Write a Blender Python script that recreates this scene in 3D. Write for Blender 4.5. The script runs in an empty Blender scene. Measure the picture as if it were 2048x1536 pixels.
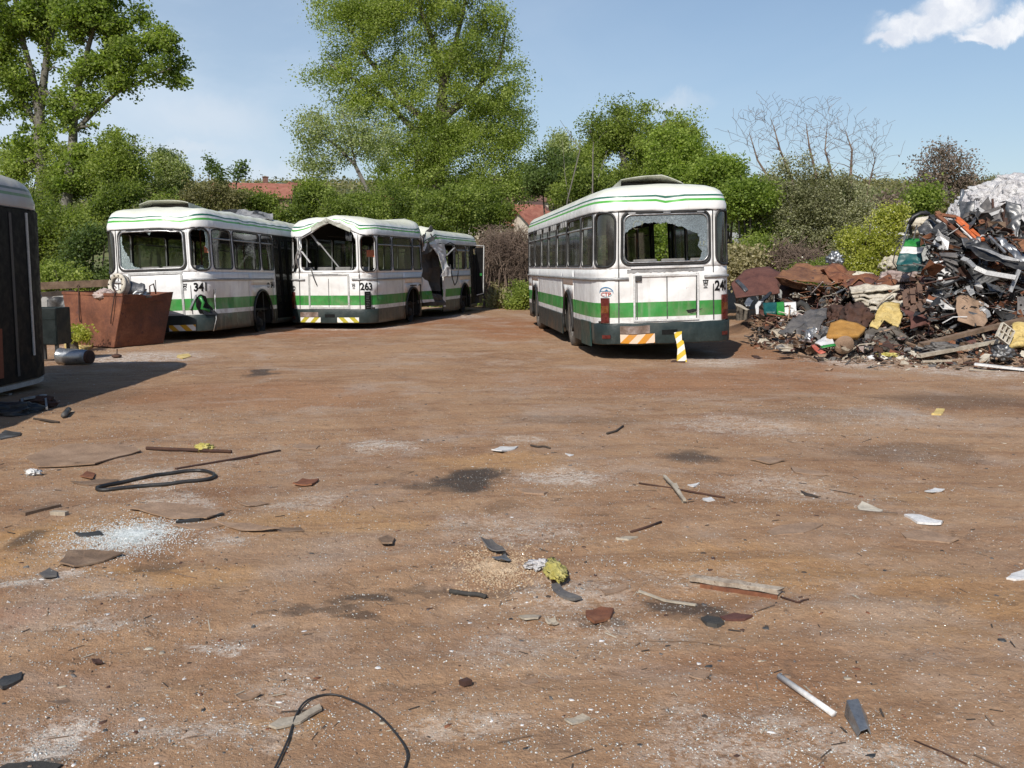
import bpy, bmesh, math, random
import numpy as np
from mathutils import Vector, Matrix, noise as mn
R = math.radians
random.seed(7); RNG = np.random.default_rng(7)
scene = bpy.context.scene
COL = scene.collection
# ------------------------------------------------------------------ camera
FPX, EYE = 1900.0, 1.55
PIT = math.atan(235 / FPX)
cam = bpy.data.cameras.new('camera'); camo = bpy.data.objects.new('camera', cam); COL.objects.link(camo)
cam.sensor_width = 36; cam.lens = 36 * FPX / 2048; cam.clip_start = 0.05; cam.clip_end = 6000
camo.location = (0, 0, EYE); camo.rotation_euler = (math.pi / 2 - PIT, 0, 0)
scene.camera = camo
# ------------------------------------------------------------------ light
SUN_EL, SUN_AZ = R(41), R(200)        # azimuth clockwise from +Y (camera looks along +Y)
sd = Vector((math.sin(SUN_AZ) * math.cos(SUN_EL), math.cos(SUN_AZ) * math.cos(SUN_EL), math.sin(SUN_EL)))
sun = bpy.data.lights.new('sun', 'SUN'); suno = bpy.data.objects.new('sun', sun); COL.objects.link(suno)
sun.energy = 5.0; sun.angle = R(0.5); sun.color = (1.0, 0.95, 0.87)
suno.rotation_euler = (-sd).to_track_quat('-Z', 'Y').to_euler(); suno.location = (-5, -10, 20)
scene.view_settings.view_transform = 'Standard'; scene.view_settings.look = 'None'
scene.view_settings.exposure = 0.0; scene.view_settings.gamma = 1.0
try: scene.view_settings.use_curve_mapping = False
except Exception: pass
scene.cycles.max_bounces = 8; scene.cycles.transparent_max_bounces = 16
scene.cycles.diffuse_bounces = 3; scene.cycles.glossy_bounces = 3

def raydir(px, py):
    x = (px - 1024) / FPX; u = (768 - py) / FPX
    c, s = math.cos(PIT), math.sin(PIT)
    return Vector((x, c + u * s, -s + u * c))
def at(px, py, Y):
    d = raydir(px, py); t = Y / d.y
    return Vector((d.x * t, Y, EYE + d.z * t))

def N(nt, typ, **kw):
    n = nt.nodes.new('ShaderNode' + typ)
    for k, v in kw.items():
        if k.startswith('i_'):
            key = k[2:]; n.inputs[int(key) if key.isdigit() else key.replace('_', ' ')].default_value = v
        else: setattr(n, k, v)
    return n
def L(nt, a, b): nt.links.new(a, b)
def out(n, k=0): return n.outputs[k]
def math_(nt, op, a, b=None, c=None, clamp=False):
    n = N(nt, 'Math', operation=op); n.use_clamp = clamp
    for i, v in enumerate((a, b, c)):
        if v is None: continue
        if isinstance(v, (int, float)): n.inputs[i].default_value = v
        else: L(nt, v, n.inputs[i])
    return n.outputs[0]
def vmath(nt, op, a, b=None):
    n = N(nt, 'VectorMath', operation=op)
    for i, v in enumerate((a, b)):
        if v is None: continue
        if isinstance(v, (tuple, list, Vector)): n.inputs[i].default_value = v
        else: L(nt, v, n.inputs[i])
    return n
def mixc(nt, f, a, b, mode='MIX'):
    n = N(nt, 'Mix', data_type='RGBA', blend_type=mode)
    for s, v in ((n.inputs[0], f), (n.inputs[6], a), (n.inputs[7], b)):
        if isinstance(v, (int, float)): s.default_value = v
        elif isinstance(v, (tuple, list)): s.default_value = (*v[:3], 1)
        else: L(nt, v, s)
    return n.outputs[2]
def sstep(nt, v, lo, hi, a=0.0, b=1.0):
    n = N(nt, 'MapRange', interpolation_type='SMOOTHSTEP')
    L(nt, v, n.inputs[0]); n.inputs[1].default_value = lo; n.inputs[2].default_value = hi
    n.inputs[3].default_value = a; n.inputs[4].default_value = b
    return n.outputs[0]
def noise_(nt, vec, scale, detail=4, rough=.55, dist=0, col=False):
    n = N(nt, 'TexNoise'); n.inputs['Scale'].default_value = scale; n.inputs['Detail'].default_value = detail
    n.inputs['Roughness'].default_value = rough; n.inputs['Distortion'].default_value = dist
    if vec is not None: L(nt, vec, n.inputs['Vector'])
    return n.outputs[1 if col else 0]

# ------------------------------------------------------------------ world / sky
w = bpy.data.worlds.new('World'); scene.world = w; w.use_nodes = True
nt = w.node_tree; nt.nodes.clear()
sky = N(nt, 'TexSky'); sky.sky_type = 'NISHITA'; sky.sun_disc = False
sky.sun_elevation = SUN_EL; sky.sun_rotation = SUN_AZ; sky.air_density = 1.0; sky.dust_density = 1.2; sky.ozone_density = 1.2
sky.altitude = 300
tc = N(nt, 'TexCoord'); sep = N(nt, 'SeparateXYZ'); L(nt, tc.outputs['Generated'], sep.inputs[0])
yy = math_(nt, 'MAXIMUM', sep.outputs[1], 0.05)
u_ = math_(nt, 'DIVIDE', sep.outputs[0], yy); v_ = math_(nt, 'DIVIDE', sep.outputs[2], yy)
cmb = N(nt, 'CombineXYZ'); L(nt, u_, cmb.inputs[0]); L(nt, v_, cmb.inputs[1])
warp = noise_(nt, cmb.outputs[0], 20, 8, .62, 0.3, col=True)
wv = vmath(nt, 'SUBTRACT', warp, (.5, .5, .5)); ws = N(nt, 'VectorMath', operation='SCALE'); L(nt, wv.outputs[0], ws.inputs[0]); ws.inputs['Scale'].default_value = .055
uv = vmath(nt, 'ADD', cmb.outputs[0], ws.outputs[0]).outputs[0]
def cell(px, py, rx, ry):
    d = raydir(px, py); return (d.x / d.y, d.z / d.y, rx / FPX, ry / FPX)
acc = None
for px, py, rx, ry in [(1850, 40, 110, 34), (1920, 12, 90, 40), (1785, 66, 48, 24), (2010, 58, 95, 24), (2075, 40, 70, 32), (1960, 74, 70, 16), (2150, 60, 80, 26)]:
    cx, cy, ax, ay = cell(px, py, rx, ry)
    d = vmath(nt, 'SUBTRACT', uv, (cx, cy, 0)).outputs[0]
    d = vmath(nt, 'MULTIPLY', d, (1 / ax, 1 / ay, 0)).outputs[0]
    l = vmath(nt, 'LENGTH', d).outputs['Value']
    m = sstep(nt, l, 1.15, .5)
    acc = m if acc is None else math_(nt, 'MAXIMUM', acc, m)
# faint small puffs and veils
acc2 = None
for px, py, rx, ry, k in [(1350, 208, 60, 20, .35), (420, 235, 120, 40, .28), (330, 300, 130, 18, .35), (400, 330, 60, 14, .2), (560, 345, 120, 25, .25)]:
    cx, cy, ax, ay = cell(px, py, rx, ry)
    d = vmath(nt, 'MULTIPLY', vmath(nt, 'SUBTRACT', uv, (cx, cy, 0)).outputs[0], (1 / ax, 1 / ay, 0)).outputs[0]
    m = math_(nt, 'MULTIPLY', sstep(nt, vmath(nt, 'LENGTH', d).outputs['Value'], 1.5, .1), k)
    acc2 = m if acc2 is None else math_(nt, 'MAXIMUM', acc2, m)
front = math_(nt, 'GREATER_THAN', sep.outputs[1], 0.1)
mpn = N(nt, 'Mapping'); mpn.inputs['Scale'].default_value = (1.2, 3.2, 4); mpn.inputs['Rotation'].default_value = (0, 0, .25)
L(nt, cmb.outputs[0], mpn.inputs[0])
cir = sstep(nt, noise_(nt, mpn.outputs[0], 2.2, 6, .55, .6), .36, .72)
# a high thin veil, thicker towards the left and the horizon
left = sstep(nt, u_, .25, -.6)
low = sstep(nt, sep.outputs[2], .5, .0)
veil = math_(nt, 'MULTIPLY', cir, math_(nt, 'MULTIPLY_ADD', left, .45, .08))
veil = math_(nt, 'ADD', veil, math_(nt, 'MULTIPLY', left, .20))
veil = math_(nt, 'ADD', veil, math_(nt, 'MULTIPLY_ADD', low, .30, .10), clamp=True)
fr2 = sstep(nt, sep.outputs[1], -.1, .5); hi = sstep(nt, sep.outputs[2], .75, .25)
veil = math_(nt, 'MULTIPLY', veil, math_(nt, 'MULTIPLY', fr2, hi))  # veil fades out overhead and behind, shaped so to lessen the fill light
shade = noise_(nt, uv, 16, 6, .6)
CLOUD = mixc(nt, sstep(nt, shade, .35, .65), (7.6, 8.0, 8.9), (10.5, 10.5, 10.6))
hs = N(nt, 'HueSaturation'); hs.inputs['Saturation'].default_value = 1.22; hs.inputs['Value'].default_value = 1.06; L(nt, sky.outputs[0], hs.inputs['Color'])
skycol = mixc(nt, veil, hs.outputs[0], (6.6, 7.7, 9.0))
skycol = mixc(nt, math_(nt, 'MULTIPLY', acc2, front), skycol, (8.2, 8.5, 9.0))
skycol = mixc(nt, math_(nt, 'MULTIPLY', math_(nt, 'MULTIPLY', acc, .92), front), skycol, CLOUD)
bg = N(nt, 'Background'); bg.inputs[1].default_value = 0.10; L(nt, skycol, bg.inputs[0])
wo = N(nt, 'OutputWorld'); L(nt, bg.outputs[0], wo.inputs[0])

# ------------------------------------------------------------------ tagging and mesh helpers
def tag(o, label=None, cat=None, group=None, kind=None):
    if label: o['label'] = label
    if cat: o['category'] = cat
    if group: o['group'] = group
    if kind: o['kind'] = kind
    return o
def empty(name, loc=(0, 0, 0), rot=(0, 0, 0)):
    o = bpy.data.objects.new(name, None); COL.objects.link(o); o.location = loc; o.rotation_euler = rot
    o.empty_display_size = .2
    return o
def link(name, me, mats, parent=None, smooth=False):
    o = bpy.data.objects.new(name, me); COL.objects.link(o)
    for m in (mats if isinstance(mats, (list, tuple)) else [mats]): me.materials.append(m)
    if parent: o.parent = parent
    if smooth:
        me.polygons.foreach_set('use_smooth', [True] * len(me.polygons))
    return o
class MB:
    def __init__(s): s.v = []; s.f = []; s.m = []
    def add(s, vs, fs, mi=0):
        b = len(s.v); s.v += [tuple(v) for v in vs]; s.f += [tuple(i + b for i in f) for f in fs]; s.m += [mi] * len(fs)
    def box(s, c, sz, rot=None, mi=0, bev=0):
        x, y, z = (q / 2 for q in sz); M = rot if rot is not None else Matrix.Identity(3)
        vs = [M @ Vector((a * x, b * y, d * z)) + Vector(c) for a in (-1, 1) for b in (-1, 1) for d in (-1, 1)]
        s.add(vs, [(0, 1, 3, 2), (4, 6, 7, 5), (0, 4, 5, 1), (2, 3, 7, 6), (0, 2, 6, 4), (1, 5, 7, 3)], mi)
    def bar(s, a, b, wd, h=None, up=(0, 0, 1), mi=0):
        a, b = Vector(a), Vector(b); d = b - a; ln = d.length
        if ln < 1e-6: return
        d.normalize(); up = Vector(up)
        if abs(d.dot(up)) > .97: up = Vector((1, 0, 0))
        sx = d.cross(up).normalized(); sz = sx.cross(d)
        M = Matrix((sx, d, sz)).transposed()
        s.box((a + b) / 2, (wd, ln, h or wd), M, mi)
    def tube(s, pts, r, n=8, mi=0, caps=True, closed=False):
        pts = [Vector(p) for p in pts]; k = len(pts)
        rr = r if isinstance(r, (list, tuple)) else [r] * k
        vs = []; up = Vector((0, 0, 1))
        d0 = (pts[1] - pts[0]).normalized()
        if abs(d0.dot(up)) > .9: up = Vector((1, 0, 0))
        nrm = (up - d0 * up.dot(d0)).normalized()
        for i in range(k):
            if closed: d = (pts[(i + 1) % k] - pts[i - 1])
            else: d = pts[min(i + 1, k - 1)] - pts[max(i - 1, 0)]
            d.normalize() if d.length > 0 else None
            nrm = (nrm - d * nrm.dot(d))
            nrm = nrm.normalized() if nrm.length > 1e-6 else Vector((1, 0, 0))
            bi = d.cross(nrm)
            for j in range(n):
                a = 2 * math.pi * j / n
                vs.append(pts[i] + (nrm * math.cos(a) + bi * math.sin(a)) * rr[i])
        fs = []
        for i in range(k if closed else k - 1):
            i2 = (i + 1) % k
            for j in range(n):
                j2 = (j + 1) % n
                fs.append((i * n + j, i * n + j2, i2 * n + j2, i2 * n + j))
        if caps and not closed:
            fs.append(tuple(range(n - 1, -1, -1))); fs.append(tuple((k - 1) * n + j for j in range(n)))
        s.add(vs, fs, mi)
    def lathe(s, prof, n=32, M=None, mi=0):
        M = M or Matrix.Identity(4); vs = []; k = len(prof)
        for i in range(n):
            a = 2 * math.pi * i / n
            for r, z in prof: vs.append(M @ Vector((r * math.cos(a), r * math.sin(a), z)))
        fs = []
        for i in range(n):
            i2 = (i + 1) % n
            for j in range(k - 1): fs.append((i * k + j, i2 * k + j, i2 * k + j + 1, i * k + j + 1))
        s.add(vs, fs, mi)
    def build(s, name, mats, parent=None, smooth=False):
        me = bpy.data.meshes.new(name); me.from_pydata(s.v, [], s.f); me.polygons.foreach_set('material_index', s.m)
        me.update()
        return link(name, me, mats, parent, smooth)
def set_origin(o, loc):
    """move the object's origin to loc without moving the mesh"""
    loc = Vector(loc); o.data.transform(Matrix.Translation(-loc)); o.location = loc
    return o
def bevel(o, wd, seg=2):
    m = o.modifiers.new('bevel', 'BEVEL'); m.width = wd; m.segments = seg; m.limit_method = 'ANGLE'
    return o
# smooth pseudo noise, vectorised
class SN:
    def __init__(s, seed, n=10):
        g = np.random.default_rng(seed); s.k = g.normal(size=(n, 2)); s.k /= np.linalg.norm(s.k, axis=1)[:, None]
        s.k *= g.uniform(.5, 1.6, size=(n, 1)); s.p = g.uniform(0, 6.28, n); s.n = n
    def __call__(s, x, y, sc):
        x = np.asarray(x, float) * sc * 6.28; y = np.asarray(y, float) * sc * 6.28
        o = np.zeros(np.broadcast(x, y).shape)
        for (a, b), p in zip(s.k, s.p): o += np.sin(a * x + b * y + p)
        return o / math.sqrt(s.n / 2) / 1.5
n1, n2, n3, n4, n5 = SN(1), SN(2), SN(3), SN(4), SN(5)
MOUNDS = [(8.9, 18.3, 1.0, 1.3, 1.9), (7.3, 20.9, 1.3, .9, .85), (6.2, 21.6, 1.1, .8, .55), (11.5, 17.5, 2.0, 2.3, 2.2), (12.4, 23.5, 1.9, 1.3, 2.3),
          (8.1, 15.6, 1.6, .9, .28), (6.6, 18.6, .8, .9, .3), (7.6, 18.2, 1.0, 1.0, .5)]
def mound(x, y):
    h = 0
    for cx, cy, sx, sy, a in MOUNDS: h = h + a * np.exp(-(((x - cx) / sx) ** 2 + ((y - cy) / sy) ** 2))
    return h
def H(x, y):
    x = np.asarray(x, float); y = np.asarray(y, float)
    far = np.clip((y - 52) / 12, 0, 1)
    h = .012 * n1(x, y, .18) + .007 * n2(x, y, .7) * np.clip((30 - y) / 10, .2, 1)
    h = h + .0035 * n3(x, y, 2.6) + .002 * n4(x, y, 6.0)
    # wheel ruts sweeping through the yard
    rr = np.hypot(x - 2.5, y + 8.0); h = h + .007 * np.sin(rr * 16 + 1.5 * n5(x, y, .12)) * np.exp(-((rr - 12.6) / 1.6) ** 2) + .005 * np.sin(rr * 11 + 1.2 * n5(x, y, .1)) * np.exp(-((rr - 17) / 1.6) ** 2)
    mb = mound(x, y); h = h + mb * (1 + .10 * n4(x, y, .9)) + .05 * np.clip(mb, 0, 1) * n3(x, y, 1.9)
    hill = np.clip(y - 58, 0, None) * .10
    hill = np.where(y > 560, 50.2 - (y - 560) * .02, hill)
    hill = hill + far * (1.2 * n1(x, y, .009) + np.clip((y - 200) / 300, 0, 1) * (4.5 * n2(x, y, .0016) + .012 * x))
    return h + np.where(y > 52, hill, 0)
def Hf(x, y): return float(H(x, y))
def G(px, py, dz=0.0, flat=True):
    d = raydir(px, py)
    if flat:
        t = -EYE / d.z; x, y = d.x * t, d.y * t
        return Vector((x, y, Hf(x, y) + dz))
    t = 1.5
    while t < 60:
        p = Vector((0, 0, EYE)) + d * t
        if p.z < Hf(p.x, p.y): break
        t += .05
    return Vector((p.x, p.y, Hf(p.x, p.y) + dz))
# ------------------------------------------------------------------ materials
def newmat(name):
    m = bpy.data.materials.new(name); m.use_nodes = True; nt = m.node_tree
    b = nt.nodes['Principled BSDF']
    return m, nt, b
def wmat(name, cols, scale=4, rough=.6, metal=0.0, bump=.3, fine=40, spot=None, spec=.5, bd=.01, rvar=.15):
    """weathered surface: colours mixed by noise, optional stain colour, bumpy"""
    m, nt, b = newmat(name); tc = N(nt, 'TexCoord').outputs['Object']
    n_ = noise_(nt, tc, scale, 6, .6, .3)
    cr = N(nt, 'ValToRGB'); L(nt, n_, cr.inputs[0]); e = cr.color_ramp.elements
    k = len(cols)
    e[0].position = .32; e[0].color = (*cols[0], 1); e[1].position = .68; e[1].color = (*cols[-1], 1)
    for i in range(1, k - 1):
        q = e.new(.32 + .36 * i / (k - 1)); q.color = (*cols[i], 1)
    c = cr.outputs[0]
    f = noise_(nt, tc, fine, 4, .7)
    c = mixc(nt, sstep(nt, f, .3, .7), mixc(nt, .5, c, (0, 0, 0), 'MIX') if False else c, mixc(nt, 1.0, c, (.72, .72, .72), 'MULTIPLY'))
    if spot:
        s = sstep(nt, noise_(nt, tc, scale * 1.7 + 1.3, 8, .68, .5), spot[1], spot[1] + .08)
        c = mixc(nt, s, c, spot[0])
    L(nt, c, b.inputs['Base Color'])
    b.inputs['Metallic'].default_value = metal; b.inputs['Specular IOR Level'].default_value = spec
    r = sstep(nt, n_, .3, .7, max(rough - rvar, .05), min(rough + rvar, 1)); L(nt, r, b.inputs['Roughness'])
    bp = N(nt, 'Bump'); bp.inputs['Strength'].default_value = bump; bp.inputs['Distance'].default_value = bd
    L(nt, f, bp.inputs['Height']); L(nt, bp.outputs[0], b.inputs['Normal'])
    return m
MT = {}
MT['rust'] = wmat('rusty_steel', [(.10, .035, .018), (.20, .075, .035), (.27, .12, .06)], 3.5, .85, 0, .6, 30, ((.07, .035, .025), .6))
MT['rust_red'] = wmat('red_rust_steel', [(.075, .028, .022), (.115, .045, .034), (.15, .065, .05)], 3, .85, 0, .4, 30)
MT['rust_orange'] = wmat('orange_rust', [(.11, .048, .028), (.22, .10, .048), (.30, .145, .07)], 2.5, .85, 0, .5, 30, ((.10, .05, .035), .55))
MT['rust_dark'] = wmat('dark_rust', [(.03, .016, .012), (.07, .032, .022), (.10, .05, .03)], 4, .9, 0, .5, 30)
MT['bin'] = wmat('bin_rust_paint', [(.09, .032, .017), (.16, .056, .028), (.25, .10, .052)], 2.2, .8, 0, .5, 24, ((.10, .04, .03), .58))
MT['steel'] = wmat('scrap_steel', [(.10, .10, .10), (.2, .2, .2), (.3, .3, .3)], 5, .45, .7, .3, 40, ((.12, .07, .05), .62))
MT['steel_dark'] = wmat('dark_scrap_steel', [(.03, .03, .032), (.07, .07, .07), (.12, .115, .11)], 4, .5, .3, .5, 30, ((.09, .05, .035), .6))
MT['galv'] = wmat('galvanised_steel', [(.25, .26, .27), (.36, .37, .38), (.45, .46, .47)], 6, .38, .75, .2, 60, ((.2, .15, .11), .66))
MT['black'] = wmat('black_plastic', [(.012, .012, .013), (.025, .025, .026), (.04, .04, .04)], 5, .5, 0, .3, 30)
MT['rubber'] = wmat('old_rubber', [(.028, .027, .025), (.045, .042, .038), (.08, .07, .058)], 6, .85, 0, .6, 60)
MT['tyre'] = wmat('dusty_tyre_rubber', [(.08, .07, .058), (.12, .103, .085), (.17, .145, .118)], 5, .9, 0, .6, 60)
MT['grey_plastic'] = wmat('grey_plastic', [(.08, .075, .07), (.12, .11, .105), (.16, .15, .14)], 5, .6, 0, .3, 30)
MT['foam_yellow'] = wmat('yellow_foam', [(.45, .32, .10), (.60, .45, .17), (.68, .54, .25)], 4, .95, 0, .8, 30, ((.33, .21, .11), .64))
MT['foam_bright'] = wmat('pale_yellow_foam', [(.50, .42, .08), (.62, .54, .16), (.70, .62, .25)], 14, .95, 0, 1.0, 60, ((.25, .2, .07), .6), bd=.02)
MT['cushion'] = wmat('ochre_cushion', [(.33, .16, .03), (.42, .21, .045), (.48, .26, .07)], 3, .85, 0, .4, 50, ((.2, .11, .05), .62))
MT['cream'] = wmat('cream_foam', [(.38, .33, .26), (.55, .50, .41), (.66, .61, .52)], 4, .9, 0, .7, 25, ((.2, .13, .09), .62))
MT['white_panel'] = wmat('dirty_white_panel', [(.55, .54, .52), (.70, .69, .68), (.78, .77, .76)], 3, .5, 0, .15, 40, ((.4, .33, .27), .68))
MT['plastic_film'] = wmat('white_plastic_film', [(.42, .40, .41), (.60, .585, .59), (.76, .75, .75)], 4, .35, 0, 1, 9, ((.20, .205, .21), .60), bd=.08)
MT['wood_pale'] = wmat('weathered_board', [(.30, .25, .19), (.42, .36, .28), (.52, .47, .38)], 5, .85, 0, .5, 50, ((.17, .11, .07), .62))
MT['wood_brown'] = wmat('brown_board', [(.12, .08, .05), (.20, .13, .085), (.27, .19, .13)], 5, .88, 0, .5, 50)
MT['wood_dark'] = wmat('dark_board', [(.035, .025, .02), (.06, .045, .035), (.09, .065, .05)], 5, .9, 0, .6, 50)
MT['pallet'] = wmat('brown_pallet', [(.09, .05, .035), (.14, .08, .055), (.18, .11, .08)], 5, .85, 0, .4, 50)
MT['board_tan'] = wmat('tan_fibre_board', [(.24, .155, .10), (.31, .205, .135), (.38, .26, .18)], 5, .9, 0, .5, 60)
MT['orange'] = wmat('orange_paint', [(.42, .09, .025), (.55, .13, .04), (.62, .17, .06)], 5, .5, 0, .2, 40, ((.2, .07, .04), .66))
MT['red'] = wmat('faded_red', [(.35, .07, .045), (.48, .11, .07), (.52, .16, .11)], 5, .6, 0, .2, 40)
MT['teal'] = wmat('teal_paint', [(.008, .055, .06), (.012, .085, .085), (.02, .11, .11)], 4, .4, 0, .2, 30)
MT['green'] = wmat('green_paint', [(.02, .17, .03), (.03, .23, .045), (.045, .27, .06)], 4, .4, 0, .2, 30)
MT['grey_lite'] = wmat('pale_grey_metal', [(.25, .25, .25), (.33, .33, .33), (.42, .42, .42)], 5, .5, .3, .3, 30, ((.16, .1, .07), .66))
MT['mauve'] = wmat('mauve_plastic_film', [(.30, .22, .19), (.42, .33, .30), (.55, .46, .42)], 3, .6, 0, .7, 14, bd=.04)
MT['alu'] = wmat('aluminium', [(.40, .40, .40), (.50, .50, .50), (.58, .58, .58)], 8, .4, .8, .1, 50)
MT['bark'] = wmat('bark', [(.06, .05, .04), (.11, .095, .075), (.17, .15, .12)], 6, .95, 0, .9, 18, bd=.04)
MT['bark_pale'] = wmat('pale_bark', [(.16, .15, .12), (.28, .26, .22), (.38, .36, .31)], 3, .95, 0, .9, 14, ((.06, .05, .04), .57), bd=.04)
MT['bark_mid'] = wmat('grey_bark', [(.09, .085, .07), (.16, .15, .125), (.25, .235, .2)], 3, .95, 0, .9, 14, ((.05, .042, .035), .56), bd=.04)
MT['twig'] = wmat('dry_twigs', [(.09, .06, .045), (.17, .12, .09), (.28, .21, .16)], 1.2, .95, 0, .3, 18)
MT['twig_grey'] = wmat('grey_twigs', [(.10, .09, .08), (.17, .155, .14), (.22, .20, .18)], 1.2, .95, 0, .3, 18)
MT['plaster'] = wmat('house_plaster', [(.42, .36, .29), (.50, .44, .36), (.55, .5, .43)], .6, .9, 0, .2, 8)
MT['plaster_brown'] = wmat('brown_house_wall', [(.22, .14, .09), (.27, .18, .12), (.31, .21, .15)], .6, .9, 0, .2, 8)
MT['roof_red'] = wmat('red_tile_roof', [(.25, .085, .055), (.32, .12, .08), (.37, .16, .11)], 1.5, .9, 0, .6, 9, bd=.06)
MT['roof_brown'] = wmat('brown_tile_roof', [(.12, .06, .045), (.17, .09, .07), (.2, .12, .09)], 1.5, .9, 0, .6, 9, bd=.06)
MT['roof_green'] = wmat('green_roof', [(.07, .14, .12), (.10, .18, .15), (.12, .2, .17)], 1.5, .8, 0, .4, 9)
MT['window_dark'] = wmat('dark_window', [(.02, .02, .025), (.03, .03, .04), (.05, .05, .06)], 2, .15, 0, 0, 9)
MT['concrete'] = wmat('pale_concrete', [(.26, .26, .25), (.36, .36, .35), (.44, .44, .43)], 1.5, .85, 0, .4, 20)
MT['sawdust'] = wmat('sawdust', [(.42, .29, .18), (.52, .38, .25), (.60, .46, .32)], 9, .95, 0, .6, 60)
MT['soil'] = wmat('soil_clods', [(.17, .105, .07), (.27, .18, .12), (.38, .27, .19)], 9, .95, 0, .6, 60)
MT['seat'] = wmat('grey_seat_shell', [(.12, .115, .11), (.18, .175, .17), (.24, .23, .22)], 5, .6, 0, .2, 30)
MT['interior'] = wmat('bus_interior', [(.045, .043, .04), (.07, .065, .06), (.10, .095, .09)], 3, .7, 0, .2, 30)
MT['gasket'] = wmat('window_rubber', [(.012, .012, .012), (.02, .02, .02), (.035, .034, .033)], 9, .6, 0, .2, 40)
MT['undercarriage'] = wmat('undercarriage', [(.012, .011, .01), (.02, .018, .016), (.035, .028, .022)], 4, .9, 0, .4, 30)
MT['lampred'] = wmat('dull_red_lens', [(.06, .012, .01), (.11, .018, .014), (.15, .035, .02)], 12, .35, 0, .1, 40)
MT['lamporange'] = wmat('dull_orange_lens', [(.10, .03, .01), (.17, .055, .015), (.2, .08, .03)], 12, .35, 0, .1, 40)
MT['logo_blue'] = wmat('logo_blue', [(.02, .14, .30), (.03, .18, .36), (.05, .22, .4)], 9, .5, 0, 0, 40)
MT['logo_red'] = wmat('logo_red', [(.42, .05, .03), (.5, .07, .05), (.52, .1, .08)], 9, .5, 0, 0, 40)
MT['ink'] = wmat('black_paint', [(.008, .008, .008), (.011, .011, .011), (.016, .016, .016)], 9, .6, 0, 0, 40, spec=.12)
MT['chalk'] = wmat('yellow_chalk', [(.4, .42, .22), (.5, .52, .3), (.55, .56, .38)], 9, .9, 0, 0, 40)
MT['plate'] = wmat('faded_number_plate', [(.12, .08, .06), (.2, .14, .11), (.34, .28, .26)], 6, .6, 0, 0, 40)

def chip_mat():
    m, nt, b = newmat('broken_glass_crumbs')
    a = N(nt, 'Attribute', attribute_name='tone').outputs['Fac']
    cr = N(nt, 'ValToRGB'); L(nt, a, cr.inputs[0]); e = cr.color_ramp.elements
    e[0].color = (.22, .22, .21, 1); e[1].color = (.58, .60, .58, 1); e[0].position = .1
    L(nt, cr.outputs[0], b.inputs['Base Color']); b.inputs['Roughness'].default_value = .12; b.inputs['Specular IOR Level'].default_value = .9
    return m
MT['chips'] = chip_mat()
MT['glass_white'] = wmat('crushed_glass_white', [(.50, .55, .55), (.64, .68, .68), (.78, .80, .80)], 30, .25, 0, .2, 90)

def leaf_mat(name, dark, mid, lite, trans=.5, scale=.35, rough=.55):
    m, nt, b = newmat(name)
    a = N(nt, 'Attribute', attribute_name='tone').outputs['Fac']
    tc = N(nt, 'TexCoord').outputs['Object']
    n_ = noise_(nt, tc, scale, 3, .5)
    v = math_(nt, 'ADD', math_(nt, 'MULTIPLY', a, .80), math_(nt, 'MULTIPLY_ADD', n_, 1.1, -.44))
    cr = N(nt, 'ValToRGB'); L(nt, v, cr.inputs[0]); e = cr.color_ramp.elements
    e[0].position = .15; e[0].color = (*dark, 1); e[1].position = .85; e[1].color = (*lite, 1); q = e.new(.5); q.color = (*mid, 1)
    L(nt, cr.outputs[0], b.inputs['Base Color']); b.inputs['Roughness'].default_value = rough; b.inputs['Specular IOR Level'].default_value = .3
    tr = N(nt, 'BsdfTranslucent'); tcx = mixc(nt, 1.0, cr.outputs[0], (1.25, 1.35, .6), 'MULTIPLY'); L(nt, tcx, tr.inputs[0])
    mx = N(nt, 'MixShader'); mx.inputs[0].default_value = trans
    L(nt, b.outputs[0], mx.inputs[1]); L(nt, tr.outputs[0], mx.inputs[2]); L(nt, mx.outputs[0], nt.nodes['Material Output'].inputs[0])
    return m
LF = {
 'poplar': leaf_mat('poplar_leaves', (.085, .135, .03), (.21, .285, .055), (.37, .44, .12), .55),
 'spring': leaf_mat('spring_leaves', (.12, .165, .04), (.26, .325, .075), (.43, .49, .15), .55),
 'bush': leaf_mat('bush_leaves', (.085, .125, .03), (.22, .28, .06), (.38, .44, .12), .55),
 'bright': leaf_mat('bright_green_leaves', (.12, .18, .035), (.25, .33, .06), (.40, .48, .12), .55),
 'dark': leaf_mat('dark_green_leaves', (.05, .085, .025), (.11, .16, .045), (.18, .24, .075), .45),
 'grey': leaf_mat('grey_green_leaves', (.15, .155, .08), (.27, .275, .145), (.46, .46, .30), .4),
 'sparse': leaf_mat('pale_sparse_leaves', (.20, .24, .11), (.33, .38, .17), (.46, .50, .27), .5),
 'yellow': leaf_mat('yellow_green_leaves', (.22, .25, .035), (.38, .40, .07), (.58, .57, .17)),
 'olive': leaf_mat('olive_scrub', (.12, .115, .05), (.20, .19, .08), (.28, .26, .12), .35),
 'russet': leaf_mat('russet_scrub', (.14, .105, .085), (.22, .165, .135), (.30, .235, .19), .35),
 'dry': leaf_mat('dry_grass', (.22, .19, .10), (.35, .31, .17), (.47, .42, .26), .35),
 'blossom': leaf_mat('white_blossom', (.5, .5, .42), (.65, .65, .55), (.8, .8, .7), .3),
}

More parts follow.
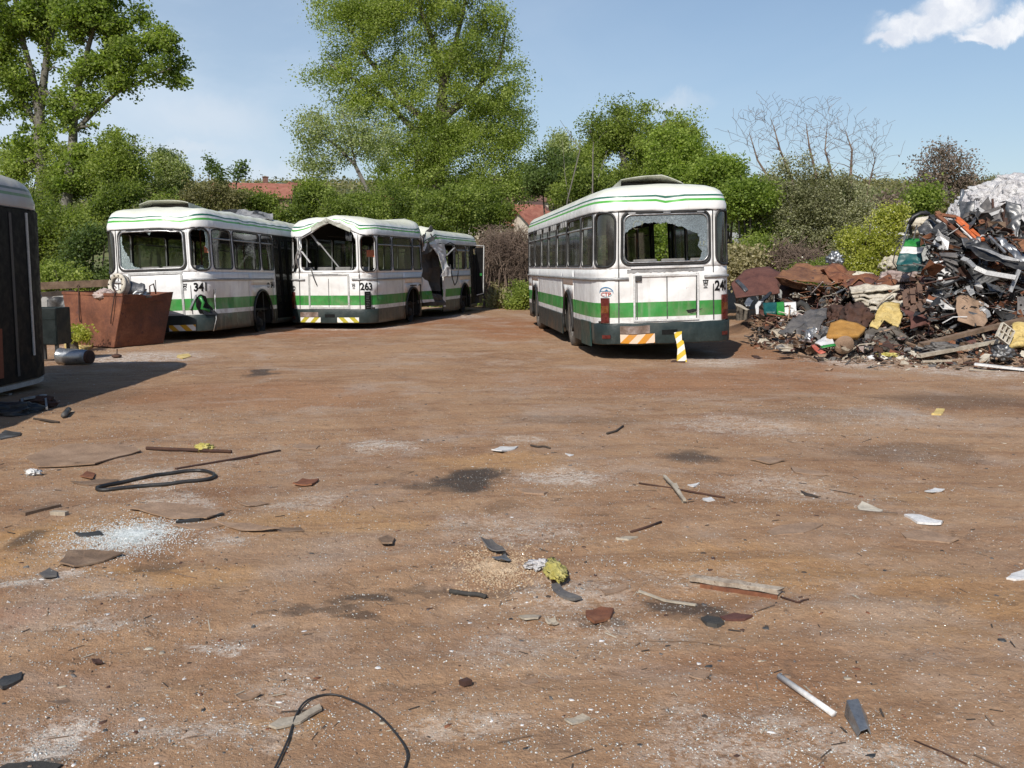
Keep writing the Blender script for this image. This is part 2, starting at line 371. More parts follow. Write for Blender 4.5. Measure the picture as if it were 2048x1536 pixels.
# bus paint driven by each vertex's undamaged position, kept in the 'rest' attribute
def bus_paint(name, wear=0.0, seed=0.0, dull=0.0):
    m, nt, b = newmat(name)
    at_ = N(nt, 'Attribute', attribute_name='rest').outputs['Vector']
    sp = N(nt, 'SeparateXYZ'); L(nt, at_, sp.inputs[0]); z = sp.outputs[2]
    off = vmath(nt, 'ADD', at_, (seed, seed * 2, 0)).outputs[0]
    def band(lo, hi):
        return math_(nt, 'MULTIPLY', math_(nt, 'GREATER_THAN', z, lo), math_(nt, 'LESS_THAN', z, hi))
    big = noise_(nt, off, 1.3, 5, .6)
    white = mixc(nt, sstep(nt, big, .3, .75), (.77, .77, .765), (.66, .655, .64))
    white = mixc(nt, sstep(nt, z, 2.69, 2.76), white, (.66, .665, .57))
    c = mixc(nt, math_(nt, 'LESS_THAN', z, .606), white, mixc(nt, sstep(nt, big, .35, .7), (.018, .030, .030), (.045, .055, .05)))
    gcol = mixc(nt, sstep(nt, noise_(nt, off, 5, 4), .3, .75), (.018, .21, .03), (.035, .27, .05))
    c = mixc(nt, band(.70, .945), c, gcol)
    c = mixc(nt, band(2.578, 2.615), c, (.075, .36, .045))
    c = mixc(nt, band(2.652, 2.682), c, (.02, .12, .075))
    c = mixc(nt, math_(nt, 'MULTIPLY', math_(nt, 'GREATER_THAN', z, 2.7), sstep(nt, noise_(nt, off, 2.2, 6, .65), .4, .8, .0, .55)), c, (.55, .56, .46))
    if dull: c = mixc(nt, dull, c, (.22, .19, .17))  # dull darkens the whole coat: grime plus painted-in shade
    # run-down dirt: vertical streaks and grime near the ground
    mp = N(nt, 'Mapping'); mp.inputs['Scale'].default_value = (9, 9, .7); L(nt, off, mp.inputs[0])
    st = sstep(nt, noise_(nt, mp.outputs[0], 1.0, 6, .65), .50, .82, 0, .42)
    gr = math_(nt, 'MULTIPLY', sstep(nt, z, 1.5, .35), sstep(nt, noise_(nt, off, 3.5, 7, .7), .38, .76, .04, .72))
    c = mixc(nt, st, c, (.36, .33, .29)); c = mixc(nt, gr, c, (.24, .185, .14))
    rs = sstep(nt, noise_(nt, off, 7.5, 8, .74, .3), .665 - wear * .02, .70 - wear * .02, 0, .9)
    c = mixc(nt, rs, c, (.12, .06, .035))
    rst = math_(nt, 'MULTIPLY', sstep(nt, noise_(nt, mp.outputs[0], 2.3, 5, .7), .62, .74, 0, .55), sstep(nt, noise_(nt, off, .9, 3), .5, .62)); c = mixc(nt, rst, c, (.22, .11, .055))
    sc = sstep(nt, noise_(nt, off, 26, 3, .6), .74, .78, 0, .7); c = mixc(nt, sc, c, (.12, .11, .10))
    L(nt, c, b.inputs['Base Color'])
    L(nt, math_(nt, 'ADD', sstep(nt, big, .3, .7, .28, .5), math_(nt, 'MULTIPLY', gr, .4)), b.inputs['Roughness'])
    bp = N(nt, 'Bump'); bp.inputs['Strength'].default_value = .6; bp.inputs['Distance'].default_value = .05
    L(nt, math_(nt, 'ADD', noise_(nt, off, 3.0, 2, .4), math_(nt, 'MULTIPLY', noise_(nt, off, 40, 3), .03)), bp.inputs['Height'])
    L(nt, bp.outputs[0], b.inputs['Normal'])
    return m
def glass_mat(name, tint=(.5, .53, .5), refl=.16, dirt=.18):
    m, nt, b = newmat(name)
    at_ = N(nt, 'TexCoord').outputs['Object']
    t = N(nt, 'BsdfTransparent'); t.inputs[0].default_value = (*tint, 1)
    g = N(nt, 'BsdfGlossy'); g.inputs['Roughness'].default_value = .08; g.inputs[0].default_value = (.9, .95, 1, 1)
    lw = N(nt, 'LayerWeight'); lw.inputs[0].default_value = .35
    mx = N(nt, 'MixShader'); L(nt, math_(nt, 'MULTIPLY_ADD', lw.outputs['Fresnel'], .6, refl * .35, clamp=True), mx.inputs[0])
    L(nt, t.outputs[0], mx.inputs[1]); L(nt, g.outputs[0], mx.inputs[2])
    d = N(nt, 'BsdfDiffuse'); d.inputs[0].default_value = (.22, .20, .17, 1)
    mx2 = N(nt, 'MixShader'); L(nt, sstep(nt, noise_(nt, at_, 1.8, 6, .65), .35, .8, dirt * .3, dirt), mx2.inputs[0])
    L(nt, mx.outputs[0], mx2.inputs[1]); L(nt, d.outputs[0], mx2.inputs[2]); L(nt, mx2.outputs[0], nt.nodes['Material Output'].inputs[0])
    return m
MT['glass'] = glass_mat('window_glass'); MT['glass_dark'] = glass_mat('tinted_window_glass', (.22, .24, .23), .22, .25)
def shatter_mat(name='crazed_glass', col=(.20, .245, .27), op=.72):
    m, nt, b = newmat(name)
    tc = N(nt, 'TexCoord').outputs['Object']
    v = N(nt, 'TexVoronoi'); v.feature = 'DISTANCE_TO_EDGE'; v.inputs['Scale'].default_value = 95; L(nt, tc, v.inputs['Vector'])
    v2 = N(nt, 'TexVoronoi'); v2.inputs['Scale'].default_value = 95; L(nt, tc, v2.inputs['Vector'])
    cell_ = N(nt, 'SeparateXYZ'); L(nt, v2.outputs['Color'], cell_.inputs[0])
    c = mixc(nt, sstep(nt, cell_.outputs[0], .1, 1), tuple(q * .55 for q in col), tuple(min(q * 1.5, .8) for q in col))
    c = mixc(nt, sstep(nt, v.outputs['Distance'], .06, .0, 0, .8), c, (.42, .47, .50))
    big = noise_(nt, tc, 2.5, 4)
    c = mixc(nt, sstep(nt, big, .35, .7, 0, .5), c, tuple(q * .6 for q in col))
    L(nt, c, b.inputs['Base Color']); b.inputs['Roughness'].default_value = .25
    bp = N(nt, 'Bump'); bp.inputs['Strength'].default_value = .5; bp.inputs['Distance'].default_value = .004; L(nt, cell_.outputs[1], bp.inputs['Height']); L(nt, bp.outputs[0], b.inputs['Normal'])
    t = N(nt, 'BsdfTransparent'); t.inputs[0].default_value = (.75, .82, .85, 1)
    mx = N(nt, 'MixShader'); mx.inputs[0].default_value = op
    L(nt, t.outputs[0], mx.inputs[1]); L(nt, b.outputs[0], mx.inputs[2]); L(nt, mx.outputs[0], nt.nodes['Material Output'].inputs[0])
    return m
MT['crazed'] = shatter_mat(); MT['crazed_pale'] = shatter_mat('pale_crazed_glass', (.34, .42, .42), .6)
def hazard_mat(name, yel, dirn, white=(.72, .70, .66)):
    m, nt, b = newmat(name)
    at_ = N(nt, 'Attribute', attribute_name='rest').outputs['Vector']
    sp = N(nt, 'SeparateXYZ'); L(nt, at_, sp.inputs[0])
    q = math_(nt, 'ADD', math_(nt, 'MULTIPLY', sp.outputs[0], dirn), sp.outputs[2])
    q = math_(nt, 'FRACT', math_(nt, 'MULTIPLY_ADD', q, 3.6, 20.15))
    c = mixc(nt, math_(nt, 'GREATER_THAN', q, .5), white, yel)
    c = mixc(nt, sstep(nt, noise_(nt, at_, 6, 5, .65), .5, .8, 0, .6), c, (.35, .26, .2))
    L(nt, c, b.inputs['Base Color']); b.inputs['Roughness'].default_value = .45
    return m
MT['hz_orange'] = hazard_mat('orange_white_hazard_stripes', (.58, .24, .02), -1, (.72, .55, .42))
MT['hz_amber'] = hazard_mat('amber_white_hazard_stripes', (.62, .33, .02), 1)
MT['hz_yellowL'] = hazard_mat('yellow_white_hazard_stripes_left', (.42, .36, .03), -1)
MT['hz_yellowR'] = hazard_mat('yellow_white_hazard_stripes_right', (.42, .36, .03), 1)
def skirtmat(): return wmat('dark_green_skirt', [(.012, .022, .022), (.02, .034, .034), (.04, .05, .046)], 3, .5, 0, .3, 30, ((.12, .09, .07), .66))
MT['skirt'] = skirtmat()
MT['teal_dark'] = wmat('dark_teal_skirt', [(.008, .03, .03), (.012, .045, .042), (.02, .055, .05)], 3, .45, 0, .2, 30)
# ------------------------------------------------------------------ the ground
def px2g(px, py):
    g = G(px, py); return g.x, g.y
def spotw(px, py, rx, ry):
    x, y = px2g(px, py); x2, _ = px2g(px + rx, py); _, y2 = px2g(px, py - ry); _, y3 = px2g(px, py + ry)
    return x, y, abs(x2 - x), abs(y2 - y3) / 2
OIL = [(935, 957, 74, 25, 1), (880, 966, 70, 14, .6), (525, 747, 28, 6, .9), (1390, 920, 60, 20, .8), (95, 1080, 52, 22, .75), (720, 1203, 100, 11, .85), (850, 1186, 90, 7, .5), (1350, 1212, 75, 22, .85),
       (1830, 905, 150, 20, .4), (60, 1533, 80, 14, .8), (1210, 1255, 50, 12, .6), (1010, 1180, 90, 10, .4), (1650, 830, 180, 14, .3), (330, 1130, 70, 14, .5), (700, 1240, 70, 8, .7), (1010, 1010, 60, 10, .35), (150, 800, 120, 30, .35), (640, 1225, 80, 9, .6), (1150, 840, 160, 10, .3), (1910, 800, 160, 20, .45), (800, 1375, 60, 10, .35)]
WHITE = [(265, 1075, 72, 26, 1), (180, 1100, 60, 22, .6), (760, 890, 85, 13, .85), (1130, 955, 100, 20, .8), (290, 714, 130, 13, .9), (1430, 722, 75, 12, .7), (1700, 722, 90, 16, .8), (1480, 850, 150, 22, .5),
         (330, 955, 110, 30, .7), (60, 1168, 80, 14, .8), (440, 1290, 45, 12, .8), (60, 1500, 130, 50, .9), (420, 1440, 170, 26, .6), (1010, 1060, 150, 36, .45), (1480, 1480, 230, 60, .5), (950, 1450, 130, 35, .45),
         (1780, 1510, 160, 30, .6), (1140, 1190, 130, 40, .45), (1250, 1270, 120, 30, .35), (200, 1265, 110, 26, .5), (220, 1200, 60, 14, .5), (620, 1010, 90, 18, .45), (430, 1085, 60, 12, .55), (700, 655, 120, 6, .8), (900, 633, 80, 5, .8),
         (1930, 745, 120, 14, .7), (1050, 880, 60, 10, .5), (350, 1010, 90, 20, .55), (560, 1370, 120, 26, .35), (1380, 1150, 120, 30, .3), (1000, 1290, 160, 30, .3), (1560, 975, 140, 26, .4), (1760, 835, 140, 16, .35)]
OCHRE = [(110, 1085, 170, 60, .8), (300, 1160, 220, 40, .6), (650, 1050, 220, 30, .45), (1500, 1130, 260, 60, .45), (1850, 1180, 260, 110, .45), (1000, 925, 160, 18, .5), (560, 1430, 120, 24, .4), (1700, 1000, 240, 24, .3)]
REDD = [(1400, 760, 420, 26, .5), (560, 660, 300, 14, .8), (860, 640, 200, 10, .8), (1020, 655, 90, 24, .8), (500, 790, 300, 30, .4), (20, 1250, 70, 20, .8), (1500, 1350, 200, 60, .3), (1560, 720, 90, 40, .5), (60, 800, 90, 30, .3)]
def ground_mat():
    m, nt, b = newmat('yard_dirt')
    P = N(nt, 'TexCoord').outputs['Object']
    wn = vmath(nt, 'SUBTRACT', noise_(nt, P, 1.6, 6, .6, 0, True), (.5, .5, .5)).outputs[0]
    wsc = N(nt, 'VectorMath', operation='SCALE'); L(nt, wn, wsc.inputs[0]); wsc.inputs['Scale'].default_value = .9
    Pw = vmath(nt, 'ADD', P, wsc.outputs[0]).outputs[0]
    def spots(lst):
        acc = None
        for px, py, rx, ry, k in lst:
            x, y, ax, ay = spotw(px, py, rx, ry)
            d = vmath(nt, 'SUBTRACT', Pw, (x, y, 0)).outputs[0]
            d = vmath(nt, 'MULTIPLY', d, (1 / ax, 1 / ay, 0)).outputs[0]
            v = sstep(nt, vmath(nt, 'LENGTH', d).outputs['Value'], 1.25, .55, 0, k)
            acc = v if acc is None else math_(nt, 'MAXIMUM', acc, v)
        return acc
    big = noise_(nt, P, .35, 5, .6, .8); mid = noise_(nt, P, 2.2, 6, .65, .4); fine = noise_(nt, P, 19, 6, .75); vf = noise_(nt, P, 95, 3, .7)
    # drive tracks: noise drawn out across the yard and around a turning circle
    cx = vmath(nt, 'SUBTRACT', P, (2.5, -8, 0)).outputs[0]
    ln = vmath(nt, 'LENGTH', cx).outputs['Value']; sp = N(nt, 'SeparateXYZ'); L(nt, cx, sp.inputs[0])
    ang = math_(nt, 'ARCTAN2', sp.outputs[1], sp.outputs[0])
    cb = N(nt, 'CombineXYZ'); L(nt, math_(nt, 'MULTIPLY', ln, 5.0), cb.inputs[0]); L(nt, math_(nt, 'MULTIPLY', ang, 4.0), cb.inputs[1])
    trk = noise_(nt, cb.outputs[0], 1.0, 5, .65)
    mp = N(nt, 'Mapping'); mp.inputs['Scale'].default_value = (.8, 2.4, 1); mp.inputs['Rotation'].default_value = (0, 0, .2); L(nt, P, mp.inputs[0])
    trk2 = noise_(nt, mp.outputs[0], 1.3, 6, .65)
    c = mixc(nt, sstep(nt, big, .32, .68), (.30, .175, .105), (.42, .275, .175))
    c = mixc(nt, sstep(nt, mid, .35, .7, 0, .6), c, (.48, .33, .215))
    c = mixc(nt, spots(OCHRE), c, (.52, .32, .15))
    c = mixc(nt, math_(nt, 'MULTIPLY', spots(REDD), sstep(nt, mid, .2, .6, .4, 1)), c, (.33, .145, .07))
    c = mixc(nt, sstep(nt, trk, .47, .66, 0, .42), c, (.225, .125, .08))
    c = mixc(nt, sstep(nt, trk2, .50, .80, 0, .3), c, (.19, .115, .085))
    c = mixc(nt, sstep(nt, trk2, .44, .22, 0, .22), c, (.54, .39, .27))
    mv = noise_(nt, P, .62, 8, .72, 1.2)
    c = mixc(nt, sstep(nt, mv, .50, .62, 0, .45), c, (.40, .29, .215))
    c = mixc(nt, sstep(nt, noise_(nt, P, 1.4, 9, .75, 1.5), .56, .66, 0, .55), c, (.20, .135, .10))
    # ash-grey dust of crushed glass
    ashn = noise_(nt, P, .8, 7, .7, .5)
    c = mixc(nt, sstep(nt, ashn, .50, .66, 0,   .5), c, (.47, .39, .345))
    wmask = math_(nt, 'MULTIPLY', spots(WHITE), sstep(nt, math_(nt, 'ADD', math_(nt, 'MULTIPLY', noise_(nt, P, 7, 6, .7), .5), math_(nt, 'MULTIPLY', noise_(nt, P, 38, 4, .75), .5)), .43, .56, .0, 1.0))
    c = mixc(nt, math_(nt, 'MULTIPLY', wmask, .85), c, (.70, .66, .64))
    oil = math_(nt, 'MULTIPLY', spots(OIL), sstep(nt, fine, .2, .5, .65, 1))
    c = mixc(nt, math_(nt, 'MULTIPLY', oil, .9), c, (.050, .042, .038))
    dirtd = sstep(nt, noise_(nt, P, 4.5, 8, .74, .6), .57, .68, 0, .6); c = mixc(nt, dirtd, c, (.115, .075, .055))
    c = mixc(nt, sstep(nt, fine, .30, .72, .0, .5), mixc(nt, 1, c, (.72, .70, .68), 'MULTIPLY'), c) if False else mixc(nt, sstep(nt, fine, .62, .34, 0, .38), c, mixc(nt, 1.0, c, (.55, .52, .50), 'MULTIPLY'))
    c = mixc(nt, sstep(nt, vf, .62, .42, 0, .30), c, mixc(nt, 1.0, c, (.5, .5, .5), 'MULTIPLY'))
    # pale specks of glass ground into the dirt
    v = N(nt, 'TexVoronoi'); v.inputs['Scale'].default_value = 75; L(nt, P, v.inputs['Vector'])
    cs = N(nt, 'SeparateXYZ'); L(nt, v.outputs['Color'], cs.inputs[0])
    dens = math_(nt, 'MULTIPLY_ADD', math_(nt, 'MAXIMUM', wmask, sstep(nt, ashn, .42, .7, .0, .55)), -.30, .955)
    spk = math_(nt, 'MULTIPLY', math_(nt, 'GREATER_THAN', cs.outputs[0], dens), math_(nt, 'LESS_THAN', v.outputs['Distance'], math_(nt, 'MULTIPLY_ADD', cs.outputs[1], .22, .10)))
    c = mixc(nt, math_(nt, 'MULTIPLY', spk, .8), c, (.72, .72, .70))
    # dark earth and rust crumbs under the scrap heaps
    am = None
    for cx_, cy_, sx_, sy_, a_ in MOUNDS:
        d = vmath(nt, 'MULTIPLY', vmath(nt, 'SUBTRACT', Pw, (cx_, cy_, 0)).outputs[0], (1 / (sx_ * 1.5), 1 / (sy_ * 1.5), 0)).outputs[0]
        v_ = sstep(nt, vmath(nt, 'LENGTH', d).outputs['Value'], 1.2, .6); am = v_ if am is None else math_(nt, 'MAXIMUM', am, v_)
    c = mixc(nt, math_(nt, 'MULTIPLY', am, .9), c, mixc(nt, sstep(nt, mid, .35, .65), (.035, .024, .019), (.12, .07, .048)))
    c = mixc(nt, 1.0, c, (.98, .925, .84), 'MULTIPLY')
    # grass and scrub beyond the yard (by distance from the yard's edge)
    sy = N(nt, 'SeparateXYZ'); L(nt, Pw, sy.inputs[0])
    g1 = sstep(nt, sy.outputs[1], 36, 39)
    gc = mixc(nt, sstep(nt, noise_(nt, P, .6, 6, .65), .35, .65), (.085, .115, .035), (.17, .16, .075))
    hillc = mixc(nt, sstep(nt, noise_(nt, P, .018, 6, .6), .38, .62), (.075, .095, .05), (.15, .155, .085))
    hillc = mixc(nt, sstep(nt, noise_(nt, P, .06, 5, .7), .5, .62, 0, .7), hillc, (.045, .06, .035))
    gc = mixc(nt, sstep(nt, sy.outputs[1], 90, 200), gc, hillc)
    c = mixc(nt, g1, c, gc)
    L(nt, c, b.inputs['Base Color'])
    L(nt, math_(nt, 'MULTIPLY_ADD', oil, -.35, .92), b.inputs['Roughness']); b.inputs['Specular IOR Level'].default_value = .25
    hgt = math_(nt, 'ADD', math_(nt, 'MULTIPLY', fine, .6), math_(nt, 'ADD', math_(nt, 'MULTIPLY', vf, .25), math_(nt, 'MULTIPLY', noise_(nt, P, 6, 5, .65), 1.0)))
    bp = N(nt, 'Bump'); bp.inputs['Strength'].default_value = .85; bp.inputs['Distance'].default_value = .028; L(nt, hgt, bp.inputs['Height']); L(nt, bp.outputs[0], b.inputs['Normal'])
    return m
def axis(a, b, step, lo, hi, gr=1.13):
    c = list(np.arange(a, b, step)); s = step; x = a; left = []
    while x > lo: s *= gr; x -= s; left.append(x)
    s = step; x = c[-1]; right = []
    while x < hi: s *= gr; x += s; right.append(x)
    return np.array(left[::-1] + c + right)
def grid_mesh(name, xs, ys, hf, mat, kind='structure'):
    X, Y = np.meshgrid(xs, ys); Z = hf(X, Y); nx, ny = len(xs), len(ys)
    co = np.stack([X, Y, Z], -1).reshape(-1, 3)
    i = np.arange(nx * ny).reshape(ny, nx)
    q = np.stack([i[:-1, :-1], i[:-1, 1:], i[1:, 1:], i[1:, :-1]], -1).reshape(-1, 4)
    o = npmesh(name, co, q, mat); o.data.polygons.foreach_set('use_smooth', [True] * len(q)); o['kind'] = kind
    return o
def npmesh(name, co, q, mats, parent=None, tone=None, mi=None):
    me = bpy.data.meshes.new(name); k = q.shape[1]
    me.vertices.add(len(co)); me.vertices.foreach_set('co', np.ascontiguousarray(co, dtype=np.float32).ravel())
    me.loops.add(q.size); me.loops.foreach_set('vertex_index', q.ravel().astype(np.int32))
    me.polygons.add(len(q)); me.polygons.foreach_set('loop_start', np.arange(0, q.size, k, dtype=np.int32))
    if mi is not None: me.polygons.foreach_set('material_index', mi.astype(np.int32))
    me.update(calc_edges=True)
    if tone is not None:
        a = me.attributes.new('tone', 'FLOAT', 'FACE'); a.data.foreach_set('value', tone.astype(np.float32))
    return link(name, me, mats, parent)
ground = grid_mesh('ground', axis(-13, 14, .065, -850, 850), axis(1.2, 25, .065, -400, 800), H, ground_mat())

# ------------------------------------------------------------------ buses
def half_contour():
    p = [(x, .05 * (x / .8) ** 2) for x in np.linspace(0, .8, 9)]
    for t in np.linspace(0, math.pi / 2, 10)[1:]:
        p.append((.80 + .355 * math.sin(t), .05 + .50 * (1 - math.cos(t))))
    p += [(1.18, .85), (1.20, 1.4)]
    p += [(1.2, y) for y in np.linspace(1.9, 10.0, 18)]
    for t in np.linspace(0, math.pi / 2, 10)[1:]:
        p.append((1.2 - .42 * (1 - math.cos(t)), 10.0 + .85 * math.sin(t)))
    p += [(.78 * (1 - t), 10.85 + .15 * t * (2 - t)) for t in np.linspace(0, 1, 8)[1:]]
    return np.array(p)
HC = half_contour(); SEG = np.hypot(*np.diff(HC, axis=0).T); SS = np.concatenate([[0], np.cumsum(SEG)]); SMAX = SS[-1]
def sY(y): return float(np.interp(y, HC[4:, 1], SS[4:]))
def sX(x): return float(np.interp(x, HC[:9, 0], SS[:9]))
def cmap(s, z, off=0.0):
    sg = 1 if s >= 0 else -1; a = min(abs(s), SMAX)
    x = np.interp(a, SS, HC[:, 0]); y = np.interp(a, SS, HC[:, 1])
    a0, a1 = max(a - .03, 0), min(a + .03, SMAX)
    tx = np.interp(a1, SS, HC[:, 0]) - np.interp(a0, SS, HC[:, 0]); ty = np.interp(a1, SS, HC[:, 1]) - np.interp(a0, SS, HC[:, 1])
    if a < .03: tx, ty = 1, 0
    l = math.hypot(tx, ty); nx, ny = ty / l, -tx / l
    k = 1 - .022 * max(0, z - 1.4) - .03 * max(0, .5 - z)
    return Vector((sg * (x + nx * off) * k, y + ny * off, z))
class BM(MB):
    def __init__(s, bus): super().__init__(); s.bus = bus
    def strip(s, s0, s1, z0, z1, off=0, ds=.1, dz=.25, mi=0):
        ns = max(1, int(math.ceil(abs(s1 - s0) / ds))); nz = max(1, int(math.ceil((z1 - z0) / dz)))
        vs = [cmap(s0 + (s1 - s0) * i / ns, z0 + (z1 - z0) * j / nz, off) for i in range(ns + 1) for j in range(nz + 1)]
        fs = []
        for i in range(ns):
            for j in range(nz):
                a = i * (nz + 1) + j; f = (a, a + nz + 1, a + nz + 2, a + 1)
                fs.append(f)
        s.add(vs, fs, mi)
    def slab(s, s0, s1, z0, z1, off=.004, th=.02, ds=.08, mi=0):
        ns = max(1, int(math.ceil(abs(s1 - s0) / ds))); vs = []
        for i in range(ns + 1):
            q = s0 + (s1 - s0) * i / ns
            vs += [cmap(q, z0, off), cmap(q, z0, off + th), cmap(q, z1, off + th), cmap(q, z1, off)]
        fs = [(0, 1, 2, 3), tuple(ns * 4 + k for k in (3, 2, 1, 0))]
        for i in range(ns):
            for k in range(4):
                k2 = (k + 1) % 4; fs.append((i * 4 + k, (i + 1) * 4 + k, (i + 1) * 4 + k2, i * 4 + k2))
        s.add(vs, fs, mi)
    def ring(s, o, inn, n=7, off=0, mi=0):
        vs, fs = [], []
        P = rrect(*inn, n)
        for (p, q) in P:
            a, b = q   # outer parametric target in unit square coords (-1..1)
            ox = o[0] if a <= -1 else o[1] if a >= 1 else p[0]
            oz = o[2] if b <= -1 else o[3] if b >= 1 else p[1]
            vs.append(cmap(p[0], p[1], off)); vs.append(cmap(ox if abs(a) >= 1 else p[0], oz if abs(b) >= 1 else p[1], off))
        k = len(P)
        for i in range(k):
            j = (i + 1) % k; fs.append((2 * i, 2 * i + 1, 2 * j + 1, 2 * j))
        s.add(vs, fs, mi)
    def build(s, name, mats, parent, smooth=True, solid=0, merge=True, outw=False):
        rest = np.array([tuple(v) for v in s.v], dtype=np.float32)
        me = bpy.data.meshes.new(name)
        me.from_pydata([tuple(s.bus.deform(Vector(v))) for v in s.v], [], s.f); me.polygons.foreach_set('material_index', s.m)
        a = me.attributes.new('rest', 'FLOAT_VECTOR', 'POINT'); a.data.foreach_set('vector', rest.ravel())
        if merge:
            bm = bmesh.new(); bm.from_mesh(me); bmesh.ops.remove_doubles(bm, verts=bm.verts, dist=.0012); 
            if outw:
                bm.normal_update()
                for f in bm.faces:
                    c = f.calc_center_median(); a = Vector((c.x, c.y - min(max(c.y, 1.3), 9.7), max(0, c.z - 2.3) * 3))
                    if f.normal.dot(a) < 0: f.normal_flip()
            else: bmesh.ops.recalc_face_normals(bm, faces=bm.faces)
            bm.to_mesh(me); bm.free()
        o = link(name, me, mats, parent, smooth)
        if solid:
            md = o.modifiers.new('thickness', 'SOLIDIFY'); md.thickness = solid; md.offset = -1; md.material_offset = 1; md.material_offset_rim = 0
        return o
def rrect(x0, x1, z0, z1, r, n=7):
    """rounded rectangle, each point with a hint at which outer edge it belongs to"""
    P = []; m = 6
    def edge(ax, az, bx, bz, hint):
        for i in range(1, m): t = i / m; P.append(((ax + (bx - ax) * t, az + (bz - az) * t), hint))
    corners = [((x1 - r, z0 + r), -90, (1, -1)), ((x1 - r, z1 - r), 0, (1, 1)), ((x0 + r, z1 - r), 90, (-1, 1)), ((x0 + r, z0 + r), 180, (-1, -1))]
    E_ = [(0, -1), (1, 0), (0, 1), (-1, 0)]
    for ci, ((cx, cz), a0, h) in enumerate(corners):
        for i in range(n + 1):
            a = R(a0 + 90 * i / n); p = (cx + r * math.cos(a), cz + r * math.sin(a))
            hint = E_[ci] if i < n / 2 - .4 else (E_[(ci + 1) % 4] if i > n / 2 + .4 else h)
            if n % 2 and abs(i - n / 2) < .6: hint = h if i > n / 2 else E_[ci]
            P.append((p, hint))
        nx_ = corners[(ci + 1) % 4]; (cx2, cz2), a2, _ = nx_
        e0 = P[-1][0]; e1 = (cx2 + r * math.cos(R(a2)), cz2 + r * math.sin(R(a2)))
        edge(*e0, *e1, E_[(ci + 1) % 4])
    return P
FONT = {}
def text_mesh(txt, size, bold=.0):
    cu = bpy.data.curves.new('lettering', 'FONT'); cu.body = txt; cu.size = size; cu.offset = bold; cu.align_x = 'CENTER'; cu.resolution_u = 3
    ob = bpy.data.objects.new('lettering', cu); COL.objects.link(ob)
    bpy.context.view_layer.update()
    me = bpy.data.meshes.new_from_object(ob.evaluated_get(bpy.context.evaluated_depsgraph_get()))
    vs = [tuple(v.co) for v in me.vertices]; fs = [tuple(p.vertices) for p in me.polygons]
    bpy.data.objects.remove(ob); bpy.data.curves.remove(cu); bpy.data.meshes.remove(me)
    return vs, fs
ZB, ZT = 1.50, 2.44       # bottom and top of the window band
AX_R, AX_F, WR = 3.0, 8.6, .60
def seat_meshes():
    b = MB(); b.box((0, 0, .44), (.86, .42, .09)); b.box((-.2, .0, .2), (.05, .3, .4)); b.box((.2, 0, .2), (.05, .3, .4))
    o = MB(); o.box((0, -.2, .70), (.40, .05, .52), Matrix.Rotation(R(-8), 3, 'X'))
    return b, o
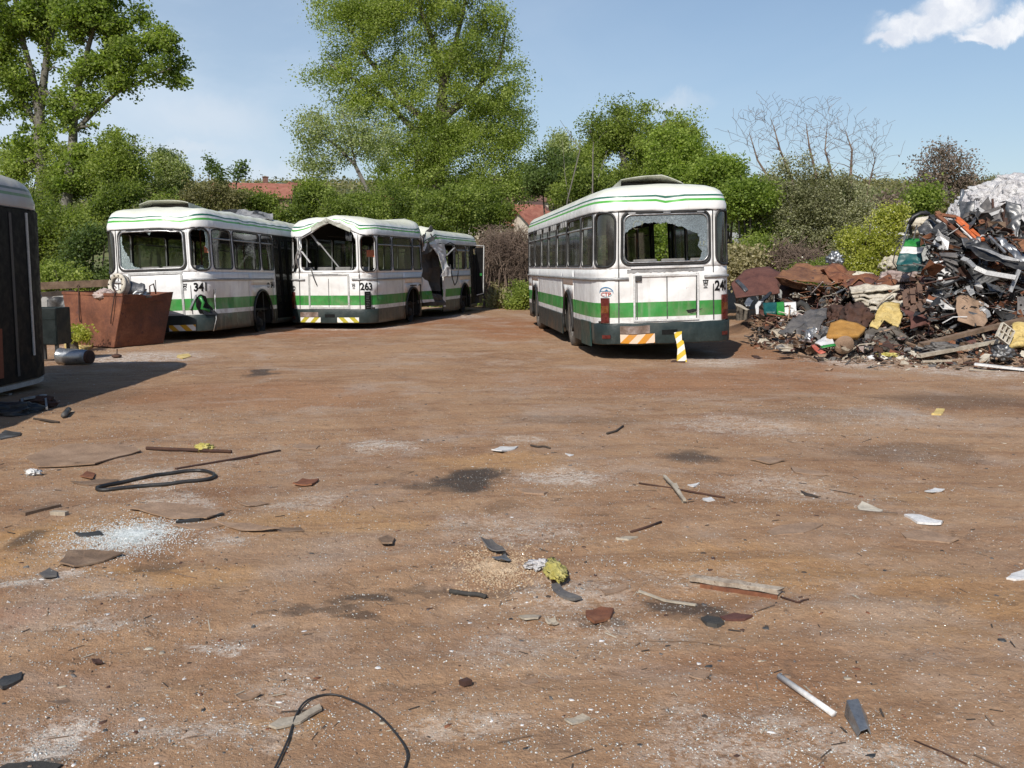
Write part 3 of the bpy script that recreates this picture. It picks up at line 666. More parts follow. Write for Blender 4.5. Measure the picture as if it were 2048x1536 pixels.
class Bus:
    def __init__(self, name, loc, head, roll, pitch, label, deform=None, paint=None, skip=(), left_windows=True):
        M = Matrix.Rotation(-R(head), 3, 'Z') @ Matrix.Rotation(R(pitch), 3, 'X') @ Matrix.Rotation(-R(roll), 3, 'Y')
        self.root = empty(name, loc, M.to_euler()); tag(self.root, label, 'bus', 'white and green scrapped city buses')
        self._d = deform; self.paint = paint
    def deform(self, p):
        q = Vector(p)
        q = q + Vector((0, 0, 0))
        w = mn.noise(Vector((p[0] * 1.7 + 3, p[1] * 1.3, p[2] * 1.9))) * .006
        q.x += w; q.y += w * .8
        return self._d(q, Vector(p)) if self._d else q
    def B(self): return BM(self)
    # ---- shell
    def shell(self, rear_win=True, mid_door=True, right_mid_gap=None, no_rear_hole=False):
        b = self.B(); wins = []
        xs = sX(.8)
        yl = [(.42, 1.42), (1.42, 3.10), (3.10, 4.62), (4.62, 6.00), (6.00, 7.32), (7.32, 8.68), (8.68, 9.98)]
        yr = [(.42, 1.42), (1.42, 3.08), (3.08, 3.95), (3.95, 6.0), (6.0, 7.38), (7.38, 8.76), (8.76, 9.30), (9.30, 10.5)]
        # window band -----------------------------------------------------
        b.ring((-xs, xs, ZB, ZT), (-.745, .745, 1.56, 2.405, .13), 8); wins.append(('rear', -.745, .745, 1.56, 2.405, .13))
        for sg in (-1, 1):
            s0, s1 = xs, sY(.42)
            o = (s0, s1, ZB, ZT); i = (s0 + .055, s1 - .05, 1.535, 2.415, .15)
            if sg < 0: o = (-o[1], -o[0], o[2], o[3]); i = (-i[1], -i[0], *i[2:])
            b.ring(o, i, 8); wins.append(('corner', *i))
            for k, (ya, yb) in enumerate(yl if sg < 0 else yr):
                a, c = sY(ya), sY(yb)
                if sg > 0 and k in (3, 7):       # doors on the right-hand side
                    continue
                o = (a, c, ZB, ZT); i = (a + .055, c - .055, 1.56, 2.40, .10)
                if sg < 0: o = (-o[1], -o[0], o[2], o[3]); i = (-i[1], -i[0], *i[2:])
                b.ring(o, i, 6); wins.append(('side', *i))
            # front quarter and windscreen
            a = sY(9.98) if sg < 0 else sY(10.5); c = SMAX
            m_ = SMAX - .08
            if sg < 0: b.ring((-c, -a, 1.05, ZT), (-m_, -a - .08, 1.12, 2.36, .10), 6)
            else: b.ring((a, c, 1.05, ZT), (a + .08, m_, 1.12, 2.36, .10), 6)
            wins.append(('front', *((a + .08, m_) if sg > 0 else (-m_, -a - .08)), 1.12, 2.36, .10))
            # lower body -------------------------------------------------
            segs = [(0, sY(AX_R - .78))]
            def arch(ax):
                sc = sY(ax); A = 16; vs = []; fs = []
                pts = [(-WR, .25)] + [(-WR * math.cos(t), .48 + WR * math.sin(t)) for t in np.linspace(0, math.pi, A)] + [(WR, .25)]
                outp = []
                for (u, z) in pts:
                    if z <= .26: outp.append(((-.78 if u < 0 else .78), .25)); continue
                    t = math.atan2(z - .48, u)
                    if math.tan(R(50)) > abs(math.tan(t)) if abs(u) > 1e-6 else False: outp.append((math.copysign(.78, u), min(1.2, .48 + .78 * abs(math.tan(t)))))
                    else: outp.append(((1.2 - .48) / max(abs(math.tan(t)), 1e-4) * (1 if u > 0 else -1) if abs(u) > .02 else u, 1.2))
                outp = [(max(-.78, min(.78, q[0])), q[1]) for q in outp]
                for p, q in zip(pts, outp):
                    vs += [cmap(sg * (sc + p[0]), p[1]), cmap(sg * (sc + q[0]), q[1])]
                for i in range(len(pts) - 1): fs.append((2 * i, 2 * i + 1, 2 * i + 3, 2 * i + 2))
                b.add(vs, fs)
                b.strip(sg * (sc - .78), sg * (sc + .78), 1.2, ZB, 0, .2)
            if sg < 0:
                b.strip(-sY(AX_R - .78), 0, .25, ZB, 0, .11, .09)
                arch(AX_R); b.strip(-sY(AX_F - .78), -sY(AX_R + .78), .25, ZB, 0, .18, .14); arch(AX_F)
                b.strip(-SMAX, -sY(AX_F + .78), .25, 1.05, 0, .12, .14); b.strip(-sY(9.98), -sY(AX_F + .78), 1.05, ZB, 0, .12, .14)
            else:
                b.strip(0, sY(AX_R - .78), .25, ZB, 0, .11, .09)
                arch(AX_R)
                b.strip(sY(AX_R + .78), sY(3.95), .25, ZB, 0, .12, .14)
                gap1 = right_mid_gap or 6.0
                b.strip(sY(gap1), sY(AX_F - .78), .25, ZB, 0, .12, .14); arch_cut = True
                arch(AX_F - .05); b.strip(sY(10.5), SMAX, .25, 1.05, 0, .12, .14)
                for (d0, d1) in ((3.95, 6.0), (9.33, 10.5)):
                    if right_mid_gap and d0 < 5: continue
                    b.strip(sY(d0), sY(d1), .25, .36, 0, .2)
                if AX_F + .73 < 9.33: b.strip(sY(AX_F + .73), sY(9.33), .25, ZB, 0, .2)
        self.body = b.build('body', [self.paint, MT['interior']], self.root, solid=.03, outw=True)
        self.wins = wins; return wins
    def roof(self, vent=True):
        b = self.B(); prof = [(-.012, 2.425), (-.012, 2.46), (-.006, 2.52), (.004, 2.58), (.018, 2.64), (.035, 2.69), (.07, 2.75), (.13, 2.80), (.24, 2.845), (.42, 2.88), (.65, 2.90), (.86, 2.91), (.995, 2.912)]
        n = 150; ss = [(-SMAX + 2 * SMAX * i / n) for i in range(n)]
        vs = []
        for s_ in ss:
            p0 = cmap(s_, 2.44)
            yc = min(max(p0.y, 1.15), 9.85)
            for k, z in prof:
                x = p0.x * (1 - k); y = p0.y + (yc - p0.y) * max(k, 0) if k > 0 else p0.y + (.012 if p0.y > 5 else -.012) * (1 if (p0.y < 1.2 or p0.y > 9.8) else 0)
                if k < 0: x = p0.x * 1.012
                vs.append((x, y, z))
        m = len(prof); fs = []
        for i in range(n):
            j = (i + 1) % n
            for k in range(m - 1): fs.append((i * m + k, j * m + k, j * m + k + 1, i * m + k + 1))
        b.add(vs, fs)
        self.roof_o = b.build('roof', [self.paint, MT['interior']], self.root, solid=.02, outw=True)
        # rubber joint under the overhang
        g = self.B(); N_ = 110
        g.tube([cmap(-SMAX + 2 * SMAX * i / N_, 2.428, .012) for i in range(N_)], .010, 5, closed=True); g.build('roof_joint', MT['gasket'], self.root)
    def vent(self, bent=False, xo=0.0):
        b = self.B(); x0, x1 = -.60 + xo, .52 + xo; y0, y1 = .70, 2.0; h = .165
        nx = 10; top = []; bot = []
        for i in range(nx + 1):
            x = x0 + (x1 - x0) * i / nx; t = i / nx
            zb = 2.83 + .045 * (1 - abs(2 * t - 1) ** 2)
            zt = zb + h + .015 * math.sin(t * 3.1)
            if bent and t > .62: zt -= (t - .62) / .38 * (h * .75) ; 
            top.append((x, y0 - (.10 if bent and .5 < t < .95 else 0) - .02 * t, zt)); bot.append((x, y1, 2.885))
        vs = top + bot + [(p[0], p[1], p[2] - .012) for p in top] + [(p[0], p[1], p[2] - .012) for p in bot]; m = nx + 1; fs = []
        for i in range(nx):
            fs += [(i, i + 1, m + i + 1, m + i), (2 * m + i, 3 * m + i, 3 * m + i + 1, 2 * m + i + 1), (i, 2 * m + i, 2 * m + i + 1, i + 1)]
        b.add(vs, fs)
        for sx, i in ((x0, 0), (x1, nx)):
            b.add([top[i], bot[i], (sx, y0 + .02, 2.80)], [(0, 1, 2)])
        o = b.build('roof_air_scoop', MT['cream_roof'], self.root, smooth=False, merge=False)
        c = self.B(); c.add([(x0 + .02, y0 + .32, 2.78), (x1 - .02, y0 + .32, 2.78), (x1 - .02, y0 + .32, 2.98 - (.06 if bent else 0)), (x0 + .02, y0 + .32, 2.98)], [(0, 1, 2, 3)])
        c.build('scoop_backing', MT['interior'], o, False)
        return o
    def seal(self, w_, parent, r=.013, double=False):
        b = self.B(); P = [p for p, h in rrect(*w_[1:], 7)]
        # subdivide long horizontals so that it follows the curve of the body
        b.tube([cmap(p[0], p[1], .004) for p in P], r, 6, closed=True)
        return b.build('window_seal', MT['gasket'], parent)
    def frame(self, w_, parent, inset=.03, r=.010, mat='alu'):
        b = self.B(); k, x0, x1, z0, z1, rr = w_
        P = [p for p, h in rrect(x0 + inset, x1 - inset, z0 + inset, z1 - inset, rr, 7)]
        b.tube([cmap(p[0], p[1], .012) for p in P], r, 6, closed=True)
        return b.build('window_frame', MT[mat], parent)
    def pane(self, w_, mat='glass', off=-.012):
        k, x0, x1, z0, z1, r = w_; b = self.B(); n = max(4, int((x1 - x0) / .08)); vs = []
        for i in range(n + 1):
            s_ = x0 + (x1 - x0) * i / n; e = min(s_ - x0, x1 - s_); dz = 0
            if e < r: dz = r - math.sqrt(max(0, r * r - (r - e) ** 2))
            vs += [cmap(s_, z0 + dz, off), cmap(s_, z1 - dz, off)]
        b.add(vs, [(2 * i, 2 * i + 2, 2 * i + 3, 2 * i + 1) for i in range(n)])
        return b.build('window', MT[mat], self.root, True)
    def jag_pane(self, w_, pts, mat='crazed', name='broken_window', cen=None):
        """glass left in the frame around a jagged hole"""
        k, x0, x1, z0, z1, r = w_; b = self.B()
        cx = sum(p[0] for p in pts) / len(pts); cz = sum(p[1] for p in pts) / len(pts)
        pol = sorted((math.atan2(p[1] - cz, p[0] - cx), math.hypot(p[0] - cx, p[1] - cz)) for p in pts)
        th = [p[0] for p in pol]; rd = [p[1] for p in pol]
        n = 220; vs = []
        rnd = random.Random(5); jw = 0
        for i in range(n):
            a = -math.pi + 2 * math.pi * i / n
            q = float(np.interp(a, [th[-1] - 2 * math.pi] + th + [th[0] + 2 * math.pi], [rd[-1]] + rd + [rd[0]]))
            jw = .7 * jw + rnd.uniform(-.011, .011) if i else 0; q += jw + rnd.uniform(-.010, .010) + .03 * mn.noise(Vector((i * .11, 2.3, 0)))
            ca, sa = math.cos(a), math.sin(a)
            t = min(((x1 - .02 - cx) / ca if ca > 0 else (x0 + .02 - cx) / ca) if abs(ca) > 1e-6 else 9, ((z1 - .02 - cz) / sa if sa > 0 else (z0 + .02 - cz) / sa) if abs(sa) > 1e-6 else 9)
            q = min(q, t - .004)
            vs += [cmap(cx + ca * q, cz + sa * q, -.006), cmap(cx + ca * t, cz + sa * t, -.006)]
        b.add(vs, [(2 * i, 2 * i + 1, (2 * i + 3) % (2 * n), (2 * i + 2) % (2 * n)) for i in range(n)])
        return b.build(name, MT[mat], self.root, False, solid=.006)
    def slider(self, w_, parent, z=2.20):
        b = self.B(); k, x0, x1, z0, z1, r = w_
        b.slab(x0 + .01, x1 - .01, z - .015, z + .015, -.012, .02)
        return b.build('transom_bar', MT['grey_lite'], parent)
    def patch(self, name, s0, s1, z0, z1, mat, off=.004, th=.02, parent=None, bev=0):
        b = self.B(); b.slab(s0, s1, z0, z1, off, th); o = b.build(name, MT[mat] if isinstance(mat, str) else mat, parent or self.root, False)
        if bev: bevel(o, bev)
        return o
    def text(self, txt, s, z, size, name='fleet_number', mat='ink', squash=.86, bold=.012, flip=1):
        vs, fs = text_mesh(txt, size * 1.38, bold * size * 4); b = self.B()
        b.add([cmap(s + v[0] * squash * flip, z + v[1], .006) for v in vs], fs)
        return b.build(name, MT[mat], self.root, False, merge=False)
    def trims(self, gaps=(), z=1.335):
        b = self.B(); n = 120; run = []
        def flush():
            nonlocal run
            if len(run) > 1: b.tube(run, .026, 7)
            run = []
        for i in range(n + 1):
            s_ = -SMAX + 2 * SMAX * i / n
            if any(a < s_ < c for a, c in gaps): flush(); continue
            run.append(cmap(s_, z, .012))
        flush(); return b.build('rubbing_strip', MT['grey_lite'], self.root)
    def seams(self, ys, extra=()):
        def one(*q):
            b = self.B(); b.slab(*q); b.build('panel_seam', MT['steel_dark'], self.root, False, merge=False)
        for sg in (-1, 1):
            for y in ys:
                if sg > 0 and 3.96 < y < 6 or (sg > 0 and y > 9.3): continue
                one(sg * sY(y) - .006, sg * sY(y) + .006, .3, 2.42, -.004, .008)
            one(sg * sX(.8) - .009, sg * sX(.8) + .009, .62, 2.42, -.002, .01)
        for s_, z0, z1 in extra: one(s_ - .007, s_ + .007, z0, z1, -.002, .008)
    def bumper(self, cut=None):
        b = self.B(); se = sY(.38)
        b.slab(-se, se, .26, .60, .006, .035, .07); o = b.build('rear_bumper', MT['skirt'], self.root, True); bevel(o, .012)
        t = self.B(); t.slab(-.16 + .06, .10 + .06, .40, .48, .035, .01); t.build('tow_opening', MT['ink'], o, False)
        return o
    def underbody(self, wheels=True, rimonly=()):
        b = self.B(); b.box((0, 5.4, .62), (2.2, 10.4, .05)); 
        b.box((0, .9, 1.05), (1.9, .95, .55))
        b.build('cabin_floor', MT['undercarriage'], self.root, False, merge=False)
        b = self.B()
        for ax in (AX_R, AX_F):
            for sg in (-1, 1):
                b.box((sg * .70, ax, .72), (.03, 1.24, .82)); b.box((sg * .93, ax, 1.13), (.5, 1.26, .03))
                b.box((sg * .93, ax - .63, .70), (.5, .03, .86)); b.box((sg * .93, ax + .63, .70), (.5, .03, .86))
        b.box((0, 5.5, .55), (.9, 10, .25)); b.box((0, AX_R, .45), (1.7, .16, .16)); b.box((0, AX_F, .45), (1.7, .12, .12))
        b.build('undercarriage', MT['undercarriage'], self.root, False, merge=False)
        # black arch lips
        for ax in (AX_R, AX_F - .05 * 1):
            for sg in (-1, 1):
                b = self.B()
                a_ = AX_F if (sg < 0 and ax > 5) else ax
                sc = sY(a_ if ax > 5 else AX_R)
                b.tube([cmap(sg * (sc + WR * .99 * math.cos(t)), .48 + WR * .99 * math.sin(t), .012) for t in np.linspace(-.25, math.pi + .25, 22)], .028, 6)
                b.build('wheel_arch_lip', MT['gasket'], self.root)
    def wheel(self, sg, ax, r=.50, tyre=True, z=None, turn=0):
        wh = empty('wheel'); wh.parent = self.root; wh.location = (sg * 1.0, ax, z if z is not None else r)
        M = Matrix.Rotation(math.pi / 2 * sg, 4, 'Y')
        if tyre:
            t = MB(); t.lathe([(.29, -.13), (.31, -.15), (.44, -.15), (.485, -.12), (.50, -.05), (.50, .05), (.485, .12), (.44, .15), (.31, .15), (.29, .13)], 40, M)
            t.build('tyre', MT['tyre'], wh, True)
        t = MB(); t.lathe([(.295, .12), (.285, .13), (.27, .09), (.25, .03), (.20, .02), (.13, .06), (.11, .10), (.09, .14), (.0001, .145)], 32, M)
        for k in range(8):
            a = k * math.pi / 4; c = M @ Vector((.185 * math.cos(a), .185 * math.sin(a), .04)); t.box(c, (.03, .03, .03))
        t.build('rim', MT['steel_rim'] if tyre else MT['undercarriage'], wh, True)
        return wh
    def interior(self, seats=(1.0, 1.9, 2.8, 4.2, 6.0, 6.9, 7.8), tops=True, poles=((-.35, 3.2), (.4, 4.0), (.4, 6.1), (-.35, 7.6))):
        sb, so = seat_meshes(); rootm = None
        for k, y in enumerate(seats):
            for sg in (-1, 1):
                if sg > 0 and 3.9 < y < 6.0: continue
                z = .62
                if rootm is None:
                    s0 = sb.build('seat', MT['seat'], self.root); s1 = so.build('backrest', MT['seat'], s0); bevel(s1, .02)
                    c0, c1 = s0, s1; rootm = (s0, s1)
                else:
                    c0 = rootm[0].copy(); COL.objects.link(c0); c0.parent = self.root
                    c1 = rootm[1].copy(); COL.objects.link(c1); c1.parent = c0
                c0.location = (sg * .70, y, z)
        # rear bench tops seen through the back window
        for x in (-.86, -.36, .12, .62):
            o = MB(); o.box((x + .1, .42, 1.42), (.42, .06, .46), Matrix.Rotation(R(-6), 3, 'X')); q = o.build('rear_seat', MT['seat'], self.root); bevel(q, .03, 3)
        for (x, y) in poles:
            o = MB(); o.tube([(x, y, .62), (x, y, 2.85)], .018, 8); o.build('handrail', MT['pole'], self.root)
        o = MB(); o.tube([(-.5, 1.2, 2.45), (-.5, 9.5, 2.45)], .016, 8); o.tube([(.5, 1.2, 2.45), (.5, 9.5, 2.45)], .016, 8); o.build('ceiling_rail', MT['grey_plastic'], self.root)
        o = MB(); o.box((-.55, 9.3, 1.1), (1.0, .05, 1.0)); o.build('driver_partition', MT['interior'], self.root)
        o = MB(); o.box((.45, 9.6, 1.95), (.10, .1, 1.4)); o.box((-.12, 10.7, 1.9), (.12, .1, 1.5)); o.box((.62, 10.6, 1.8), (.12, .1, 1.6)); o.build('cab_pillars', MT['interior'], self.root)
    def panel_frame(self, x0=-.53, x1=.53, z0=.62, z1=1.47, w_=.045, mat='alu_dull'):
        b = self.B()
        b.slab(x0 - w_, x0, z0, z1, .004, .014); b.slab(x1, x1 + w_, z0, z1, .004, .014)
        b.slab(x0 - w_, x1 + w_, z1, z1 + w_, .005, .015); b.slab(x0 - w_, x1 + w_, z0 - .01, z0 + w_ - .01, .0055, .015)
        return b.build('engine_cover_frame', MT[mat], self.root, False, merge=False)
    def lights(self, left='lampred', right='lampred'):
        a, c = sX(.8) + .15, sX(.8) + .15 + .145
        for sg, mt in ((-1, left), (1, right)):
            if not mt: continue
            s0, s1 = (a, c) if sg > 0 else (-c, -a)
            o = self.patch('tail_light', s0, s1, .62, 1.03, mt, .006, .035)
            self.patch('indicator_lens', s0 + .01, s1 - .01, .78, .90, 'lamporange' if mt == 'lampred' else 'ink', .042, .006, parent=o)
            self.patch('reflector', (a - .02) * sg if sg > 0 else -(a + .12), (a + .12) if sg > 0 else -(a - .02), .36, .42, 'lampred', .043, .008)
    def logo(self, s, z, w_=.27, mono=False):
        b = self.B(); r = w_ / 2
        def arc(t0, t1, rr, fy, wd, mi):
            n = 14; vs = []
            for i in range(n + 1):
                t = R(t0 + (t1 - t0) * i / n); k = wd * (.35 + .65 * math.sin(math.pi * i / n))
                for q in (rr - k, rr): vs.append(cmap(s + q * math.cos(t), z + q * fy * math.sin(t), .006))
            b.add(vs, [(2 * i, 2 * i + 1, 2 * i + 3, 2 * i + 2) for i in range(n)], mi)
        arc(-8, 188, r, .68, .022, 0); arc(200, 340, r * .92, .62, .014, 2)
        b.slab(s - r * .85, s + r * .85, z + .018, z + .026, .003, .003, mi=0)
        b.add([cmap(s - .02, z + .026, .006), cmap(s + .05, z + .026, .006), cmap(s + .02, z + .055, .006)], [(0, 1, 2)], 0)
        vs, fs = text_mesh('CTP', w_ * .34, .002); b.add([cmap(s + v[0] * 1.15, z - .062 + v[1], .0065) for v in vs], fs, 1)
        ms = [MT['ink']] * 3 if mono else [MT['logo_blue'], MT['logo_red'], MT['logo_cyan']]
        return b.build('emblem', ms, self.root, False, merge=False)
    def crest(self, s, z):
        b = self.B()
        for (x0, x1, z0, z1) in ((-.05, .05, .045, .06), (-.04, -.025, .02, .045), (-.007, .007, .025, .045), (.025, .04, .02, .045), (-.04, .04, .008, .018), (-.035, -.02, -.03, .005), (.02, .035, -.03, .005), (-.015, .015, -.01, .003), (-.02, .02, -.045, -.033), (-.033, .033, -.075, -.06)):
            b.slab(s + x0, s + x1, z + z0, z + z1, .003, .003)
        return b.build('crest', MT['ink'], self.root, False, merge=False)
    def door(self, y0, y1, leaves=2, mat='ink', open_=0):
        s0, s1 = sY(y0), sY(y1); n = leaves; w_ = (s1 - s0) / n
        for i in range(n):
            a, c = s0 + i * w_ + .012, s0 + (i + 1) * w_ - .012
            b = self.B(); b.ring((a, c, .37, 2.41), (a + .06, c - .06, .75, 2.33, .08), 5, -.02)
            b.strip(a, c, .37, .372, -.02)
            o = b.build('door', MT[mat], self.root, False, solid=.03, outw=True)
            g = self.B(); g.slab(a + .05, c - .05, .74, 2.34, -.034, .006); g.build('door_glass', MT['glass_dark'], o, False)
        h = self.B(); h.slab(s0, s1, 2.41, 2.44, -.02, .02); h.build('door_header', MT['interior'], self.root, False)
MT['orange_dark'] = wmat('dark_orange_panel', [(.16, .04, .015), (.2, .05, .02), (.24, .07, .03)], 4, .7, 0, 0, 30)
MT['orange_card'] = wmat('orange_card', [(.55, .14, .06), (.62, .19, .09), (.66, .24, .13)], 4, .8, 0, 0, 30)
MT['white_trim'] = wmat('white_panel_trim', [(.55,.56,.55),(.66,.66,.65),(.72,.72,.71)], 4, .5, 0, .1, 30)
MT['cream_roof'] = wmat('cream_roof_paint', [(.40, .41, .34), (.52, .53, .46), (.62, .62, .56)], 3, .5, 0, .2, 30)
MT['steel_rim'] = wmat('dusty_rim', [(.10, .09, .08), (.17, .155, .14), (.24, .22, .2)], 6, .7, .2, .3, 40)
MT['pole'] = wmat('orange_handrail', [(.20, .06, .03), (.28, .09, .05), (.3, .12, .08)], 6, .5, 0, .1, 40)
MT['alu_dull'] = wmat('dull_aluminium', [(.42, .42, .41), (.52, .52, .51), (.60, .60, .58)], 6, .5, .25, .2, 40, ((.3, .27, .24), .66))
MT['logo_cyan'] = wmat('logo_cyan', [(.2, .45, .5), (.25, .5, .55), (.3, .55, .6)], 9, .5, 0, 0, 40)

def edge_noise(p, sc=6.0, seed=0.0): return mn.noise(Vector((p[0] * sc + seed, p[1] * sc, p[2] * sc)))
# ------------------------------------------------------------------ bus 240 (right)
def gs(v, c, w_): return math.exp(-((v - c) / w_) ** 2)
def d240(q, p):
    if p.y < 1.3 and p.z > 2.42:      # creased roof edge above the back window
        f = gs(p.x, .06, .10) * gs(p.z, 2.60, .16) * gs(p.y, 0, .5)
        q.z -= .045 * f; q.y += .07 * f
        if p.z < 2.46: q.z += .018 * edge_noise(p, 5, 3) * gs(p.y, 0, .4)
        q.z += .03 * gs(p.x, .02, .25) * gs(p.z, 2.8, .1) * gs(p.y, .4, .5)
    if p.y < .35 and .6 < p.z < 1.5 and abs(p.x) < .9:
        q.y += .035 * edge_noise(p, 2.6, 1) * gs(p.z, 1.15, .28) + .05 * gs(p.x, .12, .16) * gs(p.z, 1.27, .12) + .03 * gs(p.x, -.3, .18) * gs(p.z, 1.2, .15)
        q.y += .07 * gs(p.x, .38, .12) * gs(p.z, .80, .06)
    if p.y < .3 and p.z < .62: q.z += .015 * edge_noise(p, 3, 8)
    return q
P240 = bus_paint('white_green_bus_paint', 0, 0)
b240 = Bus('city_bus', (2.585, 15.72, .032), -5.14, 1.64, -.02, 'white and green scrap bus 240, back view, parked apart on the right', d240, P240)
w_ = b240.shell(); b240.roof(); b240.vent(bent=True); b240.underbody(); b240.interior()
def P1(zx, zy): return ((zx - 728) / 755, 1.575 + (830 - zy) / 755)
hole = [P1(*p) for p in [(180, 580), (195, 450), (300, 400), (420, 350), (510, 325), (600, 340), (700, 345), (790, 340), (870, 370), (950, 400), (1050, 450), (1120, 480), (1155, 560), (1150, 640), (1175, 690), (1140, 790), (900, 797), (700, 800), (500, 805), (330, 812), (250, 790), (205, 750), (180, 650)]]
for v in w_:
    if v[0] == 'rear':
        o = b240.jag_pane(v, hole); b240.seal(v, o, .022); b240.frame(v, o, .035, .012)
        c = b240.B()
        for (x0, x1) in ((-.64, -.52), (-.06, .06), (.52, .64)): c.slab(x0, x1, 2.385, 2.405, .02, .014)
        c.build('frame_clips', MT['alu'], o, False, merge=False)
        s = b240.B()
        def scr(pts): s.tube([cmap(*P1(*p), .004) for p in pts], .0022, 4)
        scr([(385, 310), (340, 305), (310, 340), (305, 385), (330, 405), (370, 402)]); scr([(395, 305), (420, 330), (412, 375)]); scr([(432, 305), (425, 360)])
        scr([(1165, 570), (1160, 630), (1195, 628)]); scr([(1235, 572), (1208, 575), (1206, 632), (1238, 630)]); scr([(1207, 602), (1230, 600)])
        s.build('chalk_scribble', MT['chalk'], o, True, merge=False)
    elif v[0] == 'corner':
        o = b240.pane(v, 'glass_dark'); b240.seal(v, o, .02)
    elif v[0] == 'side':
        o = b240.pane(v, 'glass_dark'); b240.seal(v, o); b240.slider(v, o)
    else: b240.seal(v, b240.root)
b240.trims(gaps=((-.50, .50),)); b240.bumper(); b240.panel_frame(-.53, .51, .64, 1.36, .03, 'white_trim') if 'white_trim' in MT else None
b240.seams([.42, 1.42, 3.10, 4.62, 6.0, 7.32, 8.68, 9.98], [(0.0, .66, 1.36), (-.53, .62, 1.36), (-.50, .62, 1.36), (.50, .62, 1.4), (.53, .62, 1.4)])
b240.lights()
p_ = b240.patch('hazard_plate', sX(-.0) - .79, -.22, .275, .42, MT['hz_orange'], .042, .006); b240.patch('number_plate', -.79, -.30, .43, .56, 'plate', .042, .006)
b240.text('240', sX(.8) + .165, 1.105, .165); b240.logo(-(sX(.8) + .22), 1.12, .27); b240.crest(.66, 1.22)
# torn band under the window, dent hole in the green stripe
t = b240.B(); rr_ = random.Random(3); n = 40; vs = []
for i in range(n + 1):
    x = -.66 + 1.3 * i / n; vs += [cmap(x, 1.43 + rr_.uniform(-.012, .012), .006), cmap(x, 1.485 + rr_.uniform(-.004, .006), .006)]
t.add(vs, [(2 * i, 2 * i + 2, 2 * i + 3, 2 * i + 1) for i in range(n)]); t.build('torn_sealant_strip', MT['grey_lite'], b240.root, False, merge=False)
b240.patch('window_sill', -.60, .62, 1.497, 1.53, 'white_panel', .006, .02)
b240.patch('rub_rail_bracket', -.53, -.42, 1.29, 1.38, 'steel_dark', .01, .025, bev=.01)
t = b240.B(); vs = [cmap(x, z, .004) for x, z in [(.33, .80), (.42, .815), (.55, .80), (.62, .82), (.52, .775), (.42, .735), (.36, .745)]]; t.add(vs, [tuple(range(7))]); t.build('torn_hole', MT['ink'], b240.root, False)
t = b240.B(); t.add([cmap(.36, .74, .006), cmap(.48, .765, .05), cmap(.61, .815, .02), cmap(.50, .75, .012)], [(0, 1, 2, 3)]); t.build('torn_flap', MT['white_panel'], b240.root, False)
for sg in (-1,):
    for k, (a, c) in enumerate([(3.8, 5.1), (5.12, 6.4), (6.42, 7.8)]):
        b240.patch('skirt_panel', -sY(c), -sY(a), .20, .60, 'skirt', .004, .02)
    b240.patch('skirt_panel', -sY(1.35), -sY(.62), .20, .62, 'teal_dark', .01, .02); b240.patch('skirt_panel', -sY(2.2), -sY(1.38), .24, .60, 'skirt', .006, .02)
t = b240.B()
for y in (4.66, 5.9, 3.2, 7.2):
    for dy in (-.30, 0, .3): t.box((-1.235, y + dy, 2.36), (.03, .06, .10))
t.build('vent_brackets', MT['grey_lite'], b240.root, False, merge=False)
for sg in (-1, 1):
    for ax in (AX_R, AX_F): b240.wheel(sg, ax, .48)
b240.door(3.98, 4.36, 1); b240.door(5.62, 5.97, 1); b240.door(9.33, 10.45, 2)

# ------------------------------------------------------------------ bus 341 (left of centre)
def d341(q, p):
    if p.y < 1.4 and p.z > 2.36:
        f = gs(p.x, .62, .22) * gs(p.y, 0, .7)
        q.z -= (.055 * gs(p.z, 2.55, .22)) * f; q.y += .03 * f
        q.z += .05 * gs(p.x, 1.0, .2) * gs(p.y, .4, .4) * gs(p.z, 2.75, .12)
        if p.z < 2.47 and p.x > .5: q.z += .022 * edge_noise(p, 9, 2)
    if p.z > 2.5: q.z += (.035 * edge_noise(p, 1.6, 6) + .02 * (1 - 3 * abs(edge_noise(p, 1.9, 16)))) * min(1, (p.z - 2.5) * 4)
    if p.x > .9 and p.y < 1.2 and .6 < p.z < 1.25: q.x -= .05 * gs(p.z, .85, .2); q.y += .05 * gs(p.z, .85, .2)
    return q
P341 = bus_paint('white_green_bus_paint_worn', .5, 7)
b341 = Bus('city_bus', (-7.496, 20.045, -.091), 6.48, 2.0, -.74, 'white and green scrap bus 341, back view, behind the rusty skip', d341, P341)
w_ = b341.shell(); b341.roof(); b341.vent(xo=.05); b341.underbody(); b341.interior()
def P2(zx, zy): return ((zx - 605) / 429, 1.575 + (745 - zy) / 429)
hole = [P2(*p) for p in [(325, 430), (375, 385), (420, 405), (500, 410), (600, 430), (650, 395), (750, 400), (870, 400), (900, 430), (922, 520), (926, 640), (915, 720), (800, 737), (600, 735), (490, 730), (420, 700), (400, 640), (350, 560), (320, 520)]]
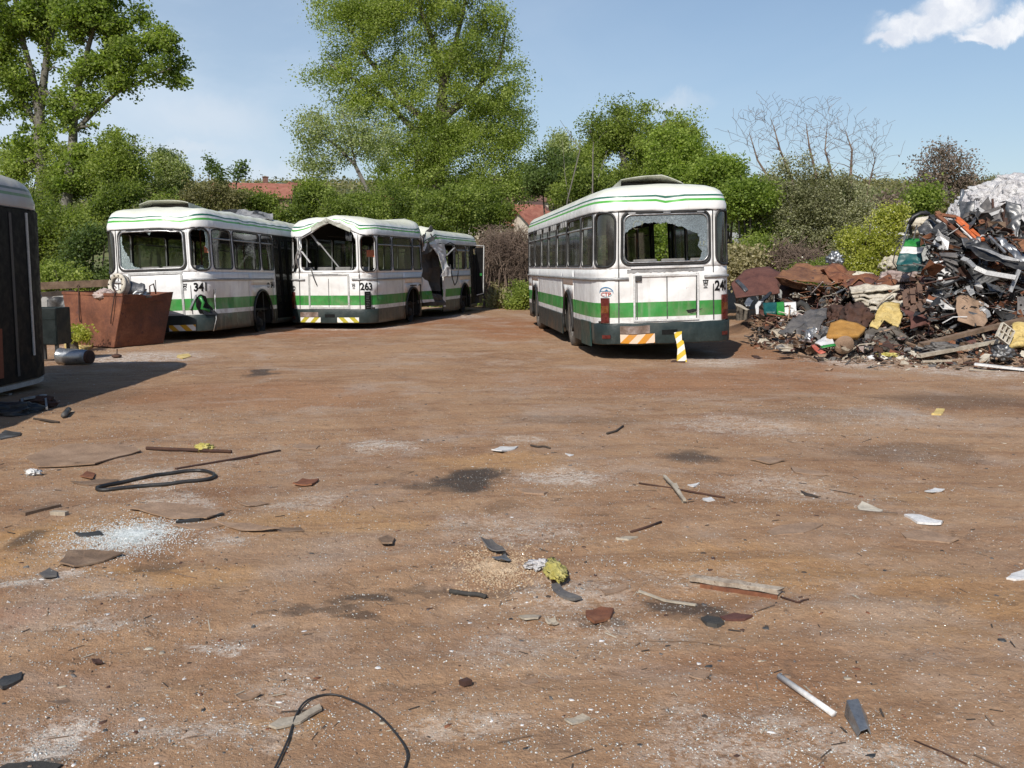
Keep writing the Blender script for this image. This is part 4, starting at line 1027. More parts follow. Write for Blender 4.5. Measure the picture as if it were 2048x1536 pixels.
for v in w_:
    if v[0] == 'rear':
        o = b341.jag_pane(v, hole, 'crazed_pale'); b341.seal(v, o, .020); b341.frame(v, o, .03, .018)
        c = b341.B()
        for (x0, x1) in ((-.64, -.52), (-.1, .0), (.52, .64)): c.slab(x0, x1, 2.385, 2.405, .02, .014)
        c.build('frame_clips', MT['alu'], o, False, merge=False)
    elif v[0] == 'corner':
        if v[1] > 0:
            k, x0, x1, z0, z1, r = v
            hl = [(x0 + .03, z0 + .05), (x0 + .02, z1 - .06), (x0 + .2, z1 - .03), (x1 - .12, z1 - .06), (x1 - .07, z1 - .25), (x1 - .10, z0 + .5), (x1 - .05, z0 + .3), (x1 - .04, z0 + .08), (x0 + .3, z0 + .03), (x0 + .15, z0 + .06)]
            o = b341.jag_pane(v, hl, 'crazed_pale'); b341.seal(v, o, .02)
            t = MB(); t.box((1.02, .55, 1.98), (.2, .01, .14)); t.build('orange_notice', MT['orange_card'], b341.root)
        else: o = b341.pane(v, 'glass_dark'); b341.seal(v, o, .02)
    elif v[0] == 'side': o = b341.pane(v, 'glass'); b341.seal(v, o); b341.slider(v, o)
    else: b341.seal(v, b341.root)
b341.trims(gaps=((-.58, .62), (sY(3.95), sY(6.0)), (sY(9.3), sY(10.5)))); b341.bumper(); b341.panel_frame(-.50, .60, .60, 1.47)
b341.seams([.42, 1.42, 3.08, 4.62, 6.0, 7.32, 8.68, 9.98], [(0.05, .66, 1.36)])
b341.lights('lampred', None)
b341.patch('hazard_plate', .30, .86, .275, .40, MT['hz_amber'], .042, .006); b341.patch('hazard_plate', -.82, -.26, .275, .40, MT['hz_amber'], .042, .006)
b341.text('341', sX(.8) + .21, 1.10, .175); b341.text('341', sY(3.72), 1.13, .15, squash=.9); b341.logo(sY(3.42), 1.19, .19, True); b341.crest(.68, 1.2)
# smashed lamp corner
t = b341.B(); a = sX(.8) + .10
vs = [cmap(a + x, z, .008) for x, z in [(0, 1.00), (.10, 1.03), (.22, .98), (.26, .84), (.36, .74), (.42, .62), (.2, .60), (.05, .62), (-.02, .78)]]; t.add(vs, [tuple(range(9))]); t.build('smashed_lamp_housing', MT['ink'], b341.root, False)
t = b341.B(); t.add([cmap(a - .02, 1.02, .02), cmap(a + .03, 1.03, .05), cmap(a - .12, .72, .05), cmap(a - .16, .73, .03)], [(0, 1, 2, 3)]); t.build('bent_trim', MT['alu'], b341.root, False, solid=.01)
t = b341.B(); t.tube([cmap(a + .08, .98, .03), cmap(a + .14, .85, .06), cmap(a + .10, .74, .03), cmap(a + .25, .68, .05)], .035, 7); t.build('hanging_lamp_bowl', MT['green'], b341.root)
t = b341.B(); t.add([cmap(a + .1, .72, .05), cmap(a + .36, .68, .06), cmap(a + .44, .58, .08), cmap(a + .12, .60, .09)], [(0, 1, 2, 3)]); t.build('torn_bumper_end', MT['black'], b341.root, False, solid=.01)
t = b341.B(); t.tube([cmap(a + .46, 1.13, .02), cmap(a + .42, .9, .05), cmap(a + .38, .5, .06), cmap(a + .30, .24, .05)], .010, 6); t.build('loose_cable', MT['alu'], b341.root)
# crumpled roof skin standing up near the front
t = MB()
ny = 12
def crsheet(pts, nx, nyy, amp, seed, sc=3):
    """bilinear patch between four corners with crumples"""
    A, B_, C_, D_ = [Vector(p) for p in pts]; vs = []; nn = (B_ - A).cross(D_ - A).normalized()
    for i in range(nx + 1):
        for j in range(nyy + 1):
            u, v = i / nx, j / nyy; p = (A * (1 - u) + B_ * u) * (1 - v) + (D_ * (1 - u) + C_ * u) * v
            w = mn.noise(p * sc + Vector((seed, 0, 0))); w2 = 1 - abs(mn.noise(p * sc * 2.1 + Vector((seed, 5, 0)))) * 2
            e = mn.noise_vector(p * sc * 1.5 + Vector((seed, 9, 3))) * amp * .6
            vs.append(p + nn * amp * (w * 1.3 + w2 * .5) + e)
    m = nyy + 1
    return vs, [(i * m + j, (i + 1) * m + j, (i + 1) * m + j + 1, i * m + j + 1) for i in range(nx) for j in range(nyy)]
t.add(*crsheet([(.1, 3.9, 2.88), (1.0, 4.5, 2.84), (.85, 5.0, 3.02), (.1, 4.6, 3.12)], 14, 12, .06, 3)); o = t.build('torn_roof_sheet', [MT['grey_lite'], MT['interior']], b341.root); o.modifiers.new('s', 'SOLIDIFY').thickness = .02
o.modifiers['s'].material_offset = 1
t = MB(); t.add(*crsheet([(-.3, 3.7, 2.88), (.8, 4.5, 2.9), (.6, 4.9, 3.06), (-.4, 4.5, 3.10)], 12, 10, .07, 8)); o = t.build('torn_roof_lining', MT['steel_dark'], b341.root); o.modifiers.new('s', 'SOLIDIFY').thickness = .015
b341.wheel(1, AX_R, .48, False, .30); b341.wheel(-1, AX_R, .48, True); b341.wheel(-1, AX_F, .48); b341.wheel(1, AX_F, .48, False, .36)
b341.door(3.98, 5.97, 4); b341.door(9.33, 10.45, 2)

# ------------------------------------------------------------------ bus 263 (centre, crushed)
def d263(q, p):
    # back roof edge torn up into an arch
    if p.z > 2.37 and p.y < 2.2:
        u = abs(p.x - .10) / .66; bump = max(0, 1 - u ** 1.5)
        fy = gs(p.y, 0, .95); low = max(0, 1 - (p.z - 2.42) / .50)
        q.z += bump * fy * (.03 + .33 * low) * min(1, (p.z - 2.37) / .04)
        q.y += bump * fy * .10 * low
        if p.z < 2.72: q.z += (.055 * edge_noise(p, 7, 4) + .03 * edge_noise(p, 15, 4)) * bump; q.y += (.06 * edge_noise(p, 8, 9) + .03 * edge_noise(p, 17, 9)) * bump
        q.z -= .05 * gs(p.x, -1.05, .3) * fy; q.z += (.05 * edge_noise(p, 2.5, 1) + .022 * (1 - 3 * abs(edge_noise(p, 3.1, 11)))) * fy; q.y += .03 * edge_noise(p, 5, 21) * fy
    # pinch in the middle, right-hand side
    if p.z > 2.2:
        f = gs(p.y, 4.75, .55); sd_ = 1 / (1 + math.exp(-(p.x - .1) * 3.5)); lo = max(0, min(1, (2.85 - p.z) / .3))
        q.z -= f * sd_ * (.24 + .05 * lo); q.x -= f * sd_ * .25 * (.4 + .6 * lo)
        q.z += .15 * gs(p.y, 3.95, .38) * sd_ * (1 - lo) + .10 * gs(p.y, 5.5, .4) * sd_ * (1 - lo)
        q.z -= .10 * (1 / (1 + math.exp(-(p.y - 4.6) * 4)))
        q.z += (.07 * edge_noise(p, 2.2, 5) + .04 * (1 - 3 * abs(edge_noise(p, 2.9, 31)))) * gs(p.y, 4.7, 1.0) + .035 * edge_noise(p, 7, 15) * gs(p.y, 4.7, .7); q.x += .05 * edge_noise(p, 5, 41) * gs(p.y, 4.7, .6)
    # dented corner below the right-hand quarter window
    if p.x > .6 and p.y < 1.5 and .7 < p.z < 1.6:
        f = gs(p.z, 1.36, .14) * gs(p.y, .35, .4); q.x -= .06 * f; q.y += .05 * f; q.z += .02 * edge_noise(p, 6, 2) * f
        g_ = gs(p.z, .98, .12) * gs(p.y, .5, .3); q.x -= .05 * g_
    if p.x > .8 and 2.9 < p.y < 4.1 and p.z < 1.5: q.x += .07 * gs(p.z, 1.15, .2) * gs(p.y, 3.6, .35) - .05 * gs(p.y, 4.0, .2)
    return q
P263 = bus_paint('white_green_bus_paint_crushed', 1, 13)
b263 = Bus('city_bus', (-4.56, 23.784, -.113), 12.3, .42, .14, 'white and green scrap bus 263 with torn back roof and crushed middle', d263, P263)
w_ = b263.shell(right_mid_gap=6.0); b263.roof(); b263.underbody(); b263.interior(seats=(1.9, 2.8, 7.2, 8.0))
for v in w_:
    if v[0] == 'rear': pass
    elif v[0] == 'corner':
        if v[1] > 0:
            b263.seal(v, b263.root, .016); t = MB(); t.box((.95, .60, 1.98), (.30, .01, .17)); t.build('orange_notice', MT['orange_card'], b263.root)
            t = MB(); t.box((.98, .62, 1.93), (.03, .01, .62)); t.build('white_stick', MT['white_panel'], b263.root)
        else: b263.seal(v, b263.root, .016)
    elif v[0] == 'side':
        if v[1] > 0 and sY(5.9) < v[1] < sY(6.4): b263.seal(v, b263.root); continue
        o = b263.pane(v, 'glass'); b263.seal(v, o); b263.slider(v, o)
    else: b263.seal(v, b263.root)
b263.trims(gaps=((-.56, .56), (sY(3.8), sY(6.05)), (sY(9.3), sY(10.5)))); b263.bumper(); b263.panel_frame(-.50, .50, .62, 1.44)
b263.seams([.42, 1.42, 3.08, 7.38, 8.76, 9.98], [(0.0, .66, 1.36)])
b263.lights('lampred', None); a = sX(.8) + .12
b263.patch('empty_lamp_frame', a, a + .15, .60, 1.04, 'ink', .006, .03)
t = b263.B(); rr_ = random.Random(2)
for k in range(9): z = .64 + k * .043; t.slab(a + .02 + rr_.uniform(0, .02), a + .11 + rr_.uniform(-.02, .02), z, z + .012, .036, .01)
t.build('broken_lamp_bits', MT['steel'], b263.root, False, merge=False)
b263.patch('hazard_plate', -.78, -.22, .275, .40, MT['hz_yellowL'], .042, .006); b263.patch('hazard_plate', .22, .78, .275, .40, MT['hz_yellowR'], .042, .006); b263.patch('number_plate', -.78, -.28, .41, .53, 'plate', .042, .006)
b263.text('263', sX(.8) + .18, 1.08, .18); b263.logo(-(sX(.8) + .22), 1.12, .2, True); b263.crest(.66, 1.18)
b263.patch('torn_sticker', -.40, .26, 1.455, 1.485, 'grey_lite', .02, .003)
t = MB(); t.add(*crsheet([(-.45, .02, 2.62), (.0, -.03, 2.86), (.02, .0, 2.74), (-.42, .04, 2.54)], 14, 5, .035, 31)); t.add(*crsheet([(.0, -.03, 2.86), (.62, .0, 2.58), (.58, .03, 2.50), (.02, .0, 2.76)], 14, 5, .035, 33))
o = t.build('torn_roof_edge', MT['cream_roof'], b263.root); o.modifiers.new('s', 'SOLIDIFY').thickness = .008
# snapped pillars at the left of the back window
t = b263.B()
t.tube([(-.76, .02, 2.44), (-.70, -.04, 2.18), (-.80, -.05, 1.98), (-.92, -.02, 1.62)], .022, 6); t.tube([(-.72, .02, 2.35), (-.66, -.06, 2.1), (-.84, -.02, 1.9), (-.78, -.05, 1.62)], .018, 6)
t.build('snapped_pillar', MT['alu'], b263.root)
t = b263.B(); t.bar((-.68, -.03, 2.05), (-.42, -.10, 1.76), .05, .015); t.build('bent_trim', MT['white_panel'], b263.root, False, merge=False)
t = b263.B(); t.bar((-.36, .35, 2.25), (.12, .5, 1.6), .07, .03); t.bar((-.56, .25, 2.5), (-.36, .35, 2.2), .10, .04); t.build('fallen_pillar', MT['grey_lite'], b263.root, False, merge=False)
t = b263.B(); t.add(*crsheet([(.35, .15, 2.72), (.62, .1, 2.5), (.60, .12, 2.28), (.42, .2, 2.30)], 8, 8, .03, 2)); t.build('hanging_ceiling_panel', MT['steel_dark'], b263.root, False)
t = b263.B(); t.tube([cmap(-.45, 1.6, .02), cmap(-.38, 1.4, .05), cmap(-.30, 1.2, .03)], .012, 6); t.build('loose_cable', MT['steel_dark'], b263.root)
# torn body sheets at the crushed middle
t = MB(); t.add(*crsheet([(1.12, 5.0, 2.30), (1.22, 6.1, 2.32), (1.26, 6.25, 1.95), (1.20, 5.7, 1.9)], 8, 8, .03, 4)); t.add(*crsheet([(1.18, 5.45, 2.05), (1.25, 6.1, 2.0), (1.40, 6.05, 1.42), (1.34, 5.75, 1.36)], 8, 10, .035, 5)); t.add(*crsheet([(1.38, 5.75, 1.62), (1.42, 6.05, 1.62), (1.44, 6.0, 1.34), (1.30, 5.45, 1.34)], 8, 6, .03, 6))
o = t.build('torn_side_sheet', MT['white_panel'], b263.root); o.modifiers.new('s', 'SOLIDIFY').thickness = .012
t = MB(); t.add(*crsheet([(1.19, 5.98, 1.3), (1.22, 6.12, 1.3), (1.25, 6.1, .4), (1.20, 6.0, .4)], 3, 12, .03, 9)); o = t.build('torn_edge', MT['white_panel'], b263.root); o.modifiers.new('s', 'SOLIDIFY').thickness = .012
t = MB(); t.add(*crsheet([(.7, 4.0, 2.2), (1.0, 5.8, 2.25), (.9, 5.8, 1.2), (.6, 4.1, 1.3)], 10, 8, .07, 12)); t.add(*crsheet([(.2, 5.5, 2.4), (1.1, 5.9, 2.4), (1.15, 5.95, .9), (.2, 5.6, .9)], 10, 12, .06, 22)); t.add(*crsheet([(.5, 4.1, .9), (1.25, 5.6, .8), (1.35, 5.8, .45), (.6, 4.2, .5)], 10, 8, .06, 14)); o = t.build('crumpled_interior', MT['interior'], b263.root); o.modifiers.new('s', 'SOLIDIFY').thickness = .012
def rawsheet(pts, nx, ny_, amp, seed, name):
    t = b263.B(); d_ = b263._d; t.add(*crsheet(pts, nx, ny_, amp, seed)); o = t.build(name, [P263, MT['interior']], b263.root, False); m_ = o.modifiers.new('s', 'SOLIDIFY'); m_.thickness = .01; m_.material_offset = 1
rawsheet([(1.22, 3.82, 1.36), (1.30, 4.22, 1.22), (1.40, 4.42, .62), (1.24, 3.86, .62)], 6, 10, .025, 51, 'torn_wall_piece')
rawsheet([(1.20, 3.9, 2.56), (1.12, 5.6, 2.60), (1.18, 5.4, 2.36), (1.24, 4.05, 2.38)], 16, 5, .05, 52, 'crushed_roof_edge')
rawsheet([(1.10, 4.5, 2.78), (1.0, 5.5, 2.88), (1.18, 5.6, 2.62), (1.22, 4.7, 2.56)], 12, 6, .06, 53, 'crushed_roof_flap')
t = MB(); pts = [Vector((1.27, 6.35 + .45 * math.sin(k * .5236 * .5) , 2.35 - .0)) for k in range(1)]
pts = [(1.22, 6.15, 2.3), (1.28, 6.6, 2.38), (1.30, 7.15, 2.3), (1.32, 7.35, 2.0), (1.33, 7.32, 1.5), (1.33, 7.1, 1.15), (1.33, 6.85, 1.05), (1.33, 6.6, 1.25), (1.32, 6.4, 1.7)]
t.tube(pts, .016, 6); t.build('hanging_rubber_seal', MT['gasket'], b263.root, True)
t = MB(); t.bar((1.3, 6.1, 1.98), (1.34, 6.85, 2.22), .05, .02); t.bar((1.34, 6.85, 2.22), (1.3, 7.3, 2.12), .05, .02); t.build('bent_window_frame', MT['grey_lite'], b263.root)
b263.wheel(1, AX_R, .48, False, .40); b263.wheel(-1, AX_R, .48); b263.wheel(-1, AX_F, .48); b263.wheel(1, AX_F - .05, .48, False, .38)
# front door leaf standing open
t = b263.B(); t.box((1.33, 10.15, 1.5), (.30, .04, 1.75), Matrix.Rotation(R(35), 3, 'Z')); o = t.build('door', MT['ink'], b263.root, False)
q = MB(); 
for (a_, b_) in (((1.2, 10.02, 2.36), (1.46, 10.2, 2.34)), ((1.46, 10.2, 2.34), (1.42, 10.2, .70)), ((1.42, 10.2, .70), (1.22, 10.02, .64))): q.bar(a_, b_, .04, .03)
q.build('door_edge_trim', MT['alu_dull'], o)
q = MB(); q.box((1.36, 10.10, 1.35), (.09, .01, .09), Matrix.Rotation(R(35), 3, 'Z')); q.build('door_badge', MT['green'], o)
t = MB(); t.box((1.10, 10.5, 1.2), (.30, .5, 1.7)); t.build('front_step_well', MT['interior'], b263.root)
b263.door(9.33, 9.9, 1)

# ------------------------------------------------------------------ bus at the left edge, only its front right corner in view
PL = bus_paint('white_green_bus_paint_grime_shade', .6, 21, .6)  # coat darkened for grime and for the shade of a grazing sun
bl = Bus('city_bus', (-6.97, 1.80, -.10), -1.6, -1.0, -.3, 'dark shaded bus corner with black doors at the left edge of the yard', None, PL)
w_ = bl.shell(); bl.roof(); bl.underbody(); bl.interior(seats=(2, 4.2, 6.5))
for v in w_:
    if v[0] == 'front': o = bl.pane(v, 'glass_dark'); bl.seal(v, o)
    elif v[0] == 'side': o = bl.pane(v, 'glass_dark'); bl.seal(v, o)
    else: bl.seal(v, bl.root)
bl.trims(gaps=((sY(3.95), sY(6.0)), (sY(9.3), sY(10.5)))); bl.bumper(); bl.lights(); bl.seams([1.42, 3.1, 7.4])
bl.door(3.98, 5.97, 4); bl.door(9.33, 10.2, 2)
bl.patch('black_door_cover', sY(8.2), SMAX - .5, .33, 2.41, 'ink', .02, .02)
bl.patch('door_edge_strip', sY(10.02), sY(10.07), .62, 2.38, 'alu_dull', .042, .012)
bl.patch('black_gap_strip', sY(9.6), sY(9.66), .4, 2.36, 'interior', .042, .006)
bl.patch('orange_panel', sY(8.7), sY(9.25), .42, 1.0, 'orange_dark', .045, .012)
bl.patch('sill_trim', sY(9.0), SMAX - .3, .25, .31, 'alu_dull', .008, .02)
for sg in (-1, 1):
    for ax in (AX_R, AX_F): bl.wheel(sg, ax, .48)
for b_ in (b240, b341, b263, bl): pass
# ------------------------------------------------------------------ vegetation
def leaf_cloud(name, C, size, tones, mat, parent=None, seed=1, flat=.0, per=1):
    """C: leaf centres (n,3); a small rhombic leaf, slightly folded, at every centre"""
    g = np.random.default_rng(seed); n = len(C)
    d = g.normal(size=(n, 3)); d[:, 2] *= .7; d /= np.linalg.norm(d, axis=1)[:, None]
    e = g.normal(size=(n, 3)); e -= (e * d).sum(1)[:, None] * d; e /= np.linalg.norm(e, axis=1)[:, None]
    L_ = (size * g.uniform(.6, 1.35, n))[:, None]; W_ = L_ * g.uniform(.55, .85, n)[:, None]
    v = np.stack([C - d * L_ * .5, C + e * W_ * .5 - d * L_ * .08, C + d * L_ * .5, C - e * W_ * .5 - d * L_ * .08], 1).reshape(-1, 3)
    q = np.arange(4 * n).reshape(n, 4)
    o = npmesh(name, v, q, mat, parent, tone=tones)
    return o
def blob_points(lobes, n, g, shell=2.0, gap=.0, gsc=.5, zmin=.2):
    """n points in a union of ellipsoids, thinned by low-frequency noise so that gaps stay open"""
    vol = np.array([l[3] * l[4] * l[5] for l in lobes]) ** .8; vol = vol / vol.sum(); out_ = []
    got = 0; it = 0
    while got < n and it < 60:
        it += 1; m = n * 2
        k = g.choice(len(lobes), m, p=vol); Lb = np.array([l[:6] for l in lobes])[k]
        u = g.normal(size=(m, 3)); u /= np.linalg.norm(u, axis=1)[:, None]; r = g.uniform(0, 1, m) ** (1 / shell)
        # lumpy outline
        lump = 1 + .22 * np.sin(u[:, 0] * 5 + k * 2.1) * np.sin(u[:, 2] * 6 + k) + .14 * np.sin(u[:, 1] * 9 + u[:, 2] * 11 + k * 1.7)
        p = Lb[:, :3] + u * (r * lump)[:, None] * Lb[:, 3:6]
        if gap > 0:
            f = (n1(p[:, 0] + p[:, 1] * .5, p[:, 2], gsc * .16) + n2(p[:, 1], p[:, 2] - p[:, 0], gsc * .22)) * .5
            p = p[f + g.normal(size=len(p)) * .10 > -.55 + gap]
        p = p[p[:, 2] > zmin]; out_.append(p); got += len(p)
    return np.concatenate(out_)[:n]
def grow(trunks, tips, g, r_tip=.008, r_max=.12, sag=.08, rise=.35, above=1.2, jit=.06):
    """connect every tip to the nearest wood already grown; returns branch polylines with radii"""
    nodes = []
    for t in trunks:
        for a, b in zip(t[:-1], t[1:]):
            for k in np.linspace(0, 1, 6)[:-1]: nodes.append([a[i] * (1 - k) + b[i] * k for i in range(4)])
        nodes.append(list(t[-1]))
    P = np.array(nodes); br = []
    base = P[:, :3].mean(0); order = np.argsort([np.min(np.linalg.norm(P[:, :3] - t, axis=1)) for t in tips])
    cap = len(tips) * 4 + len(P) + 10; buf = np.zeros((cap, 4)); buf[:len(P)] = P; k = len(P)
    for i in order:
        t = tips[i]; dv = buf[:k, :3] - t; dist = np.linalg.norm(dv, axis=1) + np.clip(dv[:, 2] + .1, 0, None) * above   # prefer wood lying below
        j = int(np.argmin(dist)); a = buf[j, :3]; r0 = min(buf[j, 3] * .62, r_max); r0 = max(r0, r_tip)
        ln = np.linalg.norm(t - a)
        m1 = a + (t - a) * .35 + np.array([0, 0, rise * ln * .25]) + g.normal(size=3) * ln * jit
        m2 = a + (t - a) * .7 + np.array([0, 0, rise * ln * .18]) + g.normal(size=3) * ln * jit
        rs = [r0, max(r0 * .75, r_tip), max(r0 * .5, r_tip), r_tip]
        br.append(([a, m1, m2, t], rs))
        for p, r in ((m1, rs[1]), (m2, rs[2]), (t, rs[3])): buf[k, :3] = p; buf[k, 3] = r; k += 1
    return br
def wood_mesh(name, trunks, branches, mats, parent, sides=(9, 4), min_r=0, seed=0):
    b = MB()
    for t in trunks: b.tube([p[:3] for p in t], [p[3] for p in t], sides[0], caps=False)
    for pts, rs in branches:
        if max(rs) >= min_r: b.tube(pts, rs, sides[1] if max(rs) < .03 else 6, caps=False)
    return b.build(name, mats, parent, True)
def tree(name, label, cat, base, trunks, lobes, leafmat, ncl, nleaf, lsize, crad, seed, bark='bark', gap=.0, gsc=.5, r_tip=.006, wood_cl=None, group=None, shell=2.2, tone_c=.6, rise=.35, kids=True, zmin=.2, extra=None, rmax=.12):
    """tapered trunk(s), limbs grown to the leaf clusters, and a crown of separate leaves"""
    g = np.random.default_rng(seed); root = empty(name, base); tag(root, label, cat, group)
    B0 = np.array(base)
    tips = blob_points(lobes, ncl, g, shell, gap, gsc, zmin)
    nb = wood_cl or ncl
    if trunks:
        tr = [[(x - B0[0], y - B0[1], z - B0[2], r) for x, y, z, r in t] for t in trunks]
        sel = tips[g.permutation(len(tips))[:nb]]
        br = grow([[(*p,) for p in t] for t in trunks], sel, g, r_tip, rise=rise, r_max=rmax)
        br = [([np.array(p) - B0 for p in pts], rs) for pts, rs in br]
        wood_mesh('trunk', tr, br, MT[bark], root)
    n = len(tips) * nleaf
    c = np.repeat(tips, nleaf, 0); rr = np.clip(g.normal(size=(n, 3)), -1.7, 1.7) * crad * np.repeat(g.uniform(.5, 1.4, len(tips)), nleaf)[:, None]; rr[:, 2] *= .75
    c = c + rr
    ct = np.repeat(g.uniform(0, 1, len(tips)), nleaf); tone = np.clip(tone_c * ct + (1 - tone_c) * g.uniform(0, 1, n), 0, 1)
    ok = c[:, 2] > zmin - .1; c = c[ok]; tone = tone[ok]
    leaf_cloud('crown', c - B0, lsize, tone, LF[leafmat], root, seed)
    if extra:
        cc = c[g.permutation(len(c))[:extra[1]]] + g.normal(size=(extra[1], 3)) * .04
        leaf_cloud('blossom', cc - B0, extra[2], g.uniform(0, 1, extra[1]), LF[extra[0]], root, seed + 9)
    return root
def lobe(px, py, Y, rx, ry, depth=None):
    """ellipsoid centred on a sight line at distance Y, sizes given in photo pixels"""
    c = at(px, py, Y); k = Y / FPX
    return (c.x, c.y, c.z, rx * k, (depth if depth else (rx + ry) / 2 * k), ry * k)
def ground_at(px, Y):
    x = (px - 1024) / FPX * Y; return (x, Y, Hf(x, Y))
def trunkpx(pts, Y):
    """polyline given as (px, py, radius) at distance Y, first point dropped to the ground"""
    o = []
    for i, (px, py, r) in enumerate(pts):
        p = at(px, py, Y)
        z = Hf(p.x, p.y) - .1 if i == 0 else p.z
        o.append((p.x, p.y + .0, z, r))
    return o
# tall poplars, left
Y = 40
tree('poplar_tree', 'tall pale-barked poplar with forked trunk at the far left edge', 'tree', ground_at(90, Y),
     [trunkpx([(88, 590, .26), (88, 420, .24), (78, 270, .21), (80, 215, .19), (88, 160, .15), (97, 90, .12), (118, 0, .12), (130, -120, .06)], Y), trunkpx([(82, 232, .2), (80, 232, .2), (64, 150, .14), (40, 60, .09), (20, -60, .05)], Y)[1:], trunkpx([(70, 240, .13), (72, 245, .13), (40, 195, .10), (0, 145, .07), (-30, 120, .04)], Y)[1:]],
     [lobe(35, 60, Y, 75, 85), lobe(10, 150, Y, 60, 50), lobe(80, 20, Y, 60, 60), lobe(-40, 60, Y, 80, 130), lobe(60, -90, Y, 110, 90), lobe(110, 110, Y, 35, 40), lobe(20, 230, Y, 45, 30), lobe(105, 195, Y, 30, 30), lobe(60, 300, Y, 50, 45), lobe(100, 260, Y, 28, 40), lobe(50, 190, Y, 50, 40)],
     'poplar', 900, 52, .125, .20, 11, 'bark_mid', gap=.42, gsc=2.6, tone_c=.55)
Y = 38
tree('poplar_tree', 'leaning poplar with one long limb reaching right over bus 341', 'tree', ground_at(135, Y),
     [trunkpx([(120, 590, .24), (132, 420, .22), (145, 300, .18), (148, 240, .15), (158, 170, .12), (178, 90, .09), (200, 10, .08), (215, -90, .04)], Y),
      trunkpx([(150, 262, .10), (150, 262, .10), (190, 222, .085), (235, 185, .065), (290, 158, .045), (345, 135, .03)], Y)[1:],
      trunkpx([(146, 232, .1), (142, 215, .10), (112, 195, .06), (90, 180, .03)], Y)[1:]],
     [lobe(215, 110, Y, 60, 45), lobe(290, 115, Y, 62, 48), lobe(345, 135, Y, 30, 26), lobe(200, 40, Y, 70, 50), lobe(255, 35, Y, 45, 35), lobe(165, 120, Y, 38, 60), lobe(190, 205, Y, 30, 30), lobe(350, 168, Y, 18, 12), lobe(320, 80, Y, 40, 25), lobe(215, -60, Y, 70, 60), lobe(150, 30, Y, 30, 60), lobe(170, 290, Y, 38, 50), lobe(130, 230, Y, 30, 50), lobe(240, 170, Y, 40, 30), lobe(150, 350, Y, 50, 40)],
     'poplar', 960, 52, .12, .19, 12, 'bark_mid', gap=.45, gsc=2.8, tone_c=.55)
# giant poplar in the middle
Y = 48
tree('poplar_tree', 'giant broad poplar rising out of the picture above bus 263', 'tree', ground_at(880, Y),
     [trunkpx([(870, 560, .45), (872, 400, .40), (878, 300, .34), (884, 200, .27), (886, 170, .22), (868, 90, .15), (835, 0, .09), (800, -120, .06)], Y),
      trunkpx([(884, 185, .2), (884, 185, .2), (905, 110, .14), (925, 30, .09), (945, -80, .05)], Y)[1:],
      trunkpx([(880, 240, .22), (880, 240, .22), (945, 190, .15), (1000, 120, .08), (1015, 40, .04)], Y)[1:],
      trunkpx([(878, 260, .2), (876, 260, .2), (800, 200, .14), (730, 110, .09), (690, 40, .04)], Y)[1:],
      trunkpx([(845, 400, .2), (838, 330, .2), (830, 262, .16), (760, 190, .1), (660, 130, .05)], Y)[1:]],
     [lobe(740, 60, Y, 110, 60), lobe(660, 140, Y, 62, 32), lobe(700, 25, Y, 75, 45), lobe(850, 20, Y, 130, 70), lobe(960, 60, Y, 70, 85), lobe(760, 160, Y, 95, 50), lobe(950, 170, Y, 80, 60), lobe(1005, 190, Y, 55, 75), lobe(1025, 270, Y, 40, 60), lobe(850, 230, Y, 120, 55), lobe(720, 215, Y, 75, 38), lobe(960, 280, Y, 90, 70), lobe(820, 320, Y, 110, 60), lobe(870, -100, Y, 150, 70), lobe(870, 390, Y, 150, 60), lobe(980, 370, Y, 75, 60), lobe(880, 130, Y, 60, 60), lobe(880, 300, Y, 70, 70), lobe(1040, 340, Y, 30, 60)],
     'spring', 3300, 66, .098, .31, 13, 'bark', gap=.36, gsc=2.4, wood_cl=2200, shell=2.3, tone_c=.55)
Y = 43
tree('willow_tree', 'thin sparse pale-leaved tree leaning left beside the giant poplar', 'tree', ground_at(775, Y),
     [trunkpx([(790, 590, .14), (765, 430, .12), (735, 380, .10), (710, 330, .08), (670, 290, .05), (635, 260, .02)], Y), trunkpx([(720, 350, .06), (715, 345, .06), (700, 280, .04), (685, 220, .02)], Y)[1:]],
     [lobe(630, 260, Y, 48, 52), lobe(615, 335, Y, 45, 38), lobe(690, 250, Y, 50, 50), lobe(740, 290, Y, 55, 50), lobe(660, 320, Y, 50, 40)],
     'sparse', 420, 30, .10, .24, 14, 'twig_grey', gap=.30, gsc=2, shell=2)
# thicket behind the left buses
def thick(px, py, rx, ry, Y, mat, seed, ncl=150, nleaf=75, ls=.10, cr=.26, label=None, gap=.30, name='bush', cat='bush', bark='bark', extra=None, group='bushes behind the scrapped buses', tone_c=.6, nst=4, shell=2.2, wood=None, lob=None):
    c = at(px, py, Y); k = Y / FPX; g = np.random.default_rng(seed)
    lobes = [lobe(px, py, Y, rx * .8, ry * .8)]
    for i in range(5):
        a = g.uniform(0, 6.28); lobes.append(lobe(px + math.cos(a) * rx * .55, py + math.sin(a) * ry * .5, Y + g.uniform(-.6, .6), rx * g.uniform(.3, .5), ry * g.uniform(.3, .5)))
    if lob: lobes = [lobe(a, b, Y, r1, r2) for a, b, r1, r2 in lob]
    b = ground_at(px, Y); st = []
    for i in range(nst):
        a = g.uniform(-1, 1); top = (c.x + a * rx * k * .6, Y + g.uniform(-.5, .5), c.z + ry * k * g.uniform(.2, .7))
        st.append([(b[0] + a * rx * k * .15, Y, b[2] - .1, .06), ((b[0] + a * rx * k * .35), Y, (b[2] + top[2]) / 2, .045), (*top, .015)])
    return tree(name, label, cat, b, st, lobes, mat, ncl, nleaf, ls, cr, seed, bark, gap=gap, gsc=2.2, group=group, tone_c=tone_c, wood_cl=wood or int(ncl * .6), shell=shell, zmin=b[2] + .05, extra=extra, rmax=.05)
